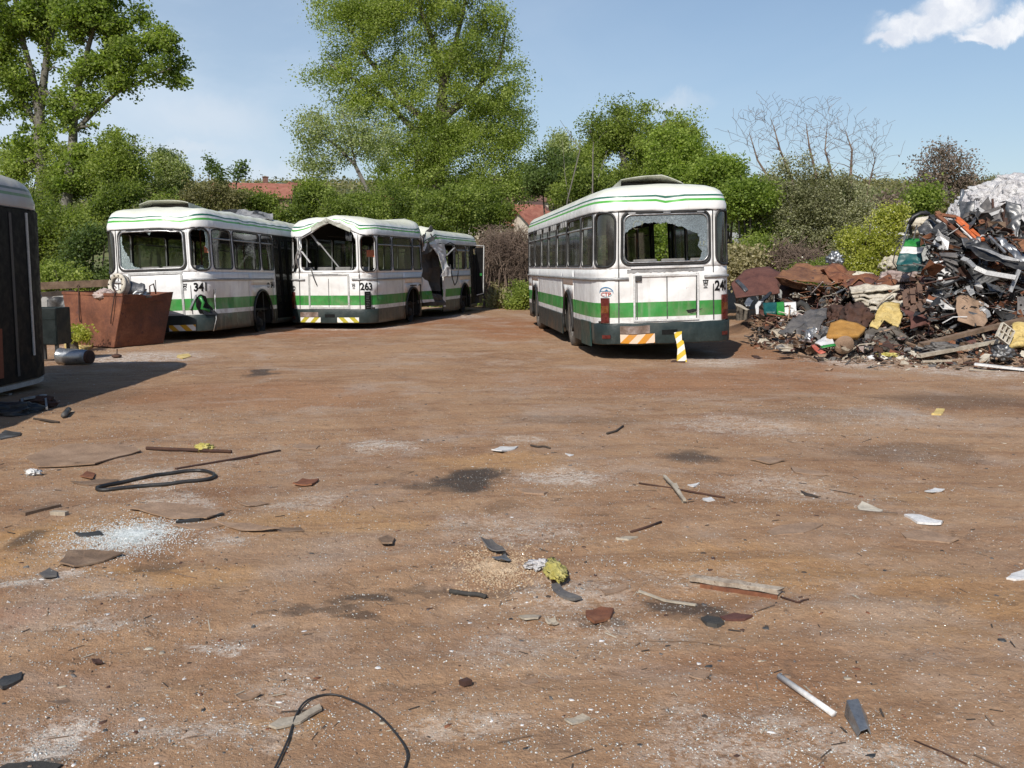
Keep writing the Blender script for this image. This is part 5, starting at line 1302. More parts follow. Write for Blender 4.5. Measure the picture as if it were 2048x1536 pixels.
T = [
 (30, 470, 85, 130, 36, 'bush', 'leafy bush behind the roof of the left edge bus', 260),
 (110, 480, 80, 95, 34, 'bush', 'rounded green bush behind the rusty skip', 300),
 (190, 530, 60, 75, 31, 'dark', 'dark low bush between the skip and bus 341', 200),
 (150, 355, 85, 75, 39, 'bush', 'bush filling the foot of the two left poplars', 240),
 (50, 330, 70, 60, 42, 'spring', 'light green bush at the foot of the far left poplar', 180),
 (250, 330, 75, 85, 37, 'bush', 'tall two-tone shrub just right of the leaning poplar', 300),
 (335, 345, 50, 50, 40, 'sparse', 'pale shrub right of the tall two-tone shrub', 170),
 (280, 430, 110, 70, 36, 'bush', 'wide bush above the roof scoop of bus 341', 320),
 (430, 410, 80, 50, 38, 'olive', 'olive bush below the red-roofed house', 220),
 (520, 425, 85, 42, 40, 'bush', 'low bush above the torn roof sheet of bus 341', 220),
 (400, 470, 110, 60, 36, 'bush', 'bush seen over the long roof of bus 341', 220),
 (610, 410, 80, 55, 40, 'bush', 'dense bush under the sparse leaning tree', 260),
 (700, 420, 80, 60, 38.5, 'spring', 'yellowish bush above the torn roof of bus 263', 260),
 (800, 420, 90, 70, 40, 'bush', 'large bush at the foot of the giant poplar', 320),
 (890, 430, 80, 70, 38, 'spring', 'light bush above the crushed middle of bus 263', 300),
 (975, 430, 60, 60, 40, 'bush', 'bush between the giant poplar and the brown brushwood', 220),
 (600, 500, 120, 60, 37, 'dark', 'dark bush seen between buses 341 and 263', 150),
 (760, 520, 160, 70, 37.5, 'dark', 'dark undergrowth seen through the windows of bus 263', 200),
 (1105, 350, 52, 60, 37, 'dark', 'dark green shrub left of the thin bare trunks', 240),
 (1175, 400, 75, 70, 35.5, 'bush', 'shrub behind the left side of bus 240', 260),
 (1150, 300, 60, 50, 41, 'sparse', 'small pale tree above the far end of bus 240', 150),
 (1345, 330, 62, 85, 33, 'bright', 'bright green bush above the roof scoop of bus 240', 330),
 (1440, 370, 58, 62, 31, 'bright', 'bright green bush at the right shoulder of bus 240', 330),
 (1490, 420, 65, 60, 29.5, 'bright', 'low bright bush beside the right edge of bus 240', 260),
 (1330, 520, 130, 110, 32, 'bright', 'sunlit bush seen through the broken window of bus 240', 330),
 (1560, 400, 45, 60, 40, 'spring', 'green tree between bus 240 and the grey-green shrub', 140),
]
for i, (px, py, rx, ry, Y, mt, lb, nc) in enumerate(T):
    thick(px, py, rx, ry, Y, mt, 100 + i, int(nc * 1.15), 74, .088, .20, lb, gap=.34, tone_c=.5)
# trees right of the middle
Y = 40
tree('ash_tree', 'wide rounded green tree rising behind bus 240', 'tree', ground_at(1270, Y),
     [trunkpx([(1250, 590, .22), (1255, 440, .2), (1250, 340, .15), (1240, 270, .08), (1235, 215, .03)], Y), trunkpx([(1256, 400, .12), (1256, 400, .12), (1300, 320, .09), (1330, 240, .04)], Y)[1:], trunkpx([(1256, 420, .12), (1256, 420, .12), (1200, 340, .08), (1180, 260, .03)], Y)[1:]],
     [lobe(1215, 262, Y, 52, 48), lobe(1300, 262, Y, 60, 44), lobe(1250, 320, Y, 85, 60), lobe(1375, 268, Y, 35, 34), lobe(1180, 330, Y, 42, 50), lobe(1340, 330, Y, 70, 60), lobe(1250, 390, Y, 100, 50), lobe(1395, 320, Y, 28, 50), lobe(1240, 225, Y, 22, 20), lobe(1290, 225, Y, 25, 18)],
     'bush', 1150, 66, .088, .21, 31, 'twig_grey', gap=.42, gsc=2.6, tone_c=.5)
for k, pts in enumerate([[(1183, 540, .0350), (1185, 400, .0300), (1186, 300, .0200), (1187, 285, .0060)], [(1112, 540, .0300), (1135, 400, .0250), (1160, 300, .0175), (1140, 270, .0100), (1120, 240, .0050)], [(1150, 540, .0300), (1165, 420, .0250), (1195, 360, .0150), (1215, 300, .0060)], [(1150, 560, .0250), (1143, 430, .0200), (1130, 350, .0100), (1125, 280, .0040)], [(1155, 560, .0200), (1153, 400, .0150), (1154, 300, .0040)]]):
    o = empty('bare_sapling', ground_at(pts[0][0], 34 + k * .3)); tr = trunkpx(pts, 34 + k * .3); B0 = o.location
    wood_mesh('trunk', [[(x - B0[0], y - B0[1], z - B0[2], r) for x, y, z, r in tr]], [], MT['twig_grey'], o)
    tag(o, ['straight thin bare sapling tallest behind bus 240', 'crooked bare sapling bending left behind the far end of bus 240', 'bare sapling leaning right over the roof of bus 240', 'short bare sapling at the dark green shrub', 'needle-thin upright sapling left of the wide green tree'][k], 'sapling', 'bare saplings behind the right bus')
# grey-green shrub and the bare branches above it
Y = 30
tree('grey_shrub', 'big grey-green budding shrub right of bus 240', 'shrub', ground_at(1610, Y),
     [[(ground_at(1600 + a * 12, Y)[0], Y, 0, .05), (at(1600 + a * 40, 470, Y).x, Y, at(0, 470, Y).z, .035), (at(1600 + a * 75, 360, Y).x, Y, at(0, 350, Y).z, .01)] for a in (-1.6, -1, -.4, .2, .8, 1.5)],
     [lobe(1560, 420, Y, 70, 70), lobe(1640, 400, Y, 75, 62), lobe(1700, 420, Y, 55, 50), lobe(1600, 480, Y, 95, 55), lobe(1680, 480, Y, 70, 50), lobe(1530, 360, Y, 22, 32), lobe(1565, 345, Y, 14, 30), lobe(1605, 340, Y, 14, 32), lobe(1640, 350, Y, 16, 26), lobe(1690, 370, Y, 20, 20), lobe(1515, 430, Y, 26, 60)],
     'grey', 1300, 48, .065, .15, 41, 'twig_grey', gap=.12, gsc=3, wood_cl=900, rise=.8, tone_c=.35, extra=('blossom', 900, .05))
thick(1480, 530, 55, 40, 27.5, 'dry', 60, 120, 70, .09, .22, 'tall dry grassy clump right behind bus 240', name='weed_clump', cat='weeds', group='weeds at the yard edge')
thick(1530, 505, 55, 42, 28.5, 'bush', 61, 130, 70, .08, .22, 'green weeds between bus 240 and the grey-green shrub', name='weed_clump', cat='weeds', group='weeds at the yard edge')
g = np.random.default_rng(50)
for k, (pts, Y) in enumerate([([(1600, 480, .08), (1585, 360, .055), (1560, 300, .035), (1548, 255, .015), (1540, 235, .006)], 33), ([(1560, 480, .07), (1540, 360, .05), (1515, 320, .03), (1500, 270, .012), (1498, 262, .006)], 33.5), ([(1650, 480, .07), (1632, 350, .05), (1618, 290, .03), (1612, 245, .008)], 34), ([(1700, 480, .08), (1701, 360, .055), (1704, 300, .03), (1690, 260, .008)], 33), ([(1660, 480, .06), (1670, 370, .04), (1650, 300, .025), (1655, 245, .006)], 33.2), ([(1720, 480, .05), (1735, 380, .03), (1750, 320, .018), (1742, 290, .006)], 33.8)]):
    tr = trunkpx(pts, Y); base = tr[0][:3]; tips = []
    for i in range(120):
        j = g.integers(2, len(pts)); p = pts[j]; q = at(p[0] + g.normal() * 24, p[1] + g.uniform(-55, 30), Y + g.normal() * .4); tips.append((q.x, q.y, q.z))
    br = grow([tr], np.array(tips), g, .0045, r_max=.016, rise=.15, above=6, jit=.03)
    o = empty('bare_tree', base); B0 = np.array(base)
    wood_mesh('trunk', [[(x - B0[0], y - B0[1], z - B0[2], r) for x, y, z, r in tr]], [([np.array(p) - B0 for p in a], b) for a, b in br], MT['twig'], o)
    tag(o, ['bare tree with the tallest forked top above the grey-green shrub', 'leftmost bare tree above the grey-green shrub', 'straight bare tree over the middle of the shrub', 'bare tree curving up at the right of the shrub', 'slim bare tree just right of the shrub centre', 'short bare tree at the shrub right edge'][k], 'tree', 'bare trees above the grey-green shrub')
# yellow-green bush in front of the heap
thick(1745, 500, 50, 80, 23.5, 'yellow', 70, 330, 60, .055, .13, 'yellow-green flowering bush leaning beside the scrap heap', extra=('blossom', 700, .045), group=None, lob=[(1775, 440, 30, 30), (1750, 490, 42, 38), (1720, 530, 40, 40), (1745, 560, 45, 30), (1700, 480, 22, 28), (1790, 425, 18, 16)], tone_c=.4)
thick(1660, 545, 90, 30, 24.5, 'bush', 71, 160, 50, .05, .14, 'small leafy weeds growing over the rusty sheets', name='weed_clump', cat='weeds', group='weeds at the yard edge', extra=('blossom', 300, .04))
# dark bare tree on the horizon
Y = 58
tree('walnut_tree', 'almost bare round dark tree standing on the horizon at right', 'tree', ground_at(1892, Y),
     [trunkpx([(1893, 450, .32), (1892, 420, .28), (1890, 385, .2), (1885, 345, .12), (1885, 300, .05)], Y), trunkpx([(1891, 400, .14), (1891, 400, .14), (1860, 370, .1), (1840, 345, .04)], Y)[1:], trunkpx([(1891, 395, .14), (1891, 395, .14), (1920, 365, .1), (1945, 350, .04)], Y)[1:]],
     [lobe(1890, 335, Y, 62, 46), lobe(1850, 365, Y, 38, 28), lobe(1935, 362, Y, 34, 26), lobe(1885, 300, Y, 30, 16), lobe(1900, 370, Y, 70, 30)],
     'russet', 650, 9, .14, .35, 51, 'twig_grey', gap=.1, gsc=2, r_tip=.016, shell=2)
for i, (px, py, rx, ry, Y, mt, lb, nc) in enumerate([(1800, 425, 60, 38, 62, 'russet', 'reddish bare hedge left below the dark horizon tree', 150), (1860, 430, 60, 42, 58, 'olive', 'olive hedge in front of the dark horizon tree', 200), (1935, 415, 60, 42, 60, 'olive', 'olive bush right below the dark horizon tree', 180), (1755, 440, 45, 40, 52, 'russet', 'brownish bush behind the yellow-green bush', 120), (2010, 400, 70, 42, 64, 'olive', 'dull bush behind the white plastic sheeting', 160), (1848, 400, 22, 26, 55, 'bush', 'small fresh green bush under the dark horizon tree', 70), (1995, 372, 60, 22, 120, 'olive', 'far hedge on the skyline above the white plastic', 90)]):
    thick(px, py, rx, ry, Y, mt, 200 + i, nc, 60, .17, .42, lb, group='hedge bushes beyond the scrap heap')
# brown brushwood heap behind the buses
def brush(name, label, lobes, base, n, mat, seed, cat='brushwood'):
    g = np.random.default_rng(seed); P_ = blob_points(lobes, n, g, 2.5, 0, 1, .05); b = MB(); B0 = np.array(base)
    for p in P_:
        d = g.normal(size=3); d /= np.linalg.norm(d); ln = g.uniform(.25, 1.1); r = g.uniform(.004, .013)
        e = g.normal(size=3) * .25 * ln
        q = [p - B0 - d * ln / 2, p - B0 + e * .3, p - B0 + d * ln / 2 + np.array([0, 0, -.25 * ln])]
        b.tube(q, [r, r * .8, r * .3], 3, caps=False)
    o = b.build(name, MT[mat], None, True); o.location = base
    tag(o, label, cat, kind='stuff'); return o
brush('brushwood', 'tangled heap of brown brushwood behind the buses', [lobe(1000, 500, 36.5, 55, 45), lobe(1040, 520, 36.5, 45, 60), lobe(985, 560, 37, 45, 45)], ground_at(1010, 36.5), 5200, 'twig', 5)
brush('dry_branches', 'dark tangle of dry branches under the grey-green shrub', [lobe(1570, 515, 28, 45, 26), lobe(1610, 520, 27.5, 40, 22)], ground_at(1580, 28), 900, 'twig', 6)
g = np.random.default_rng(9); b = MB()
for i in range(26):
    x = g.uniform(965, 1055); p0 = at(x, 600, 36); p1 = at(x + g.normal() * 12, g.uniform(520, 560), 36); p2 = at(x + g.normal() * 22, g.uniform(465, 500), 36)
    b.tube([(p0.x, 35.8, .02), p1 + Vector((0, g.normal() * .2, 0)), p2], [.03, .022, .008], 5, caps=False)
tag(b.build('dead_vines', MT['twig'], None, True), 'pale dead vine stems hanging over the brown brushwood', 'vines', kind='stuff')
thick(1030, 590, 45, 32, 34.8, 'bush', 75, 130, 60, .075, .18, 'green weeds below the brown brushwood beside bus 240', name='weed_clump', cat='weeds', group='weeds at the yard edge')
thick(985, 590, 28, 24, 35.4, 'dry', 76, 80, 60, .085, .16, 'straw-coloured weed mound below the brown brushwood', name='weed_clump', cat='weeds', group='weeds at the yard edge')
# weeds near the skip
thick(150, 668, 22, 10, 17.6, 'yellow', 77, 40, 36, .05, .09, 'yellow-green weeds at the foot of the rusty skip', name='weed_clump', cat='weeds', group='weeds at the yard edge')
thick(120, 560, 70, 30, 24, 'bush', 78, 110, 60, .07, .18, 'low green weeds behind the rusty skip', name='weed_clump', cat='weeds', group='weeds at the yard edge')
# small dark tree tips on the skyline by the red roof
for k, (pts, Y) in enumerate([([(415, 420, .06), (418, 350, .03), (420, 318, .01)], 60), ([(450, 430, .08), (452, 370, .05), (440, 345, .02)], 62), ([(478, 430, .08), (472, 370, .05), (485, 325, .02)], 61)]):
    tree('small_tree', ['slim dark treetop left of the red-roofed house', 'drooping dark treetop in front of the red roof', 'arching dark treetop at the red roof chimney'][k], 'tree', ground_at(pts[0][0], Y), [trunkpx(pts, Y)],
         [lobe(pts[-1][0], pts[-1][1] + 14, Y, 9, 18), lobe(pts[-1][0] + 12 - k * 10, pts[-1][1] + 22, Y, 18, 9)], 'dark', 26, 22, .16, .22, 300 + k, group='dark treetops by the red roof', zmin=3)
# undergrowth along the yard's far edge and woodland on the hillside
g = np.random.default_rng(77); n = 60000
x = g.uniform(-30, 24, n); y = 36.5 + g.exponential(3.5, n); y = y + .04 * (x ** 2) * .02
keep = (n2(x, y, .25) > -.5); x, y = x[keep], y[keep]; z = H(x, y) + np.abs(g.normal(size=len(x))) * .22
leaf_cloud('undergrowth', np.stack([x, y, z], 1), .13, g.uniform(0, 1, len(x)), LF['bush'], None, 3)
tag(bpy.data.objects['undergrowth'], 'low green undergrowth along the far edge of the yard', 'undergrowth', kind='stuff')
n = 22000
x = g.uniform(10.5, 16, n) ; y = g.uniform(24.5, 31, n); x = x * (y / 28); z = H(x, y) + np.abs(g.normal(size=n)) * .28
leaf_cloud('tall_grass', np.stack([x, y, z], 1), .10, g.uniform(0, 1, n), LF['dry'], None, 4); tag(bpy.data.objects['tall_grass'], 'tall half-dry grass between bus 240 and the scrap heap', 'grass', kind='stuff')
# woodland patches on the hill
def woodland(name, label, spots_, mat, seed, ls):
    g = np.random.default_rng(seed); cs = []
    for (x0, y0, rx, ry, h, n) in spots_:
        x = x0 + g.normal(size=n) * rx; y = y0 + g.normal(size=n) * ry
        z = H(x, y) + np.abs(g.normal(size=n)) * h; cs.append(np.stack([x, y, z], 1))
    c = np.concatenate(cs); o = leaf_cloud(name, c, ls, np.clip(g.uniform(0, 1, len(c)), 0, 1), LF[mat], None, seed); tag(o, label, 'woodland', kind='stuff')
g = np.random.default_rng(5)
sp = [(g.uniform(-90, 110), g.uniform(85, 240), g.uniform(3, 9), g.uniform(2, 6), g.uniform(.5, 1.2), 2600) for i in range(70)]
woodland('distant_scrub', 'scrub and garden trees scattered over the lower slope', sp, 'olive', 3, .34)
sp = [(g.uniform(-90, 110), g.uniform(85, 240), g.uniform(3, 7), g.uniform(2, 5), g.uniform(.5, 1.3), 2200) for i in range(45)]
woodland('distant_green_trees', 'green trees scattered over the lower slope', sp, 'dark', 4, .32)
sp = [(g.uniform(-260, 330), g.uniform(260, 545), g.uniform(8, 30), g.uniform(4, 12), g.uniform(.8, 1.8), 1000) for i in range(90)]
woodland('far_woodland', 'far-off strips of wood on the hillside', sp, 'olive', 6, .9)

# ------------------------------------------------------------------ houses beyond the trees
def house(name, label, px, py, Y, wd, dp, eave, ridge, wall, roof, rot=0, chim=True, nwin=2, group='houses on the slope'):
    """gabled house; px,py is where its roof ridge centre shows"""
    c = at(px, py, Y); gz = c.z - ridge - eave; root = empty(name, (c.x, Y, gz), (0, 0, R(rot))); tag(root, label, 'house', group)
    b = MB(); x, y = wd / 2, dp / 2
    b.add([(-x, -y, -3), (x, -y, -3), (x, y, -3), (-x, y, -3), (-x, -y, eave), (x, -y, eave), (x, y, eave), (-x, y, eave), (-x, 0, eave + ridge - .1), (x, 0, eave + ridge - .1)], [(0, 1, 5, 4), (2, 3, 7, 6), (1, 2, 6, 9, 5), (3, 0, 4, 8, 7)])
    b.build('wall', MT[wall], root)
    b = MB(); o_ = .5; th = .14; k = ridge / y
    for sg in (-1, 1):
        e = sg * (y + o_); ze = eave - o_ * k
        vs = [(-x - o_, e, ze), (x + o_, e, ze), (x + o_, 0, eave + ridge), (-x - o_, 0, eave + ridge)]
        vs += [(a, b_, c_ - th) for a, b_, c_ in vs]
        b.add(vs, [(0, 1, 2, 3), (7, 6, 5, 4), (0, 4, 5, 1), (1, 5, 6, 2), (3, 7, 4, 0)])
    r = b.build('roof', MT[roof], root)
    if chim:
        q = MB(); q.box((x * .35, y * .25, eave + ridge + .1), (.7, .7, 1.5)); q.box((x * .35, y * .25, eave + ridge + .9), (.85, .85, .12)); q.build('chimney', MT['roof_brown'], r)
    for i in range(nwin):
        xx = -x + wd * (i + .5) / nwin
        q = MB(); q.box((xx, -y - .03, eave * .55), (1.3, .08, 1.3)); f = q.build('window', MT['white_panel'], root)
        q = MB(); q.box((xx, -y - .08, eave * .55), (1.1, .05, 1.1)); q.build('pane', MT['window_dark'], f)
    q = MB(); q.box((x + .03, 0, eave * .6), (.08, 1.2, 1.3)); f = q.build('window', MT['white_panel'], root); q = MB(); q.box((x + .08, 0, eave * .6), (.05, 1, 1.1)); q.build('pane', MT['window_dark'], f)
    return root
house('red_roof_house', 'brown-walled house with wide red roof and chimney above bus 341', 505, 366, 130, 9.5, 8, 4.0, 1.9, 'plaster_brown', 'roof_red', 12)
house('red_roof_house', 'small house with dull red roof just right of the chimney house', 552, 371, 150, 5, 6, 3.5, 1.6, 'plaster', 'roof_red', 0, False)
house('green_roof_house', 'small green-gabled house on the skyline left of the giant poplar', 573, 367, 165, 5, 6, 3.5, 2.2, 'plaster', 'roof_green', 75, False)
house('red_roof_house', 'pale red-roofed house at the foot of the sparse leaning tree', 602, 367, 160, 6, 6, 3.5, 2.0, 'plaster', 'roof_red', 70, False)
house('red_roof_house', 'pinkish roofed house low between the giant poplar and bus 240', 1018, 408, 105, 7, 6, 3.0, 2.0, 'plaster', 'roof_red', 20, False)
house('red_roof_house', 'little gabled house with a pale wall nearest the brushwood heap', 992, 414, 98, 3.6, 4.5, 2.2, 1.6, 'plaster', 'roof_red', 62, False, 1)
house('brown_roof_house', 'small dull-roofed house tucked behind the pinkish roofed house', 1032, 392, 128, 4.5, 5, 2.8, 1.8, 'plaster', 'roof_brown', -35, False, 1)
house('red_roof_house', 'small red-roofed house half hidden by the left end of bus 240', 1066, 420, 96, 3.4, 4, 2.2, 1.5, 'plaster', 'roof_red', 40, False, 1)
house('brown_roof_house', 'steep brown-roofed house at the far end of bus 240', 1058, 397, 115, 6, 6, 3.5, 2.8, 'plaster', 'roof_brown', 65, True)
house('red_roof_house', 'red roof glimpsed through the foliage of the giant poplar', 770, 392, 125, 8, 7, 3.0, 2.0, 'plaster', 'roof_red', -8, False)
house('brown_roof_house', 'brown roof glimpsed just above the middle houses', 1040, 375, 150, 8, 7, 3.0, 2.0, 'plaster', 'roof_brown', 5, False)
house('red_roof_house', 'distant red roof between the grey-green shrub and the horizon tree', 1780, 402, 120, 5.5, 5, 2.5, 1.5, 'plaster', 'roof_red', 0, False)
house('white_shed', 'long low whitish shed behind the yellow-green bush', 1760, 453, 46, 5.2, 3, 1.4, .25, 'concrete', 'white_panel', -4, False, 0, None)
house('grey_shed', 'low grey slab-roofed shed right of bus 240', 1470, 465, 36, 3.4, 2.2, 1.0, .2, 'concrete', 'concrete', 6, False, 0, None)
t = MB(); t.box((0, 0, .9), (4.4, .35, .34), Matrix.Rotation(R(4), 3, 'Y')); o = t.build('concrete_beam', MT['concrete']); o.location = Vector((at(1505, 500, 31).x, 31, .15)); bevel(o, .02)
tag(o, 'long pale concrete beam lying in the grass right of bus 240', 'beam')
# ------------------------------------------------------------------ helpers for loose things
def thing(o, label, cat, group=None, kind=None): return tag(o, label, cat, group, kind)
def centre_origin(o):
    co = np.array([v.co[:] for v in o.data.vertices]); c = co.mean(0); c[2] = co[:, 2].min()
    o.data.transform(Matrix.Translation(Vector(-c))); o.location = o.location + Vector(c); return o
def pxsheet(name, pts, mat, label, cat, thick=.012, amp=.03, sub=3, sc=2.5, seed=0, group=None, parent=None, smooth=True, back=None, ridge=.6):
    """sheet whose outline is given by (px, py, distance) corners; subdivided, crumpled and given thickness"""
    bm = bmesh.new(); vs = [bm.verts.new(at(*p)) for p in pts]
    c = sum((v.co for v in vs), Vector()) / len(vs)
    f = bm.faces.new(vs); n = f.normal.copy() if f.normal.length else Vector((0, -1, 0)); bm.normal_update(); n = f.normal.copy()
    bmesh.ops.poke(bm, faces=[f])
    for _ in range(sub):
        bmesh.ops.subdivide_edges(bm, edges=bm.edges[:], cuts=1, use_grid_fill=True)
    off = Vector((seed * 3.7, seed * 1.3, 0))
    for v in bm.verts:
        p = v.co * sc + off
        w = mn.noise(p) * .9 + (ridge * (.5 - abs(mn.noise(p * 1.9 + Vector((4, 1, 7)))) * 2.2))
        v.co += n * amp * w * 1.6 + mn.noise_vector(p * 2.3) * amp * .45
    me = bpy.data.meshes.new(name); bm.to_mesh(me); bm.free()
    o = link(name, me, [MT[mat]] + ([MT[back]] if back else []), parent, smooth)
    s = o.modifiers.new('thickness', 'SOLIDIFY'); s.thickness = thick
    if back: s.material_offset = 1
    centre_origin(o)
    if not parent: tag(o, label, cat, group)
    return o
def gpoly(name, pts, mat, label, cat, thick=.008, lift=.004, curl=0.0, seed=1, group=None):
    """flat piece lying on the ground, outline in photo pixels"""
    bm = bmesh.new(); P = [G(*p) for p in pts]; c = sum(P, Vector()) / len(P); zm = max(p.z for p in P)
    vs = [bm.verts.new((p.x, p.y, zm + lift)) for p in P]; f = bm.faces.new(vs); bmesh.ops.poke(bm, faces=[f])
    for _ in range(2): bmesh.ops.subdivide_edges(bm, edges=bm.edges[:], cuts=1, use_grid_fill=True)
    R0 = max((p - c).length for p in P)
    for v in bm.verts:
        d = (v.co - c).length / R0
        v.co.z = max(Hf(v.co.x, v.co.y) + lift, v.co.z * .5 + (Hf(v.co.x, v.co.y) + lift) * .5) + curl * d * d * (0.6 + mn.noise(v.co * 4 + Vector((seed, 0, 0)))) + .004 * mn.noise(v.co * 15)
        v.co.x += mn.noise(v.co * 9 + Vector((seed, 3, 0))) * .012; v.co.y += mn.noise(v.co * 9 + Vector((seed, 9, 0))) * .012
    bmesh.ops.recalc_face_normals(bm, faces=bm.faces); 
    me = bpy.data.meshes.new(name); bm.to_mesh(me); bm.free(); o = link(name, me, MT[mat]); s = o.modifiers.new('thickness', 'SOLIDIFY'); s.thickness = thick; s.offset = 1
    centre_origin(o); tag(o, label, cat, group); return o
def grod(name, pts, r, mat, label, cat, lift=0, n=7, smooth=True, group=None, flat=None):
    P = [G(*p[:2], dz=r * (1 if not flat else .5) + lift + (p[2] if len(p) > 2 else 0)) for p in pts]
    b = MB()
    if flat:
        for a, c in zip(P[:-1], P[1:]): b.bar(a, c, r * 2, flat)
    else:
        if len(P) > 3:   # smooth
            Q = []
            for i in range(len(P) - 1):
                p0, p1, p2, p3 = P[max(i - 1, 0)], P[i], P[i + 1], P[min(i + 2, len(P) - 1)]
                for t in (0, .25, .5, .75):
                    Q.append(.5 * ((2 * p1) + (p2 - p0) * t + (2 * p0 - 5 * p1 + 4 * p2 - p3) * t * t + (3 * p1 - p0 - 3 * p2 + p3) * t ** 3))
            Q.append(P[-1]); P = [Vector((q.x, q.y, max(q.z, Hf(q.x, q.y) + r))) for q in Q]
        b.tube(P, r, n)
    o = b.build(name, MT[mat], None, smooth and not flat); centre_origin(o); tag(o, label, cat, group); return o
def plank(name, a, b_, wd, th, mat, label, cat, rag=.004, seed=0, group=None, up=(0, 0, 1)):
    a, b_ = Vector(a), Vector(b_); m = MB(); n = 10; d = (b_ - a); ln = d.length; d.normalize()
    upv = Vector(up)
    if abs(d.dot(upv)) > .95: upv = Vector((0, 1, 0))
    s = d.cross(upv).normalized(); u = s.cross(d); rn = random.Random(seed); vs = []
    for i in range(n + 1):
        p = a + d * ln * i / n; w = wd / 2 * (1 + rn.uniform(-.08, .08)); h = th / 2; jj = rn.uniform(-rag, rag)
        for x, y in ((-w, -h), (w, -h), (w, h), (-w, h)): vs.append(p + s * (x + jj) + u * (y + rn.uniform(-rag, rag) * .3) + (d * rn.uniform(-.03, .03) if i in (0, n) else Vector()))
    fs = [(3, 2, 1, 0), tuple(n * 4 + k for k in range(4))]
    for i in range(n):
        for k in range(4): k2 = (k + 1) % 4; fs.append((i * 4 + k, i * 4 + k2, (i + 1) * 4 + k2, (i + 1) * 4 + k))
    m.add(vs, fs); o = m.build(name, MT[mat]); centre_origin(o); tag(o, label, cat, group); return o
def lump(name, c, r, mat, label, cat, amp=.35, sc=1.5, seed=0, sub=4, group=None, sq=(1, 1, 1), parent=None, smooth=True, ridge=True):
    bm = bmesh.new(); bmesh.ops.create_icosphere(bm, subdivisions=sub, radius=1)
    for v in bm.verts:
        p = v.co.copy(); w = mn.noise(p * sc + Vector((seed, 0, 0))) + .5 * mn.noise(p * sc * 2.3 + Vector((seed, 7, 0)))
        if ridge: w += .7 * (.45 - abs(mn.noise(p * sc * 1.6 + Vector((seed, 3, 5)))) * 2)
        v.co = Vector((p.x * r * sq[0], p.y * r * sq[1], p.z * r * sq[2])) * (1 + amp * w)
    me = bpy.data.meshes.new(name); bm.to_mesh(me); bm.free(); o = link(name, me, MT[mat], parent, smooth); o.location = c
    if not parent: tag(o, label, cat, group)
    return o

# ------------------------------------------------------------------ the rusty skip and its load
sk = empty('rusty_skip', (-7.55, 18.75, 0)); tag(sk, 'rusty tapered steel skip loaded with wheel parts beside bus 341', 'skip')
def skp(pts): return [Vector(p) - sk.location for p in pts]
top = skp([(-7.32, 17.95, 1.02), (-8.78, 18.65, 1.04), (-8.30, 20.1, 1.03), (-6.87, 19.34, 1.04)])
bot = skp([(-7.55, 17.98, 0.03), (-8.66, 18.62, .03), (-8.15, 19.7, .03), (-6.99, 18.98, .03)])
m = MB(); nseg = 10
for i in range(4):
    a, b_, c, d = bot[i], bot[(i + 1) % 4], top[(i + 1) % 4], top[i]; vs = []; 
    for u in range(nseg + 1):
        for v in range(nseg + 1):
            p = (a * (1 - u / nseg) + b_ * (u / nseg)) * (1 - v / nseg) + (d * (1 - u / nseg) + c * (u / nseg)) * (v / nseg)
            edge = min(u, nseg - u) / nseg; n_ = (b_ - a).cross(d - a).normalized()
            dv = 0
            p = p + n_ * (mn.noise(p * 2.1) * .05 * min(1, edge * 5) * 1)
            if v == nseg: p.z -= (.05 * gs(u / nseg, .42, .22) + .02 * mn.noise(p * 5)) * (1 if i == 3 else .3)
            vs.append(p)
    k = nseg + 1; m.add(vs, [(u * k + v, (u + 1) * k + v, (u + 1) * k + v + 1, u * k + v + 1) for u in range(nseg) for v in range(nseg)])
m.add([bot[0], bot[1], bot[2], bot[3]], [(3, 2, 1, 0)]); m.add([p * 1 for p in (top[0] * .97 - Vector((0, 0, .14)), top[1] * .97 - Vector((0, 0, .14)), top[2] * .97 - Vector((0, 0, .14)), top[3] * .97 - Vector((0, 0, .14)))], [(0, 1, 2, 3)])
o = m.build('hopper', MT['bin'], sk, True); s = o.modifiers.new('thickness', 'SOLIDIFY'); s.thickness = .012; s.offset = 0
em = o.modifiers.new('edges', 'EDGE_SPLIT'); em.split_angle = R(32)
for i in (0, 1, 3):
    m = MB(); m.bar(top[i] + (top[i] - top[(i + 2) % 4]) * .004, top[(i + 1) % 4] + Vector((0, 0, .0)), .035, .05)
    if i != 3: m.build('rim_bar', MT['bin'], sk)
def hook(t, name='lifting_bar'):
    a = top[0] * (1 - t) + top[1] * t; b_ = bot[0] * (1 - t) + bot[1] * t; n_ = Vector((-.43, -.9, 0)).normalized() * .04
    m = MB(); m.tube([a + n_ + Vector((0, 0, .12)), a + n_ + Vector((0, 0, .06)), a * .55 + b_ * .45 + n_ * 1.6, a * .45 + b_ * .55 + n_ * 1.2], .012, 6); m.tube([a + n_ + Vector((.03, 0, .12)), a + n_ + Vector((0, 0,   .17)), a + n_ + Vector((-.03, 0, .12))], .011, 6)
    m.build(name, MT['rust_dark'], sk, True)
hook(.10); hook(.70)
m = MB(); m.tube([top[3] * .55 + top[0] * .45 + Vector((-.03, 0, -.02)), top[3] * .55 + top[0] * .45 + Vector((-.03, 0, .14)), top[3] * .58 + top[0] * .42 + Vector((.0, .05, .18)), top[3] * .62 + top[0] * .38 + Vector((.0, .05, -.02))], .014, 6); m.build('lifting_eye', MT['rust_dark'], sk, True)
m = MB(); m.add([Vector(p) for p in [(-.17, -.32, .85), (-.06, -.38, .82), (-.10, -.36, .74), (-.14, -.34, .76)]], [(0, 1, 2, 3)])
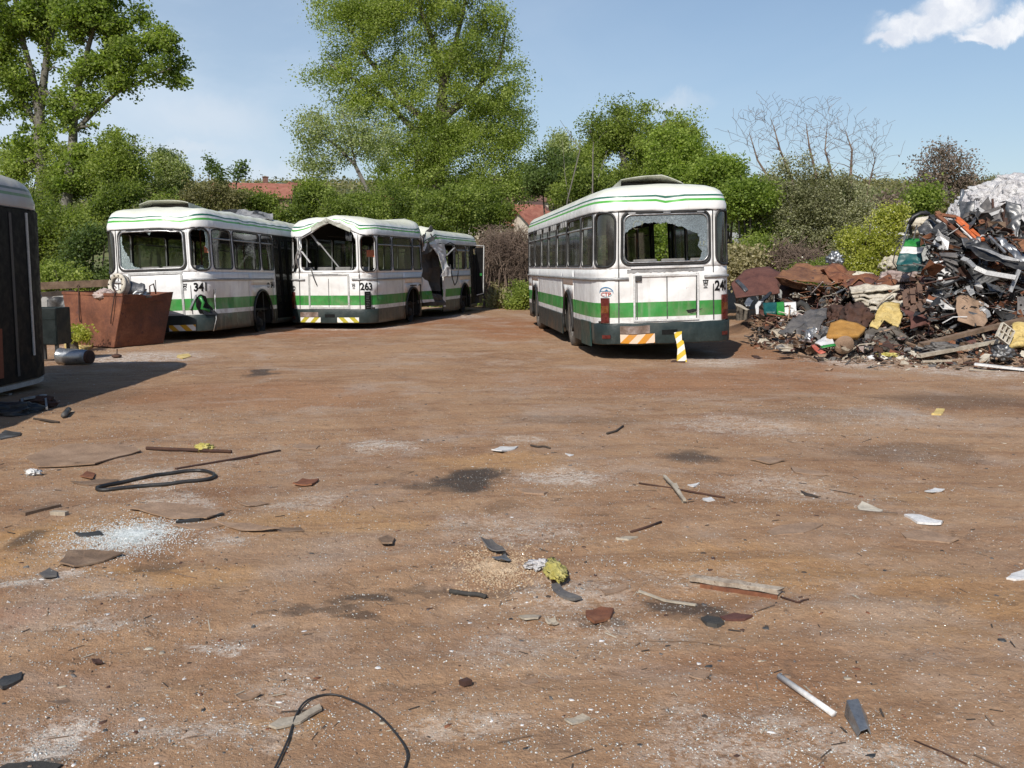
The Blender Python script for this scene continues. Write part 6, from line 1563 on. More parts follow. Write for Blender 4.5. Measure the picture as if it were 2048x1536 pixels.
# wheel rim and drum lying on the load
rim = MB(); Mx = Matrix.Scale(.78, 4) @ Matrix.Rotation(R(-24), 4, 'Z') @ Matrix.Rotation(R(-100), 4, 'X')
rim.lathe([(.17, .03), (.175, .0), (.25, -.02), (.285, .02), (.29, .05), (.275, .05), (.265, .0), (.262, .16), (.275, .20), (.265, .2), (.25, .0)], 36, Mx)
o = rim.build('wheel_rim', MT['cream'], None, True); o.location = at(232, 569, 18.4); thing(o, 'white ten-hole truck wheel rim standing on top of the rusty skip', 'wheel rim')
for k in range(10):
    a = k * math.pi / 5; c = Mx @ Vector((.225 * math.cos(a), .225 * math.sin(a), -.016)); q = MB(); q.lathe([(.0001, 0), (.018, 0), (.018, -.012), (.0001, -.012)], 10, Matrix.Translation(c) @ Mx); q.build('bolt_hole', MT['ink'], o)
dr = MB(); Mx = Matrix.Scale(.85, 4) @ Matrix.Rotation(R(-50), 4, 'Z') @ Matrix.Rotation(R(-110), 4, 'X')
dr.lathe([(.05, -.01), (.19, -.01), (.20, .02), (.20, .22), (.235, .24), (.235, .30), (.18, .30), (.17, .05), (.05, .04)], 32, Mx); o = dr.build('brake_drum', MT['steel'], None, True); o.location = at(256, 578, 18.6); thing(o, 'grey brake drum lying behind the white rim in the skip', 'brake drum')
lump('red_cloth_bundle', at(210, 590, 18.3), .16, 'mauve', 'pinkish cloth bundle under the white rim in the skip', 'cloth', seed=4, sq=(1.2, 1, .7))
lump('metal_casting', at(275, 588, 18.7), .18, 'galv', 'dull grey metal casting at the right of the skip load', 'casting', seed=6, sq=(1.2, 1, .7), amp=.25)
m = MB()
for i in range(9):
    a = Vector((-7.6 + random.uniform(-.6, .5), 19.0 + random.uniform(-.5, .5), .92)); b_ = a + Vector((random.uniform(-.4, .4), random.uniform(-.4, .4), random.uniform(0, .12))); m.bar(a, b_, random.uniform(.03, .09), .02)
thing(m.build('skip_filling', MT['steel_dark']), 'mixed dark scrap filling the rusty skip', 'scrap', kind='stuff')
# bank and beams behind the skip
plank('timber_beam', at(78, 572, 21.5), at(218, 566, 22.3), .16, .16, 'wood_brown', 'long brown timber beam behind the rusty skip', 'beam')
plank('rusty_girder', at(70, 590, 21), at(150, 585, 21.4), .20, .10, 'wood_dark', 'short rusty girder under the timber beam', 'girder')
pxsheet('bent_steel_plate', [(95, 600, 20.5), (140, 592, 20.6), (140, 640, 20.3), (92, 650, 20.3)], 'steel_dark', 'dark bent steel plate behind the left of the skip', 'plate', amp=.06)
m = MB(); m.box((0, 0, .45), (2.6, .25, .9)); o = m.build('retaining_block', MT['concrete']); o.location = (at(120, 600, 21.8).x, 21.8, 0); bevel(o, .02); tag(o, 'rough pale concrete block under the beams behind the skip', 'block')
MT['cab_dark'] = wmat('black_green_metal', [(.008, .012, .013), (.012, .018, .018), (.02, .026, .026)], 4, .5, 0, .1, 30, spec=.2)
# dark cabinet, bucket and slab
cb = empty('dark_cabinet', (at(97, 720, 15.6).x, 15.7, 0)); tag(cb, 'dark green metal cabinet on legs behind the left edge bus', 'cabinet')
m = MB(); m.box((0, 0, .58), (.48, .5, .60)); bevel(m.build('cabinet_body', MT['cab_dark'], cb), .01)
m = MB(); m.box((0, -.262, .70), (.42, .012, .012)); m.box((0, -.255, .58), (.45, .008, .56)); m.build('cabinet_door', MT['cab_dark'], cb)
for sx in (-.2, .2):
    for sy in (-.2, .2): m = MB(); m.box((sx, sy, .14), (.05, .05, .28)); m.build('leg', MT['black'], cb)
bk = empty('steel_bucket', G(150, 727) + Vector((0, 0, .125)), (0, 0, R(-14))); tag(bk, 'galvanised tapered bucket lying on its side by the dark cabinet', 'bucket')
m = MB(); m.lathe([(.125, -.27), (.13, -.28), (.138, -.27), (.132, -.26), (.128, -.1), (.118, .15), (.105, .25), (.06, .262), (.0001, .262)], 36, Matrix.Rotation(R(90), 4, 'Y')); m.build('bucket_body', MT['galv'], bk, True)
m = MB(); m.lathe([(.106, .24), (.108, .30), (.085, .31), (.0001, .30)], 28, Matrix.Rotation(R(90), 4, 'Y')); m.build('bucket_foot', MT['rust_dark'], bk, True)
m = MB(); m.tube([(-.27, .13 * math.cos(t), .13 * math.sin(t)) for t in np.linspace(0, math.pi, 14)], .008, 6); m.build('bucket_handle', MT['steel'], bk, True)
gpoly('foam_slab', [(128, 690), (180, 688), (186, 694), (176, 699), (130, 697)], 'foam_yellow', 'yellowish foam slab behind the lying bucket', 'foam slab', .04, .03)
gpoly('thin_foam_scrap', [(355, 711), (378, 709), (382, 714), (365, 718), (354, 715)], 'foam_yellow', 'small yellow scrap on the pale gravel before the skip', 'scrap', .02, .004)
o = lump('dark_hub', G(234, 715) + Vector((0, 0, .035)), .07, 'rust_dark', 'small dark hub with an upright pin on the gravel by the skip', 'hub', sq=(1.2, 1.2, .5), amp=.1); m = MB(); m.tube([(0, 0, 0), (.01, 0, .12)], .01, 6); m.build('pin', MT['rust_dark'], o)
# striped board leaning on the bumper of bus 240
bd = empty('striped_board', (at(1364, 720, 15.50).x, 15.50, Hf(2.75, 15.5))); tag(bd, 'yellow and white striped board leaning on the bumper of bus 240', 'barrier board')
def stripe_mat():
    m, nt, b = newmat('yellow_white_board'); tc = N(nt, 'TexCoord').outputs['Object']; sp = N(nt, 'SeparateXYZ'); L(nt, tc, sp.inputs[0])
    q = math_(nt, 'FRACT', math_(nt, 'MULTIPLY_ADD', math_(nt, 'SUBTRACT', sp.outputs[2], math_(nt, 'MULTIPLY', sp.outputs[0], .8)), 5.2, 10.1))
    c = mixc(nt, math_(nt, 'GREATER_THAN', q, .5), (.74, .68, .60), (.60, .42, .03)); c = mixc(nt, sstep(nt, noise_(nt, tc, 9, 6, .7), .55, .75, 0, .7), c, (.35, .28, .2))
    L(nt, c, b.inputs['Base Color']); b.inputs['Roughness'].default_value = .5; return m
m = MB(); vs = []; n = 9
prof = [(-.085, 0), (.085, .0), (.075, .18), (.065, .34), (.04, .36), (.045, .46), (.055, .50), (-.075, .48), (-.07, .40), (-.055, .33), (-.05, .2)]
m.add([(x - z * .11, -.0 + z * .12, z) for x, z in prof] + [(x - z * .11, .018 + z * .12, z) for x, z in prof], [tuple(range(11)), tuple(range(21, 10, -1))] + [(i, i + 11, (i + 1) % 11 + 11, (i + 1) % 11) for i in range(11)])
m.build('board', stripe_mat(), bd)
gpoly('flat_metal_foot', [(1345, 722), (1372, 722), (1370, 726), (1342, 725)], 'rust_dark', 'dark flat scrap at the foot of the striped board', 'scrap', .01)
gpoly('dark_shard', [(1503, 711), (1514, 712), (1526, 716), (1518, 718), (1509, 716)], 'rust_dark', 'dark curled shard on the dirt right of bus 240', 'shard', .02, .004, .04)

# ------------------------------------------------------------------ single things on the yard
GS = 'shards scattered over the yard'
grod('metal_rod', [(293, 898), (463, 906)], .015, 'rust_dark', 'straight dark rod under a yellow rag in the left yard', 'rod')
lump('yellow_rag', G(408, 901) + Vector((0, 0, .03)), .055, 'foam_bright', 'crumpled yellow rag on the straight dark rod', 'rag', amp=.5, sc=2.5, sq=(1.3, 1, .7))
grod('thin_strip', [(352, 940), (455, 920), (560, 901)], .014, 'rust_dark', 'long thin dark strip pointing right below the yellow rag', 'strip', flat=.012)
grod('rubber_loop', [(195, 979), (250, 966), (330, 951), (395, 944), (424, 948), (427, 956), (405, 964), (340, 972), (262, 979), (215, 984), (196, 983), (195, 979)], .014, 'black', 'flattened loop of black rubber seal in the left yard', 'rubber seal')
grod('black_strip', [(352, 1050), (400, 1046), (445, 1034)], .018, 'black', 'short bent black strip beside the pale board at left', 'strip', flat=.015)
gpoly('pale_board', [(255, 1024), (320, 1012), (400, 1020), (448, 1032), (415, 1046), (345, 1044)], 'board_tan', 'thin tan board beside the short black strip', 'board', .008, .004, .03, 2)
gpoly('pale_board', [(345, 1058), (420, 1052), (445, 1060), (400, 1068)], 'board_tan', 'narrow tan board in front of the short black strip', 'board', .008, .004, .02, 3)
gpoly('brown_sheet', [(118, 1138), (135, 1112), (185, 1106), (232, 1112), (250, 1116), (205, 1128), (150, 1140)], 'wood_brown', 'dark brown sheet next to the white glass patch', 'sheet', .008, .004, .03, 4)
gpoly('grey_rag', [(78, 1150), (100, 1140), (116, 1146), (112, 1158), (90, 1162)], 'grey_plastic', 'small grey rag at the left below the brown sheet', 'rag', .01, .004, .04, 5)
grod('split_lath', [(46, 1034), (118, 1014)], .022, 'wood_brown', 'split brown lath at the far left of the yard', 'lath', flat=.02)
grod('pale_block', [(104, 1031), (134, 1033)], .018, 'wood_pale', 'short pale wooden block by the split lath', 'block', flat=.03)
gpoly('dusty_plate', [(50, 916), (125, 892), (270, 897), (282, 903), (190, 930), (75, 936)], 'board_tan', 'large dust-covered plate lying flat in the left yard', 'plate', .010, .004, .01, 6)
lump('white_paper', G(66, 951) + Vector((0, 0, .02)), .04, 'white_panel', 'crumpled white paper at the left edge of the yard', 'paper', amp=.6, sc=2.6, sq=(1.2, 1, .6))
gpoly('brown_shard', [(585, 972), (605, 962), (636, 964), (625, 974)], 'rust', 'rusty brown shard right of the black rubber loop', 'shard', .01, .004, .03, 7)
gpoly('tan_plate', [(583, 892), (600, 885), (640, 889), (630, 896), (600, 897)], 'board_tan', 'small tan plate beyond the thin dark strip', 'plate', .008, .004, .02, 8)
gpoly('white_shard', [(983, 905), (1000, 897), (1035, 897), (1028, 902), (1004, 910)], 'white_panel', 'white angular shard beyond the black oil patch', 'shard', .01, .006, .02, 9, GS)
grod('curled_twig', [(1062, 896), (1075, 900), (1088, 899), (1100, 903)], .009, 'wood_dark', 'curled dark twig right of the white angular shard', 'twig')
grod('white_lath', [(1328, 962), (1346, 982), (1369, 1010)], .011, 'wood_pale', 'pale split lath crossing a dark rod, left arm', 'lath', flat=.012, lift=.02)
grod('white_lath', [(1350, 972), (1368, 1008)], .012, 'wood_pale', 'shorter pale lath lying against the split lath', 'lath', flat=.016)
grod('thin_rod', [(1278, 971), (1360, 984), (1450, 998)], .007, 'rust_dark', 'thin dark rod under the pale split laths', 'rod')
gpoly('white_shard', [(1374, 972), (1400, 970), (1388, 978)], 'white_panel', 'small white triangle right of the pale split laths', 'shard', .01, .004, .02, 10, GS)
gpoly('white_shard', [(1405, 1000), (1422, 998), (1430, 1003), (1412, 1007)], 'white_panel', 'small white shard below the end of the thin dark rod', 'shard', .01, .004, .02, 11, GS)
grod('bent_bar', [(1262, 1066), (1292, 1058), (1322, 1048)], .008, 'rust_dark', 'bent dark bar in the right of the middle yard', 'bar')
gpoly('pale_splinter', [(1230, 1084), (1250, 1079), (1276, 1080), (1256, 1085)], 'wood_pale', 'pale splinter just below the bent dark bar', 'splinter', .012, .004, .01, 12)
pf = lump('yellow_foam', G(1110, 1148) + Vector((0, 0, .025)), .052, 'foam_bright', 'torn bright yellow foam in the middle foreground', 'foam', amp=.45, sc=2.4, sq=(.95, 3.3, .45), seed=3)
pf.rotation_euler = (0, 0, R(8))
lump('crumpled_foil', G(1080, 1139) + Vector((0, 0, .022)), .045, 'plastic_film', 'crumpled white foil touching the bright yellow foam', 'foil', amp=.6, sc=2.2, sq=(1.5, .8, .6), seed=8)
gpoly('dark_cloth', [(1100, 1172), (1118, 1170), (1128, 1182), (1165, 1198), (1150, 1202), (1120, 1192), (1105, 1182)], 'grey_plastic', 'dark cloth strip below the bright yellow foam', 'cloth', .012, .004, .04, 13)
gpoly('grey_flap', [(960, 1104), (985, 1100), (1006, 1106), (1014, 1116), (990, 1112)], 'grey_plastic', 'curled grey flap on the sawdust, farther one', 'flap', .006, .012, .06, 14)
gpoly('grey_flap', [(985, 1122), (1010, 1116), (1022, 1126), (1004, 1130)], 'galv', 'small metallic flap on the right of the sawdust', 'flap', .006, .012, .05, 15)
grod('rubber_strip', [(900, 1180), (930, 1186), (955, 1188), (972, 1192)], .012, 'rubber', 'short rubber strip in front of the sawdust', 'strip')
MT['plank_worn'] = wmat('worn_plank', [(.22, .16, .115), (.38, .31, .24), (.50, .43, .35)], 14, .9, 0, .6, 60, ((.12, .07, .045), .58))
o = plank('broken_plank', G(1385, 1162) + Vector((0, 0, .022)), G(1564, 1188) + Vector((0, 0, .022)), .055, .022, 'plank_worn', 'broken pale plank with splintered front edge in the right foreground', 'plank', .008)
grod('splintered_edge', [(1400, 1172), (1480, 1182), (1555, 1194)], .006, 'rust', 'splintered brown strip along the broken pale plank', 'splinter', flat=.03)
grod('bent_wire', [(1562, 1192), (1585, 1203), (1598, 1206), (1606, 1200), (1617, 1198)], .005, 'rust_dark', 'short bent wire at the end of the broken plank', 'wire')
grod('white_strip', [(1278, 1182), (1330, 1194), (1392, 1208)], .008, 'wood_pale', 'narrow white strip pointing at the oil stain in the right foreground', 'strip', flat=.008, lift=.004)
gpoly('red_brown_shard', [(1170, 1222), (1200, 1216), (1228, 1222), (1220, 1236), (1190, 1248), (1176, 1238)], 'rust', 'reddish brown shard below the dark cloth strip', 'shard', .012, .006, .03, 16)
gpoly('red_plate', [(1440, 1228), (1470, 1223), (1505, 1231), (1490, 1236), (1450, 1234)], 'rust_red', 'thin reddish plate right of the oval rubber pad', 'plate', .008, .004, .01, 17)
gpoly('rubber_pad', [(1402, 1232), (1415, 1228), (1440, 1232), (1450, 1240), (1435, 1247), (1412, 1244)], 'rubber', 'oval dark rubber pad in the right foreground', 'pad', .02, .004, .01, 18)
gpoly('tan_strip', [(1205, 1180), (1255, 1170), (1258, 1176), (1210, 1188)], 'board_tan', 'tan strip right of the dark cloth', 'strip', .01, .004, .02, 19)
gpoly('cream_shard', [(1040, 1231), (1055, 1228), (1082, 1229), (1078, 1238), (1052, 1240)], 'wood_pale', 'cream shard, left one of a pair in the middle foreground', 'shard', .008, .004, .02, 20)
gpoly('cream_shard', [(1090, 1243), (1110, 1240), (1115, 1248), (1100, 1252)], 'wood_pale', 'cream shard, right one of a pair in the middle foreground', 'shard', .008, .004, .02, 21)
gpoly('tan_lath', [(1030, 984), (1062, 981), (1096, 988), (1088, 993), (1050, 989)], 'board_tan', 'short tan lath below the pale gravel patch', 'lath', .014, .004, .02, 22)
gpoly('cream_flake', [(1716, 1018), (1724, 1011), (1766, 1024), (1760, 1030), (1724, 1028)], 'cream', 'cream flake beside a brown lath at right', 'flake', .01, .006, .03, 23)
grod('brown_lath', [(1700, 1026), (1750, 1031), (1795, 1034)], .014, 'wood_brown', 'thin brown lath under the cream flake', 'lath', flat=.014)
gpoly('white_shard', [(1808, 1038), (1840, 1038), (1884, 1049), (1880, 1053), (1835, 1050)], 'white_panel', 'long white pointed shard at the right of the yard', 'shard', .014, .01, .01, 24, GS)
gpoly('grey_board', [(1800, 1068), (1850, 1063), (1918, 1082), (1900, 1087), (1815, 1080)], 'board_tan', 'weathered thin board below the long white shard', 'board', .010, .004, .02, 25)
gpoly('tan_board', [(1530, 1066), (1560, 1054), (1620, 1050), (1646, 1053), (1610, 1070), (1545, 1074)], 'board_tan', 'flat tan board half buried in the right yard', 'board', .012, .002, .01, 26)
gpoly('tan_board', [(1500, 925), (1530, 918), (1570, 926), (1540, 934)], 'board_tan', 'small tan board farther off in the right yard', 'board', .010, .002, .01, 27)
gpoly('white_corner_shard', [(2012, 1160), (2020, 1150), (2050, 1147), (2052, 1160), (2030, 1163)], 'white_panel', 'white shard cut by the right edge of the picture', 'shard', .014, .006, .02, 28, GS)
grod('white_tube', [(1558, 1362), (1667, 1439)], .0115, 'white_panel', 'clean white plastic tube in the right foreground', 'tube', n=16)
mb_ = empty('metal_bracket', G(1712, 1452)); tag(mb_, 'bent shiny metal bracket beside the white plastic tube', 'bracket')
m = MB(); q = [G(*p) - mb_.location for p in [(1690, 1438), (1716, 1440), (1738, 1476), (1722, 1480), (1700, 1462)]]
vs = [Vector(q[0]) + Vector((0, 0, .004)), Vector(q[0]) + Vector((.006, .004, .055)), Vector(q[1]) + Vector((0, .01, .06)), Vector(q[1]) + Vector((.028, 0, .004)), Vector(q[3]) + Vector((-.01, 0, .004)), Vector(q[3]) + Vector((-.002, 0, .022)), Vector(q[2]) + Vector((-.006, 0, .024)), Vector(q[2]) + Vector((.004, 0, .004))]
m.add(vs, [(0, 1, 5, 4), (1, 2, 6, 5), (2, 3, 7, 6), (0, 3, 2, 1)]); o = m.build('bracket_channel', MT['galv'], mb_); o.modifiers.new('t', 'SOLIDIFY').thickness = .003
grod('black_cable', [(545, 1545), (562, 1505), (578, 1470), (592, 1425), (615, 1397), (660, 1385), (705, 1395), (755, 1428), (797, 1472), (815, 1508), (806, 1548)], .0038, 'black', 'black cable looping up from the bottom edge of the yard', 'cable', lift=.006)
gpoly('cream_splinter', [(532, 1451), (555, 1434), (600, 1426), (640, 1405), (645, 1413), (602, 1440), (548, 1456)], 'wood_pale', 'long cream splinter lying across the black cable', 'splinter', .008, .002, .008, 30)
gpoly('slate_shard', [(-8, 1372), (8, 1358), (46, 1352), (40, 1363), (5, 1381)], 'steel_dark', 'dark slate-like shard at the left edge of the foreground', 'shard', .012, .006, .02, 31)
grod('thin_wire', [(1288, 1277), (1390, 1284), (1492, 1296)], .003, 'wood_brown', 'fine straight wire across the right foreground', 'wire')
grod('thin_wire', [(1828, 1484), (1880, 1502), (1932, 1532)], .003, 'rust_dark', 'fine wire in the bottom right corner', 'wire')
gpoly('cream_flake', [(1376, 1360), (1396, 1350), (1422, 1356), (1404, 1366)], 'board_tan', 'folded tan flake left of the white tube', 'flake', .006, .006, .02, 32)
gpoly('yellow_scrap', [(1862, 832), (1872, 822), (1890, 822), (1884, 832)], 'foam_yellow', 'yellowish crumpled scrap far right in the yard', 'scrap', .03, .004, .03, 33)
grod('dark_stick', [(1214, 873), (1232, 866), (1246, 855)], .011, 'wood_dark', 'short dark stick in the middle distance', 'stick')
gpoly('white_shard', [(1130, 912), (1148, 914), (1140, 917)], 'white_panel', 'tiny white sliver right of the white angular shard', 'shard', .01, .004, .01, 34, GS)
gpoly('brown_flake', [(755, 1085), (775, 1078), (790, 1083), (783, 1094), (762, 1095)], 'wood_brown', 'brown flake left of the sawdust', 'flake', .01, .004, .02, 35)
gpoly('stone', [(240, 1216), (256, 1213), (262, 1221), (248, 1225)], 'board_tan', 'flat tan stone in the left foreground', 'stone', .03, .0, .0, 36)
gpoly('brown_disc', [(95, 1395), (110, 1386), (135, 1387), (140, 1397), (118, 1404)], 'wood_brown', 'brown rounded plate in the bottom left corner', 'plate', .014, .0, .0, 37)
gpoly('dark_mat', [(-10, 1545), (20, 1528), (80, 1526), (120, 1534), (100, 1550)], 'rubber', 'dark rubber mat cut by the bottom left edge', 'mat', .012, .004, .01, 38)
gpoly('rusty_chunk', [(942, 1366), (925, 1370), (915, 1366), (930, 1361)], 'rust_dark', 'small rusty chunk in the middle foreground', 'chunk', .02, .002, .0, 39)
for k, (pts, mt, lb) in enumerate([([(150, 930), (230, 918), (275, 905), (235, 912)], 'wood_brown', 'thin curved brown splinter on the dusty plate'), ([(430, 1056), (500, 1058), (560, 1068), (480, 1070)], 'board_tan', 'long tan board scrap right of the short black strip'), ([(540, 1062), (600, 1060), (610, 1066), (560, 1070)], 'wood_brown', 'brown board scrap right of the long tan scrap'),
    ([(140, 965), (200, 958), (240, 962), (180, 970)], 'wood_brown', 'brown flake above the rubber loop'), ([(160, 955), (175, 945), (190, 950), (185, 960)], 'rust', 'small curled rusty leaf left of the rubber loop'), ([(480, 1010), (520, 1004), (540, 1008), (500, 1016)], 'board_tan', 'tan flake below the rubber loop'),
    ([(150, 1075), (200, 1070), (205, 1078), (160, 1082)], 'steel_dark', 'dark metal flake left of the white glass patch'), ([(470, 1395), (500, 1385), (520, 1390), (480, 1402)], 'board_tan', 'tan flake left of the cream splinter'), ([(185, 1325), (200, 1322), (205, 1330), (190, 1334)], 'rust_dark', 'small dark flake in the left foreground'),
    ([(1850, 985), (1870, 980), (1890, 984), (1865, 990)], 'white_panel', 'small white flake above the long white shard'), ([(1600, 985), (1625, 990), (1640, 998), (1610, 992)], 'wood_dark', 'dark flake right of the thin dark rod'), ([(1580, 940), (1640, 948), (1660, 955), (1590, 950)], 'board_tan', 'flat tan flake behind the cream flake'),
    ([(1130, 1440), (1165, 1428), (1180, 1436), (1145, 1450)], 'wood_pale', 'pale flake right of the black cable'), ([(1040, 1360), (1070, 1352), (1080, 1360), (1055, 1368)], 'board_tan', 'tan flake in the lower middle foreground')]):
    gpoly('flat_scrap', pts, mt, lb, 'scrap', .006, .004, .02, 50 + k)
# bits in the shadow of the left edge bus
m = MB(); a, b_, c, d = G(42, 832), G(46, 820), G(92, 812), G(94, 826)
h = Vector((0, 0, .12)); m.bar(a + h * .2, b_ + h, .02, .02); m.bar(b_ + h, c + h, .05, .02); m.bar(c + h, d + h * .2, .02, .02); o = m.build('bent_bracket', MT['grey_lite']); centre_origin(o); tag(o, 'bent metal frame at the edge of the left bus shadow', 'frame')
lump('dark_rubbish', G(20, 828) + Vector((0, 0, .03)), .22, 'black', 'heap of black rags at the left edge in shadow', 'rags', amp=.4, sq=(1.4, 1, .35), seed=5)
gpoly('steel_plate', [(-10, 874), (10, 862), (42, 866), (40, 871), (0, 880)], 'steel', 'grey steel plate at the left edge below the shadow', 'plate', .01, .01, .01, 40)
grod('pale_strip', [(-10, 791), (22, 792)], .025, 'grey_lite', 'pale strip on the ground under the left edge bus', 'strip', flat=.02)
lump('dark_debris', G(78, 815) + Vector((0, 0, .05)), .13, 'rust_dark', 'dark crumpled rag behind the bent frame', 'rag', amp=.4, sq=(1.5, 1, .5), seed=7)
grod('pipe_stub', [(128, 838), (138, 828)], .03, 'steel_dark', 'short dark pipe stub at the edge of the left shadow', 'pipe')
grod('dark_strip', [(68, 840), (118, 847)], .012, 'wood_dark', 'thin dark strip near the short pipe stub', 'strip')

# ------------------------------------------------------------------ ground litter
def litter(name, label, n, smin, smax, mat, seed, region, flat=.35, dens=None, tones=None, cat='litter', lift=.3, mats=None):
    """many small angular chips resting on the ground as one object"""
    g = np.random.default_rng(seed); x0, x1, y0, y1 = region; P_ = []
    got = 0
    while got < n:
        m_ = n * 2; y = y0 * (y1 / y0) ** (g.uniform(0, 1, m_) ** .80); x = g.uniform(-1, 1, m_) * np.minimum(.60 * y + .6, x1); 
        k = g.uniform(0, 1, m_) < (dens(x, y) if dens else 1); P_.append(np.stack([x[k], y[k]], 1)); got += k.sum()
    P_ = np.concatenate(P_)[:n]; x, y = P_[:, 0], P_[:, 1]
    s = smin * (smax / smin) ** (g.uniform(0, 1, n) ** 2.2); a = g.uniform(0, 6.28, n); z = H(x, y)
    # irregular wedge: 5-sided base, raised point
    k = 5; ang = a[:, None] + np.arange(k)[None] * 6.283 / k + g.uniform(-.4, .4, (n, k)); rad = s[:, None] * g.uniform(.55, 1.1, (n, k)); asp = g.uniform(.35, 1, n)[:, None]
    lx = np.cos(ang) * rad; ly = np.sin(ang) * rad * asp; ca, sa = np.cos(a)[:, None], np.sin(a)[:, None]
    vx = x[:, None] + lx * ca - ly * sa; vy = y[:, None] + lx * sa + ly * ca
    tz = g.uniform(-1, 1, (n, 1)) * .5; vz = z[:, None] + s[:, None] * flat * (lift + g.uniform(.2, 1, (n, k)) + tz * lx / s[:, None])
    base = np.stack([vx, vy, z[:, None] - s[:, None] * .1 + 0 * vx], -1); top_ = np.stack([x[:, None] + (vx - x[:, None]) * .86, y[:, None] + (vy - y[:, None]) * .86, np.maximum(vz, z[:, None] + .0015)], -1)
    V = np.concatenate([base, top_], 1).reshape(-1, 3); i0 = (np.arange(n) * 2 * k)[:, None]
    me = bpy.data.meshes.new(name); me.vertices.add(len(V)); me.vertices.foreach_set('co', V.astype(np.float32).ravel())
    side = np.stack([np.stack([i0[:, 0] + j, i0[:, 0] + (j + 1) % k, i0[:, 0] + k + (j + 1) % k, i0[:, 0] + k + j], 1) for j in range(k)], 1).reshape(-1)
    top = (i0 + k + np.arange(k)[None]).reshape(-1)
    li = np.concatenate([side, top]).astype(np.int32); starts = np.concatenate([np.arange(0, len(side), 4), len(side) + np.arange(0, len(top), k)]).astype(np.int32)
    me.loops.add(len(li)); me.loops.foreach_set('vertex_index', li); me.polygons.add(len(starts)); me.polygons.foreach_set('loop_start', starts); me.update(calc_edges=True)
    t = g.uniform(0, 1, n); tone = np.concatenate([np.repeat(t, k), t]); at_ = me.attributes.new('tone', 'FLOAT', 'FACE'); at_.data.foreach_set('value', tone.astype(np.float32))
    if mats:
        mi = g.integers(0, len(mats), n); me.polygons.foreach_set('material_index', np.concatenate([np.repeat(mi, k), mi]).astype(np.int32))
    o = link(name, me, [MT[q] for q in mats] if mats else MT[mat]); tag(o, label, cat, kind='stuff'); return o
WSP = [spotw(*q[:4]) + (q[4],) for q in WHITE]
def wdens(x, y, base=.10):
    d = base + .30 * np.clip(n1(x, y, .11) * .9 + n3(x, y, .45) * .5, 0, 1)
    for cx, cy, ax, ay, k in WSP: d = d + 1.0 * k * np.exp(-(((x - cx) / (ax * 1.3)) ** 2 + ((y - cy) / (ay * 1.5)) ** 2))
    return np.clip(d, 0, 1)
litter('broken_glass', 'crumbs of broken safety glass glittering all over the yard', 110000, .0015, .0058, 'chips', 1, (0, 13, 2.2, 24), .55, lambda x, y: wdens(x, y))
litter('glass_flakes', 'larger pale flakes of glass and paint in the foreground', 700, .006, .018, 'white_panel', 2, (0, 12, 2.3, 18), .12, lambda x, y: wdens(x, y, .12))
litter('gravel', 'small stones and dirt clods over the yard', 20000, .002, .011, 'soil', 3, (0, 13, 2.2, 26), .6, None)
litter('rubbish_bits', 'small dark and brown scraps trodden into the yard', 4200, .004, .026, 'wood_dark', 4, (0, 12, 2.3, 24), .16, None, mats=['wood_dark', 'rust_dark', 'board_tan', 'wood_brown', 'steel_dark', 'rust', 'grey_plastic', 'wood_pale'])
g = np.random.default_rng(8); 
def splinters(name, label, n, seed):
    g = np.random.default_rng(seed); b = MB(); rn = random.Random(seed)
    for i in range(n):
        y = 2.4 * (9 ** (rn.random() ** .85)); x = rn.uniform(-.57, .57) * y; a = rn.uniform(0, 3.14); ln = rn.uniform(.015, .07) * (1 + (rn.random() < .08) * 2); h = rn.uniform(.0012, .003)
        dx, dy = math.cos(a) * ln / 2, math.sin(a) * ln / 2
        b.bar((x - dx, y - dy, Hf(x - dx, y - dy) + h * .8), (x + dx, y + dy, Hf(x + dx, y + dy) + h * .8 + rn.uniform(0, .006)), h * 2.2, h, mi=rn.choice([0, 0, 1, 2, 2]))
    o = b.build(name, [MT['wood_dark'], MT['wood_pale'], MT['wood_brown']]); tag(o, label, 'splinters', kind='stuff')
splinters('wood_splinters', 'tiny wood and wire splinters over the yard', 420, 12)
c0 = G(985, 1130)
def sdens(x, y): return np.clip(1.3 * np.exp(-(((x - c0.x - .05) / .16) ** 2 + ((y - c0.y) / .20) ** 2)) + .9 * np.exp(-(((x - c0.x - .14) / .13) ** 2 + ((y - c0.y + .22) / .12) ** 2)), 0, 1) * (n4(x, y, 1.5) > -.5)
def patch_litter(name, label, n, cx, cy, rx, ry, smin, smax, mat, seed):
    g = np.random.default_rng(seed); b = MB(); rn = random.Random(seed)
    for i in range(n):
        a = rn.uniform(0, 6.28); r = abs(rn.gauss(0, .55)); x = cx + math.cos(a) * r * rx; y = cy + math.sin(a) * r * ry; s = rn.uniform(smin, smax); z = Hf(x, y)
        M = Matrix.Rotation(rn.uniform(0, 3), 3, 'Z') @ Matrix.Rotation(rn.uniform(0, 1), 3, 'X'); b.box((x, y, z + s * .4), (s, s * rn.uniform(.4, 1), s * rn.uniform(.3, .8)), M)
    o = b.build(name, MT[mat]); tag(o, label, 'litter', kind='stuff'); return o
patch_litter('sawdust', 'pale heap of sawdust crumbs in the middle foreground', 2600, c0.x + .02, c0.y - .05, .26, .34, .003, .010, 'sawdust', 3)
c1 = G(265, 1075); patch_litter('crushed_glass', 'dense white patch of crushed glass in the left yard', 9000, c1.x, c1.y, .38, .44, .002, .0065, 'glass_white', 5)
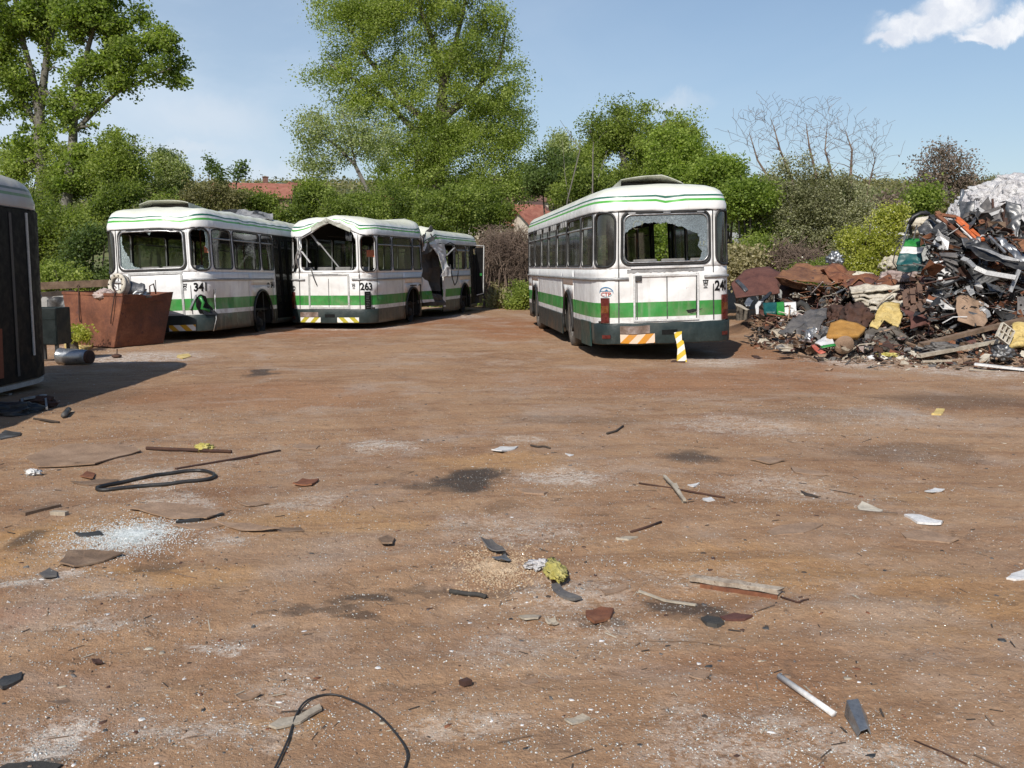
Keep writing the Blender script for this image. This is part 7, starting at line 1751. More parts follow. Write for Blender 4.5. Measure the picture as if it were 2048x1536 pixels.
# ------------------------------------------------------------------ scrap field on the right
HP = 'pieces lying in the scrap field'
BH = 'pieces caught in the big dark heap'
S = pxsheet
S('rusty_tank_shell', [(1462, 570, 21.5), (1490, 545, 22.2), (1540, 534, 22.2), (1562, 548, 21.8), (1560, 585, 21.2), (1520, 592, 21), (1470, 600, 21)], 'rust_red', 'smooth dark red curved shell beside bus 240', 'tank shell', amp=.10, sc=.6, seed=1, ridge=.1)
S('rusty_roof_sheet', [(1549, 552, 20.0), (1590, 530, 21.2), (1660, 534, 21.6), (1712, 542, 21.4), (1700, 556, 20.3), (1680, 572, 19.8), (1620, 566, 19.8)], 'rust_orange', 'large orange-brown rusty sheet spread on top of the scrap field', 'sheet', amp=.06, sc=1.4, seed=2)
S('rusty_side_sheet', [(1551, 556, 19.95), (1620, 570, 19.75), (1680, 576, 19.75), (1682, 592, 19.9), (1610, 582, 20.0), (1560, 566, 20.1)], 'rust_orange', 'edge strip hanging under the large orange-brown sheet', 'sheet', amp=.04, seed=3)
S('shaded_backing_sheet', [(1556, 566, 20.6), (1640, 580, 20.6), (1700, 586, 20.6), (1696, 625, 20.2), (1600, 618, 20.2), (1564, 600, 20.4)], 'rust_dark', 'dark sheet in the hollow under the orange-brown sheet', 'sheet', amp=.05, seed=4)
S('rusty_sheet', [(1640, 545, 20.6), (1662, 534, 21.2), (1715, 545, 21), (1760, 556, 20.6), (1790, 570, 20), (1805, 606, 19.2), (1770, 584, 19.4), (1715, 570, 19.8), (1690, 578, 19.6)], 'rust', 'brown rusty sheet folded over at the middle of the scrap field', 'sheet', amp=.12, sc=1.3, seed=5)
S('rusty_sheet', [(1690, 575, 19.7), (1700, 556, 19.9), (1745, 560, 19.9), (1760, 585, 19.5), (1720, 592, 19.2)], 'rust_red', 'dark red rusty sheet left of the folded cream foam', 'sheet', amp=.08, seed=6)
for k, (y0, w1, w2) in enumerate([(578, 1698, 1800), (588, 1702, 1795), (597, 1706, 1790), (605, 1712, 1812), (612, 1726, 1806)]):
    S('folded_foam', [(w1, y0 - 2, 18.9 - k * .12), (w1 + 30, y0 - 4, 19.0 - k * .12), (w2, y0 - 1 + (k % 2) * 3, 18.9 - k * .12), (w2 - 4, y0 + 7, 18.6 - k * .12), (w1 + 30, y0 + 7, 18.5 - k * .12), (w1 + 4, y0 + 9, 18.5 - k * .12)], 'cream', ['topmost', 'second', 'third', 'fourth', 'lowest'][k] + ' layer of the folded cream foam bundle', 'foam', thick=.04, amp=.05, seed=10 + k, group='layers of the folded cream foam')
S('striped_bodywork', [(1527, 612, 18.6), (1557, 612, 18.4), (1553, 634, 18.2), (1530, 634, 18.3)], 'teal', 'teal green and white striped bus panel piece, teal end', 'panel', amp=.01, sub=2, thick=.1)
o = bpy.data.objects['striped_bodywork']; o['label'] = 'short teal green and white striped bus panel in the scrap field'
for (a, b_, mt) in ((1556, 1570, 'green'), (1570, 1592, 'white_panel')):
    q = S('stripe_section', [(a, 611.5, 18.38), (b_, 610.5, 18.3), (b_ + 1, 634, 18.1), (a - 1, 635, 18.16)], mt, '', '', amp=.008, sub=2, thick=.1, parent=None); q.parent = o; q.location = q.location - o.location
    for k_ in ('label', 'category'):
        if k_ in q: del q[k_]
S('grey_bumper', [(1556, 668, 16.6), (1590, 640, 17.3), (1625, 622, 17.8), (1655, 618, 17.8), (1652, 640, 17.2), (1640, 660, 16.8), (1612, 684, 16.4), (1594, 676, 16.5), (1590, 664, 16.7), (1570, 674, 16.5)], 'grey_plastic', 'big crumpled grey car bumper at the front of the scrap field', 'bumper', amp=.06, seed=7, thick=.02)
S('silver_foil', [(1612, 662, 16.5), (1628, 650, 16.7), (1634, 660, 16.5), (1620, 684, 16.2), (1608, 680, 16.3)], 'alu', 'silver foil shining in the crumpled grey bumper', 'foil', amp=.06, seed=8, sc=6)
S('torn_plate', [(1540, 664, 17.0), (1576, 650, 17.4), (1588, 656, 17.2), (1556, 672, 16.8)], 'wood_pale', 'pale torn plate left of the crumpled grey bumper', 'plate', amp=.03, seed=9)
S('white_board', [(1688, 646, 17.2), (1700, 630, 17.4), (1718, 607, 17.9), (1724, 612, 17.8), (1714, 632, 17.3), (1696, 651, 17.0)], 'white_panel', 'narrow clean white board standing aslant in the scrap field', 'board', amp=.01, thick=.02)
S('yellow_foam_sheet', [(1738, 655, 16.8), (1752, 622, 17.4), (1770, 606, 17.8), (1798, 610, 17.8), (1800, 622, 17.5), (1806, 636, 17.2), (1796, 655, 16.8), (1782, 645, 16.9), (1768, 642, 16.9), (1755, 657, 16.7)], 'foam_yellow', 'large ragged yellow foam sheet in the middle of the scrap field', 'foam', amp=.05, seed=11, thick=.03)
S('ochre_cushion', [(1653, 680, 16.0), (1662, 655, 16.5), (1680, 649, 16.6), (1712, 655, 16.5), (1730, 664, 16.3), (1716, 680, 15.9), (1690, 684, 15.8)], 'cushion', 'ochre seat cushion at the front of the scrap field', 'cushion', amp=.03, sc=1.5, thick=.09, seed=12, ridge=.1)
S('green_white_plate', [(1630, 686, 15.8), (1655, 668, 16.2), (1668, 662, 16.3), (1664, 676, 16.0), (1670, 690, 15.6), (1645, 694, 15.6)], 'white_panel', 'white plate with a green edge under the ochre cushion', 'plate', amp=.02, seed=13)
S('green_strip', [(1640, 693, 15.55), (1670, 688, 15.55), (1672, 692, 15.5), (1645, 697, 15.5)], 'green', 'bright green edge strip below the white plate', 'strip', amp=.005, sub=1)
o = MB(); Mx = Matrix.Rotation(R(-72), 4, 'X') @ Matrix.Rotation(R(0), 4, 'Y'); o.lathe([(.0001, .0), (.13, .006), (.155, .02), (.165, .0), (.155, -.02), (.0001, -.012)], 32, Mx); o = o.build('rusty_disc', MT['rust_orange'], None, True); o.location = at(1688, 690, 15.7) ; tag(o, 'round dusty rusty lid leaning at the front of the scrap field', 'lid')
o.data.materials.clear(); o.data.materials.append(MT['board_tan'])
def tyre(name, loc, rot, label, r=.34, w_=.11):
    b = MB(); b.lathe([(r * .58, -w_ * .8), (r * .66, -w_ * 1.05), (r * .88, -w_ * 1.1), (r * .97, -w_ * .85), (r, -w_ * .45), (r, w_ * .45), (r * .97, w_ * .85), (r * .88, w_ * 1.1), (r * .66, w_ * 1.05), (r * .58, w_ * .8), (r * .60, w_ * .55), (r * .84, w_ * .7), (r * .9, 0), (r * .84, -w_ * .7), (r * .60, -w_ * .55), (r * .58, -w_ * .8)], 44)
    for k in range(44):
        a = 2 * math.pi * k / 44
        for zz in (-w_ * .6, w_ * .6): b.box((r * 1.0 * math.cos(a), r * 1.0 * math.sin(a), zz), (.012, .03, w_ * .45), Matrix.Rotation(a + .2, 3, 'Z'))
    o = b.build(name, MT['tyre'], None, True); e = o.modifiers.new('e', 'EDGE_SPLIT'); e.split_angle = R(40); o.location = loc; o.rotation_euler = rot; tag(o, label, 'tyre', 'old tyres at the front of the scrap field'); return o
c = G(1790, 716); tyre('tyre', (c.x, c.y + .40, Hf(c.x, c.y + .4) + .215), (R(19), R(4), 0), 'worn tyre lying flat at the front of the scrap field', .375, .115)
tyre('tyre', tuple(at(1757, 676, 17.1)), (R(-8), R(-24), R(10)), 'tyre leaning half buried behind the flat tyre', .40, .12)
S('red_lever', [(1622, 692, 15.9), (1630, 690, 15.9), (1640, 700, 15.6), (1652, 706, 15.4), (1640, 709, 15.4), (1632, 704, 15.5)], 'red', 'faded red lever at the front edge of the scrap field', 'lever', amp=.01, sub=2, thick=.02)
S('tan_flake', [(1634, 709, 15.3), (1655, 709, 15.3), (1650, 714, 15.2), (1638, 714, 15.2)], 'board_tan', 'tan flake just below the faded red lever', 'flake', amp=.005, sub=1)
def pallet(name, c, u, v, lu, lv, label, nb=3, mat='pallet'):
    u = Vector(u).normalized(); v = Vector(v).normalized(); n_ = u.cross(v); c = Vector(c); root = empty(name, c); tag(root, label, 'pallet', 'brown pallets at the foot of the big heap')
    for i in range(nb):
        t = -lv / 2 + lv * i / (nb - 1); b = MB(); b.bar(u * -lu / 2 + v * t, u * lu / 2 + v * t, .09, .05, up=n_); b.build('runner', MT[mat], root)
        for j in (-1, 0, 1): b = MB(); b.box(u * lu * .44 * j + v * t + n_ * .07, (.1, .1, .08), Matrix((u, v, n_)).transposed()); b.build('block', MT[mat], root)
    for i in range(5):
        t = -lu / 2 + lu * i / 4; b = MB(); b.bar(v * -lv / 2 + u * t + n_ * .12, v * lv / 2 + u * t + n_ * .12, .09, .02, up=n_); b.build('slat', MT[mat], root)
pallet('pallet', at(1838, 592, 18.0), (1, .1, .42), (.1, .5, .7), .62, .34, 'upper broken pallet standing aslant below the striped wreck')
pallet('pallet', at(1858, 622, 17.3), (1, .1, .52), (-.35, .4, .8), .62, .34, 'lower broken pallet leaning against the upper pallet')
S('brown_cardboard', [(1912, 596, 16.7), (1920, 590, 16.8), (1938, 592, 16.8), (1950, 600, 16.8), (1966, 604, 16.9), (1968, 622, 16.6), (1976, 640, 16.3), (1968, 654, 16.1), (1940, 650, 16.1), (1916, 640, 16.2)], 'board_tan', 'brown torn cardboard sheet at the foot of the big heap', 'cardboard', amp=.03, seed=14)
S('brown_flap', [(1950, 598, 17.2), (1988, 606, 17.2), (1990, 622, 17.0), (1962, 620, 16.9)], 'rust', 'dark brown flap behind the torn cardboard sheet', 'flap', amp=.04, seed=15)
P_ = at
plank('long_plank', P_(1842, 690, 15.3), P_(2075, 632, 16.0), .14, .06, 'wood_brown', 'long brown plank rising to the right above the pale plank', 'plank')
plank('long_plank', P_(1838, 712, 14.7), P_(2000, 682, 15.2), .09, .05, 'wood_pale', 'long pale plank rising to the right behind the flat tyre', 'plank')
plank('white_board', P_(1950, 728, 14.15), P_(2075, 742, 13.8), .14, .03, 'white_panel', 'wide white board at the bottom right of the scrap field', 'board')
plank('white_board', P_(1940, 738, 14.0), P_(2000, 744, 13.9), .04, .02, 'wood_pale', 'thin pale lath touching the wide white board', 'lath')
plank('pale_lath', P_(1845, 723, 14.6), P_(1905, 721, 14.6), .05, .03, 'wood_pale', 'pale lath on the ground right of the flat tyre', 'lath')
S('orange_flake', [(1836, 716, 14.9), (1860, 706, 15.1), (1884, 709, 15.0), (1868, 716, 14.8)], 'rust_orange', 'orange-brown flake beside the flat tyre', 'flake', amp=.02, sub=2)
cr = empty('plastic_crate', P_(2010, 668, 14.9), (R(70), R(35), R(5))); tag(cr, 'beige plastic crate piece tilted at the right of the scrap field', 'crate')
for a in (-.12, -.04, .04, .12): m = MB(); m.box((a, 0, 0), (.018, .26, .05)); m.build('rib', MT['cream'], cr)
for a in (-.13, 0, .13): m = MB(); m.box((0, a, 0), (.25, .018, .056)); m.build('rib', MT['cream'], cr)
S('mustard_foam', [(2016, 700, 14.9), (2024, 676, 15.2), (2030, 655, 15.4), (2060, 650, 15.4), (2062, 692, 14.9), (2040, 696, 14.8)], 'foam_yellow', 'mustard foam block at the right edge of the scrap field', 'foam', amp=.05, thick=.08, seed=16)
lump('yellow_foam', G(1777, 722) + Vector((0, 0, .03)), .10, 'foam_bright', 'yellow foam crumbs in front of the flat tyre', 'foam', amp=.5, sc=2.3, sq=(1.7, .8, .4), seed=21)
lump('white_plaster_lump', G(1742, 724) + Vector((0, 0, .03)), .055, 'white_panel', 'white lump left of the flat tyre', 'lump', amp=.25, sq=(1.2, 1, .7), seed=22, sub=3)
lump('silver_bag', P_(1880, 694, 15.0), .14, 'grey_plastic', 'grey plastic bag between the two long planks', 'bag', amp=.5, sc=2, sq=(1.7, .8, .5), seed=23)
lump('silver_bag', P_(2005, 706, 14.4), .14, 'steel', 'dark shiny bag below the plastic crate', 'bag', amp=.5, sc=2.2, sq=(1.0, .8, .8), seed=24)
lump('teal_bag', P_(1868, 606, 17.3), .11, 'galv', 'small grey-green plastic bag between the pallets', 'bag', amp=.45, sc=2, sq=(1.3, .8, .6), seed=25)
lump('foil_ball', P_(1670, 520, 23), .18, 'galv', 'crumpled shiny foil in the weeds above the rusty sheets', 'foil', amp=.5, sc=2.5, sq=(1, .7, 1), seed=26)
lump('white_bags', P_(1772, 580, 20.5), .35, 'mauve', 'pinkish plastic sheeting behind the folded foam', 'plastic sheet', amp=.4, sc=1.6, sq=(1.7, 1, .45), seed=27)
lump('white_bags', P_(1820, 556, 20.5), .40, 'mauve', 'pale crumpled plastic under the striped wreck', 'plastic sheet', amp=.4, sc=1.8, sq=(1.5, 1, .42), seed=28)
lump('dark_engine_part', P_(1712, 640, 17.2), .26, 'rust_dark', 'dark rusty engine part left of the yellow foam sheet', 'engine part', amp=.5, sc=2, seed=29)
lump('dark_engine_part', P_(1672, 632, 17.6), .18, 'rust_dark', 'small dark machine part above the grey bumper', 'machine part', amp=.5, sc=2, seed=30)
m = MB(); m.tube([P_(1593, 612, 18.3), P_(1602, 606, 18.3), P_(1612, 612, 18.2), P_(1620, 628, 18.0)], .06, 9); o = m.build('black_hose', MT['rubber'], None, True); centre_origin(o); tag(o, 'thick dark hose bent behind the striped panel', 'hose')
m = MB(); m.tube([P_(1754, 614, 18.0), P_(1770, 596, 18.2), P_(1788, 582, 18.3), P_(1800, 578, 18.2)], .016, 6); o = m.build('pale_pipe', MT['wood_pale'], None, True); centre_origin(o); tag(o, 'thin pale pipe curving over the folded foam', 'pipe')
S('white_curl', [(1511, 612, 19.0), (1518, 604, 19.2), (1526, 606, 19.1), (1519, 614, 18.9), (1517, 628, 18.6), (1512, 629, 18.6)], 'white_panel', 'white curled strip left of the striped panel', 'strip', amp=.02, sub=2, thick=.02)
S('silver_sheet', [(1488, 606, 19.4), (1500, 597, 19.6), (1508, 602, 19.5), (1500, 614, 19.2), (1492, 612, 19.2)], 'galv', 'crumpled silver sheet right of the tail of bus 240', 'sheet', amp=.05, seed=31, sub=3)
S('pale_lath_sheet', [(1468, 606, 18.8), (1480, 608, 18.7), (1499, 622, 18.3), (1494, 624, 18.2), (1478, 614, 18.5)], 'wood_pale', 'pale bent lath on the brown dirt by bus 240', 'lath', amp=.02, sub=2)
S('shiny_bar', [(1470, 564, 20.4), (1476, 561, 20.5), (1496, 582, 20.1), (1490, 585, 20.0)], 'steel', 'narrow shiny bar leaning on the dark red shell', 'bar', amp=.01, sub=2, thick=.03)
S('dark_board', [(1520, 604, 19.3), (1540, 585, 19.8), (1544, 588, 19.7), (1527, 607, 19.1)], 'black', 'narrow black board standing behind the white curled strip', 'board', amp=.01, sub=2, thick=.03)
S('rusty_flap', [(1818, 640, 16.9), (1800, 616, 17.3), (1826, 622, 17.2), (1850, 636, 16.9), (1862, 652, 16.6), (1822, 656, 16.5)], 'rust_red', 'reddish rusty flap right of the yellow foam sheet', 'flap', amp=.05, seed=32)

# ------------------------------------------------------------------ the big dark heap
wk = empty('striped_wreck', P_(1825, 515, 19.2)); wk0 = wk.location.copy(); tag(wk, 'crushed bus front corner with green white and teal bands in the heap', 'bus wreck')
def part(o):
    o.parent = wk; o.location = o.location - wk0
    for k_ in ('label', 'category'):
        if k_ in o: del o[k_]
part(S('green_band', [(1806, 494, 19.2), (1812, 475, 19.4), (1856, 478, 19.1), (1862, 486, 18.9), (1850, 494, 18.9)], 'green', '', '', amp=.02, seed=1, sub=3))
part(S('white_band', [(1799, 507, 19.1), (1806, 494, 19.2), (1848, 494, 18.9), (1843, 508, 18.9)], 'white_panel', '', '', amp=.02, seed=2, sub=3))
part(S('teal_band', [(1792, 530, 19.0), (1799, 507, 19.1), (1843, 508, 18.9), (1846, 524, 18.8), (1830, 530, 18.8)], 'teal', '', '', amp=.03, seed=3, sub=3))
part(S('dark_skirt', [(1797, 543, 18.9), (1794, 530, 19.0), (1832, 529, 18.8), (1850, 522, 18.8), (1856, 536, 18.7), (1840, 545, 18.6)], 'teal_dark', '', '', amp=.05, seed=4, sub=3))
for k, (a, c) in enumerate([((1808, 478), (1818, 445)), ((1814, 478), (1823, 440)), ((1827, 478), (1834, 450)), ((1803, 500), (1812, 470))]):
    m = MB(); m.tube([P_(*a, 19.2), P_(*c, 19.2)], .014, 6); o = m.build('window_pillar', MT['alu'], None); centre_origin(o); part(o)
m = MB(); m.tube([P_(1796, 540, 19.2), P_(1786, 525, 19.3), P_(1790, 505, 19.3), P_(1800, 488, 19.3)], .012, 6); o = m.build('loose_hose', MT['black'], None, True); centre_origin(o); part(o)
for k, (pts, r) in enumerate([([(1818, 448), (1826, 434), (1842, 426), (1858, 428)], .04), ([(1822, 442), (1834, 430), (1852, 423), (1860, 430), (1858, 440)], .025), ([(1822, 470), (1820, 450), (1832, 432)], .03)]):
    m = MB(); m.tube([P_(*p, 19.0 + .1 * k) for p in pts], r, 7); o = m.build('black_hose', MT['black'], None, True); centre_origin(o); tag(o, ['thick black hose arching at the top left of the heap', 'thin black hose arching over the thick one', 'short black hose rising from the striped wreck'][k], 'hose')
HEAP = [
 ('crumpled_black_sheet', [(1836, 455, 18.8), (1862, 438, 19.0), (1880, 452, 18.8), (1884, 466, 18.6), (1860, 470, 18.5), (1838, 470, 18.6)], 'steel', 'grey dented sheet at the top left of the heap', .05),
 ('crumpled_black_sheet', [(1838, 470, 18.6), (1866, 462, 18.5), (1906, 472, 18.3), (1930, 480, 18.1), (1920, 490, 18.0), (1870, 486, 18.1), (1846, 482, 18.3)], 'steel_dark', 'crumpled dark sheet just above the striped wreck', .09),
 ('black_roof_sheet', [(1846, 484, 18.4), (1880, 482, 18.2), (1930, 488, 18.0), (1944, 495, 17.8), (1930, 502, 17.6), (1880, 494, 17.8), (1850, 492, 18.1)], 'black', 'long black sheet jutting over the striped wreck', .04),
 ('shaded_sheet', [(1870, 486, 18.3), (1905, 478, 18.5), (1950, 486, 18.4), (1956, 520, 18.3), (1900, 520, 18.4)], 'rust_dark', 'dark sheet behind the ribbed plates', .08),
 ('rusty_plate', [(1876, 498, 18.0), (1940, 502, 17.8), (1942, 514, 17.7), (1880, 508, 17.9)], 'rust_red', 'brown rusty strip above the ribbed plates', .03),
 ('grey_upright_sheet', [(1918, 402, 18.9), (1950, 404, 18.6), (1950, 425, 18.5), (1952, 452, 18.4), (1934, 460, 18.4), (1922, 440, 18.7)], 'steel', 'dark upright sheet with a torn top at the heap summit', .03),
 ('grey_upright_sheet', [(1956, 418, 18.9), (1976, 392, 19.0), (1984, 410, 18.8), (1994, 425, 18.6), (1988, 440, 18.6), (1960, 436, 18.7)], 'grey_plastic', 'pointed grey sheet below the white plastic', .03),
 ('grey_upright_sheet', [(2012, 404, 18.2), (2042, 408, 18.0), (2044, 440, 17.9), (2036, 476, 17.7), (2018, 482, 17.8), (2008, 450, 18.1)], 'steel', 'tall grey-brown sheet standing at the right of the heap', .05),
 ('rusty_upright_sheet', [(2002, 424, 18.2), (2014, 416, 18.2), (2022, 440, 18.0), (2014, 482, 17.9), (2004, 482, 18.0), (2006, 450, 18.1)], 'rust_dark', 'dark rusty strip left of the tall grey-brown sheet', .04),
 ('black_scoop', [(1948, 456, 18.0), (1975, 444, 18.1), (1998, 438, 18.0), (2004, 446, 17.8), (1990, 460, 17.7), (1962, 472, 17.7)], 'black', 'black scoop-shaped sheet under the crossed grey bars', .05),
 ('blue_black_sheet', [(1960, 470, 17.8), (1990, 462, 17.7), (2012, 470, 17.6), (2010, 488, 17.5), (1972, 486, 17.6)], 'steel_dark', 'dark sheet under the black scoop', .08),
 ('grey_flap', [(1978, 452, 17.9), (2000, 446, 17.9), (2006, 462, 17.7), (1992, 470, 17.7)], 'steel', 'small steel flap beside the black scoop', .04),
 ('crumpled_grey_sheet', [(1918, 478, 17.8), (1944, 468, 17.9), (1962, 484, 17.6), (1958, 496, 17.4), (1930, 494, 17.5)], 'steel', 'crumpled steel sheet in the middle of the heap', .06),
 ('long_dark_sheet', [(1930, 494, 17.4), (1962, 490, 17.4), (2000, 508, 17.1), (2048, 520, 16.8), (2070, 530, 16.7), (2060, 545, 16.5), (2010, 530, 16.8), (1960, 515, 17.0)], 'black', 'long black sheet sloping down to the right edge', .05),
 ('white_edge_strip', [(1944, 492, 17.3), (1980, 500, 17.1), (2010, 515, 16.9), (2040, 520, 16.7), (2038, 524, 16.7), (2005, 519, 16.85), (1975, 504, 17.05)], 'grey_lite', 'pale bent edge along the long black sheet', .01),
 ('striped_debris', [(1990, 480, 17.4), (2010, 482, 17.3), (2050, 512, 16.9), (2060, 528, 16.7), (2035, 520, 16.8), (2005, 498, 17.2)], 'galv', 'shiny crumpled strip near the right edge of the heap', .05),
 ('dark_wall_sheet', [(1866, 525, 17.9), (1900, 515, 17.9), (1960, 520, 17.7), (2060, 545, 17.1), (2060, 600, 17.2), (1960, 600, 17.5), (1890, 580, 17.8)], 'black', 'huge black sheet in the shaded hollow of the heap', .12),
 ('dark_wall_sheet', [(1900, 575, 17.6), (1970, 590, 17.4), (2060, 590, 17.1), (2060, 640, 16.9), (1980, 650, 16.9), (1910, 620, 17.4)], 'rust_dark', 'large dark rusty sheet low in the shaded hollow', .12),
 ('rust_red_sheet', [(1836, 556, 18.3), (1870, 540, 18.2), (1900, 560, 17.9), (1892, 590, 17.7), (1850, 580, 18.0)], 'rust_red', 'dark red sheet right of the pale plastic', .05),
 ('grey_sheet', [(2034, 594, 16.4), (2062, 592, 16.4), (2062, 634, 16.2), (2034, 628, 16.3)], 'grey_plastic', 'plain grey panel standing at the right edge', .01),
 ('grey_rag', [(1930, 575, 16.9), (1944, 572, 16.9), (1950, 588, 16.7), (1940, 592, 16.7)], 'grey_lite', 'pale grey rag hanging in the shaded hollow', .02),
 ('round_barrel_end', [(1938, 540, 17.3), (1955, 528, 17.2), (1990, 540, 17.1), (1998, 560, 17.0), (1970, 572, 17.0), (1944, 566, 17.1)], 'steel_dark', 'rounded dark drum end under the bent grey bar', .03),
 ('orange_edge', [(2036, 486, 16.9), (2048, 480, 16.9), (2066, 505, 16.7), (2062, 518, 16.7), (2048, 504, 16.8)], 'rust_orange', 'orange-red strip at the right edge of the heap', .03),
]
for k, (nm, pts, mt, lb, am) in enumerate(HEAP): S(nm, pts, mt, lb, 'metal sheet' if 'sheet' in nm else 'scrap', amp=am, seed=40 + k, sc=3)
for k in range(5):
    a0, a1 = 506 + k * 9, 512 + k * 15
    S('ribbed_plate', [(1878 + k * 4, a0, 17.5 - k * .03), (1914 - k * 1, a1 - 4, 17.3), (1916, a1 + 5, 17.2), (1882 + k * 5, a0 + 8, 17.4 - k * .03)], 'grey_plastic', ['topmost', 'second', 'third', 'fourth', 'lowest'][k] + ' of the grey ribs fanned out in the heap', 'rib', amp=.015, sub=2, thick=.03, group='grey ribs fanned out in the heap')
def bar2(nm, pts, wd, th, mt, lb, cat='bar', rnd=False):
    m = MB(); P2 = [P_(*p) for p in pts]
    if rnd: m.tube(P2, wd / 2, 7)
    else:
        for a, c in zip(P2[:-1], P2[1:]): m.bar(a, c, wd, th, up=(0, -1, .3))
    o = m.build(nm, MT[mt], None, rnd); centre_origin(o); tag(o, lb, cat); return o
bar2('orange_bar', [(1915, 436, 18.3), (1940, 458, 18.0), (1954, 470, 17.8), (1966, 480, 17.6)], .07, .04, 'orange', 'bright orange double bar, upper one, on the heap')
bar2('orange_bar', [(1912, 441, 18.2), (1936, 462, 17.9), (1956, 482, 17.6)], .05, .04, 'orange', 'bright orange double bar, lower one, on the heap')
bar2('white_strip', [(1908, 444, 18.2), (1932, 466, 17.9), (1950, 484, 17.6)], .025, .02, 'white_panel', 'thin white slat below the orange bars', 'slat')
bar2('orange_tip', [(1874, 424, 18.8), (1880, 430, 18.7), (1876, 438, 18.7)], .09, .04, 'rust_orange', 'orange-brown bracket at the left top of the heap', 'bracket')
bar2('brown_rail', [(1874, 430, 18.6), (1900, 452, 18.2), (1946, 492, 17.6)], .08, .05, 'rust', 'long brown rail slanting down across the heap', 'rail')
bar2('brown_rail', [(1884, 430, 18.6), (1912, 434, 18.4), (1926, 444, 18.2)], .06, .04, 'rust', 'short brown rail above the orange bars', 'rail')
bar2('dark_rail', [(1862, 432, 18.8), (1890, 456, 18.4), (1926, 482, 17.9)], .09, .05, 'steel_dark', 'dark rail parallel to the long brown rail', 'rail')
bar2('grey_bar', [(1954, 416, 18.4), (1975, 430, 18.3), (1990, 442, 18.2)], .07, .04, 'grey_lite', 'grey flat bar crossing below the pointed sheet, falling right')
bar2('grey_bar', [(1946, 447, 18.2), (1975, 432, 18.15), (2006, 420, 18.1)], .06, .04, 'grey_lite', 'grey flat bar crossing below the pointed sheet, rising right')
bar2('grey_bar', [(1950, 420, 18.5), (1949, 450, 18.3)], .03, .03, 'grey_lite', 'upright thin grey bar at the dark upright sheet')
bar2('brown_post', [(1985, 398, 18.8), (1986, 420, 18.7)], .035, .03, 'rust_dark', 'short brown post sticking up by the white plastic', 'post')
bar2('bent_grey_bar', [(1924, 517, 17.0), (1936, 522, 16.9), (1950, 536, 16.7), (1972, 546, 16.6), (2032, 556, 16.3)], .085, .04, 'grey_lite', 'long bent grey bar across the shaded front of the heap')
bar2('grey_strut', [(2038, 540, 16.5), (2020, 584, 16.4)], .06, .04, 'grey_lite', 'grey strut standing under the end of the bent bar', 'strut')
bar2('silver_tube', [(1978, 472, 17.5), (2000, 494, 17.2), (2010, 505, 17.0)], .04, .03, 'alu', 'silver tube in the right part of the heap', 'tube')
bar2('copper_wire', [(2012, 476, 17.5), (2030, 488, 17.2), (2044, 510, 16.9)], .012, .012, 'rust_orange', 'coppery wire at the right of the heap', 'wire', True)
bar2('rusty_beam', [(1812, 600, 17.9), (1838, 580, 18.0), (1862, 562, 18.1)], .09, .05, 'rust_dark', 'dark rusty beam above the upper pallet', 'beam')
S('white_upright_strip', [(1921, 380, 19.4), (1926, 378, 19.4), (1928, 388, 19.4), (1922, 402, 19.3), (1918, 412, 19.2), (1913, 412, 19.2), (1920, 394, 19.3)], 'galv', 'curved pale strip sticking up above the heap', 'strip', amp=.01, sub=2, thick=.02)
# white plastic sheeting on top
for k, (px, py, Y, r, sq, lb) in enumerate([(2035, 372, 22, .45, (1.3, 1, .6), 'shiny white plastic film, topmost, at the right edge'), (2000, 392, 21.5, .50, (1.5, 1, .6), 'white plastic film between the skyline and the grey sheets'), (2050, 400, 20.5, .55, (1.1, 1, .9), 'large white plastic bundle cut by the right edge'), (1965, 405, 21, .38, (1.2, 1, .7), 'white plastic bundle left of the topmost film'), (1925, 432, 20.5, .33, (.9, .9, 1.0), 'white plastic bundle behind the dark upright sheet'), (2046, 440, 19.4, .34, (.8, 1, 1.1), 'white plastic behind the tall grey-brown sheet'), (2035, 478, 18.3, .20, (1.4, 1, .5), 'small cream bundle at the right of the heap')]):
    lump('plastic_film', P_(px, py, Y), r, 'plastic_film' if k < 6 else 'cream', lb, 'plastic film', amp=.24, sc=2.8, seed=60 + k, sub=5, sq=sq, group='white plastic bundles on the heap')
for k, (pts, lb) in enumerate([([(1958, 412, 20.2), (1985, 380, 20.6), (2020, 365, 21), (2060, 355, 21.2), (2062, 392, 20.4), (2015, 404, 20)], 'wrinkled white film sheet spread along the top of the heap'), ([(1908, 440, 20), (1922, 412, 20.3), (1950, 400, 20.4), (1966, 418, 20), (1940, 440, 19.8)], 'wrinkled white film sheet at the left of the plastic bundles'), ([(2000, 400, 19.9), (2060, 388, 20), (2064, 440, 19.2), (2044, 440, 19.2), (2034, 415, 19.5)], 'wrinkled white film sheet hanging at the right edge')]):
    S('film_sheet', pts, 'plastic_film', lb, 'plastic film', thick=.006, amp=.10, sub=4, sc=4.5, seed=90 + k)
# whitish rubbish seen below the yellow-green bush
for k, (px, py, Y, r, sq) in enumerate([(1790, 500, 24, .35, (1.2, 1, .9)), (1785, 530, 23, .3, (1, 1, .7)), (1860, 452, 24, .45, (1.6, 1, .5)), (1825, 452, 25, .4, (1.5, 1, .4)), (1700, 552, 23, .3, (1.8, 1, .4))]):
    lump('pale_rubbish_bag', P_(px, py, Y), r, 'cream', ['pale rubbish bag right of the yellow-green bush', 'lower pale rubbish bag beside the striped wreck', 'pale sheeting behind the black hoses', 'pale sheeting behind the top of the yellow-green bush', 'pale rubbish bag under the weeds'][k], 'rubbish bag', amp=.35, sc=1.8, sq=sq, seed=80 + k, group='pale rubbish bags behind the scrap field')
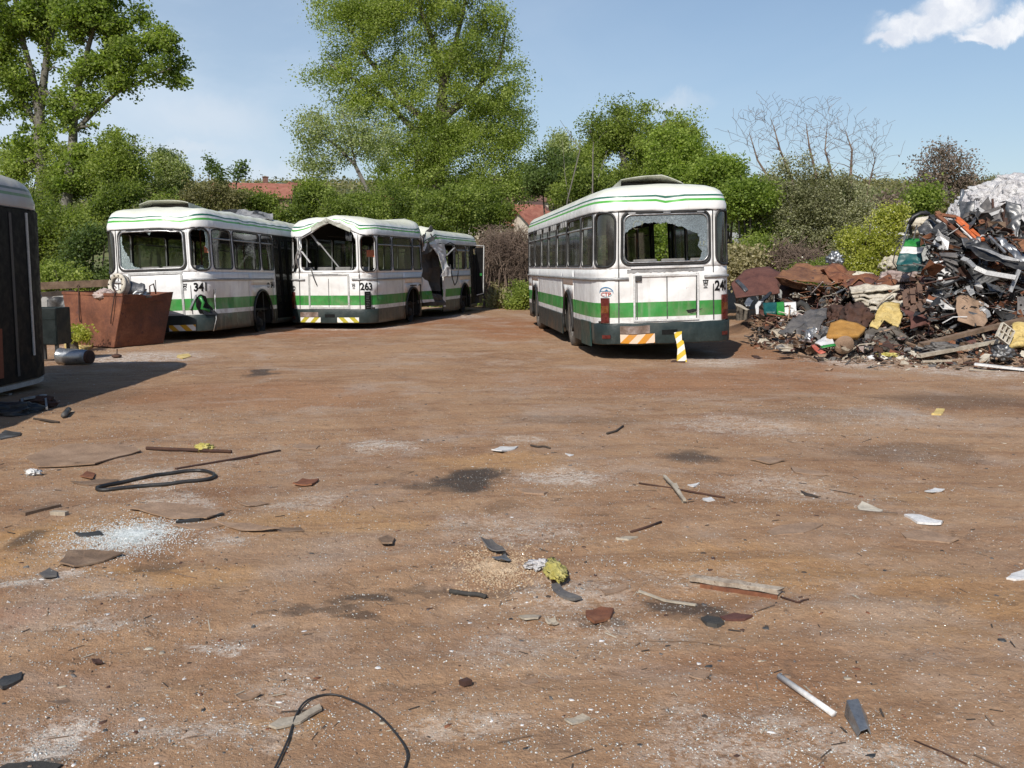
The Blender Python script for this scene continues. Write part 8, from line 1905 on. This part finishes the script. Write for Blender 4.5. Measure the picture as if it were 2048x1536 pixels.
# filling: crumpled sheets of no particular kind, and small fragments
g = random.Random(17); fam = ['steel_dark', 'black', 'rust_dark', 'rust_dark', 'steel', 'grey_plastic', 'rust_red', 'black', 'steel_dark']
proto = []
for k in range(6):
    m = MB(); w_, h_ = g.uniform(.3, .6), g.uniform(.2, .45)
    m.add(*crsheet([(-w_, -h_, 0), (w_, -h_ * .8, .05), (w_ * .8, h_, 0), (-w_ * .9, h_, .08)], 12, 9, .09, k * 3)); o = m.build('crumpled_sheet', [MT[fam[k]]], None, True); o.modifiers.new('t', 'SOLIDIFY').thickness = .008; proto.append(o)
def on_mound(cx, cy, sx, sy):
    while True:
        x = cx + g.gauss(0, sx); y = cy + g.gauss(0, sy)
        if x > y * .285 + .35 and y > 14.6: return x, y
cnt = 0
for (cx, cy, sx, sy, n) in [(9.1, 18.0, .7, .6, 26), (7.4, 20.6, .8, .5, 14), (11, 17.2, 1.2, 1, 20), (6.4, 20.6, .7, .4, 10), (12, 22.5, 1.2, .7, 8)]:
    for i in range(n):
        x, y = on_mound(cx, cy, sx, sy); k = g.randrange(6)
        o = proto[k] if cnt < 6 and k == cnt else proto[k].copy()
        if o.name not in COL.objects: COL.objects.link(o)
        o.location = (x, y, Hf(x, y) + .05); o.rotation_euler = (g.uniform(.2, 1.5), g.uniform(-.6, .6), g.uniform(-1, 1)); s_ = g.uniform(.3, .75); o.scale = (s_, s_, s_)
        tag(o, 'nondescript crumpled metal sheet wedged among the scrap', 'metal sheet', 'nondescript crumpled sheets among the scrap'); cnt += 1
for o in proto:
    if 'label' not in o: bpy.data.objects.remove(o)
def fragments(name, label, n, spots_, mats, seed, smin=.02, smax=.17):
    rn = random.Random(seed); b = MB()
    for i in range(n):
        cx, cy, sx, sy = spots_[rn.randrange(len(spots_))]
        x = cx + rn.gauss(0, sx); y = cy + rn.gauss(0, sy)
        if x < (y * .272 + .6 - max(0, (17.5 - y) * .1) if y < 17.8 else y * .235 + .35) or y < 14.0: continue
        z = Hf(x, y); s = smin * (smax / smin) ** (rn.random() ** 1.5); mi = rn.randrange(len(mats)); t = rn.random()
        M = Matrix.Rotation(rn.uniform(0, 6.28), 3, 'Z') @ Matrix.Rotation(rn.uniform(-.8, .8), 3, 'X') @ Matrix.Rotation(rn.uniform(-.6, .6), 3, 'Y')
        c = Vector((x, y, z + s * .25))
        if t < .35: b.box(c, (s * rn.uniform(1.5, 4), s * .25, s * .15), M, mi)
        elif t < .45: b.tube([c - M @ Vector((s * 1.5, 0, 0)), c + M @ Vector((0, 0, s * .3)), c + M @ Vector((s * 1.4, s * .3, 0))], s * .14, 5, mi)
        else:
            vs = [M @ Vector((s * (-1 + i_ + rn.uniform(-.3, .3)), s * (-.7 + .7 * j + rn.uniform(-.25, .25)), s * rn.uniform(-.35, .35))) + c for i_ in range(3) for j in range(3)]
            b.add(vs, [(0, 3, 4, 1), (1, 4, 5, 2), (3, 6, 7, 4), (4, 7, 8, 5)], mi)
    o = b.build(name, [MT[m_] for m_ in mats]); o.modifiers.new('t', 'SOLIDIFY').thickness = .005; tag(o, label, 'scrap', kind='stuff')
fragments('scrap_fragments', 'small broken scrap covering the right-hand heaps', 11000, [(8.7, 17.6, .9, .8), (9.2, 17.2, .9, .8), (6.3, 20.6, .9, .8), (7.3, 19.8, 1.0, .9), (8.9, 18.0, 1.0, .9), (6.6, 18.6, .8, .7), (7.7, 16.6, .9, .8), (9.5, 16, 1.2, 1), (11, 17.5, 1.4, 1.4), (8.2, 15.4, 1, .5)], ['rust', 'rust_dark', 'steel_dark', 'wood_brown', 'board_tan', 'grey_plastic', 'rust_dark', 'wood_dark', 'rust_red', 'cream', 'steel', 'black'], 4)
fragments('front_litter', 'pale and brown litter along the front of the scrap field', 3200, [(6.0, 17.2, .6, .8), (6.7, 16.0, .7, .6), (7.6, 14.9, .8, .4), (8.2, 14.7, .9, .5), (5.6, 18.6, .5, .8), (7.4, 15.6, 1, .5)], ['wood_brown', 'wood_pale', 'board_tan', 'rust', 'soil', 'wood_dark', 'grey_plastic', 'cream', 'soil', 'soil'], 5, .015, .09)
fragments('dirt_bank_litter', 'brown scraps strewn over the dirt beside bus 240', 3000, [(5.3, 18.8, .6, .8), (5.0, 19.6, .5, .7), (5.8, 19.8, .6, .8), (5.4, 18.0, .5, .5)], ['wood_brown', 'rust_dark', 'soil', 'wood_dark', 'board_tan', 'rust', 'wood_pale', 'steel_dark', 'soil'], 9, .012, .10)
for _n in ('dirt_bank_litter',): bpy.data.objects[_n]['category'] = 'litter'


def slope_bits(name, label, n, x0, x1, y0, y1, z0, z1, mats, seed, smin, smax):
    rn = random.Random(seed); b = MB()
    for i in range(n):
        px, py = rn.uniform(x0, x1), rn.uniform(y0, y1); t = (py - y0) / (y1 - y0)
        top = 560 + max(0, (1660 - px)) * .3 if x1 < 1920 else 395 + max(0, 1960 - px) * .75
        if py < top: continue
        c = at(px, py, z0 + (z1 - z0) * t + rn.uniform(-.15, .35)); s = smin * (smax / smin) ** (rn.random() ** 1.6); mi = rn.randrange(len(mats)); q = rn.random()
        M = Matrix.Rotation(rn.uniform(0, 6.28), 3, 'Z') @ Matrix.Rotation(rn.uniform(-1.2, 1.2), 3, 'X') @ Matrix.Rotation(rn.uniform(-.8, .8), 3, 'Y')
        if q < .35: b.box(c, (s * rn.uniform(1.5, 5), s * .22, s * .12), M, mi)
        elif q < .5: b.tube([c - M @ Vector((s * 2, 0, 0)), c + M @ Vector((0, 0, s * .5)), c + M @ Vector((s * 1.8, s * .4, 0))], s * .09, 5, mi)
        else:
            vs = [M @ Vector((s * (-1 + i_ + rn.uniform(-.35, .35)), s * (-.7 + .7 * j + rn.uniform(-.3, .3)), s * rn.uniform(-.45, .45))) + c for i_ in range(3) for j in range(3)]
            b.add(vs, [(0, 3, 4, 1), (1, 4, 5, 2), (3, 6, 7, 4), (4, 7, 8, 5)], mi)
    o = b.build(name, [MT[m_] for m_ in mats]); o.modifiers.new('t', 'SOLIDIFY').thickness = .005; tag(o, label, 'scrap', kind='stuff')
slope_bits('scrap_offcuts', 'torn offcuts strewn over the lower scrap field', 1000, 1560, 1900, 560, 700, 20.0, 15.6, ['rust', 'rust_dark', 'steel_dark', 'wood_brown', 'board_tan', 'grey_plastic', 'wood_dark', 'rust_red', 'cream', 'steel', 'mauve', 'wood_pale'], 41, .025, .13)
slope_bits('heap_offcuts', 'torn dark offcuts hanging in the face of the big heap', 650, 1850, 2060, 440, 640, 18.3, 16.4, ['steel_dark', 'black', 'rust_dark', 'steel', 'grey_plastic', 'rust', 'black', 'steel_dark', 'grey_lite', 'white_panel', 'steel'], 42, .03, .22)
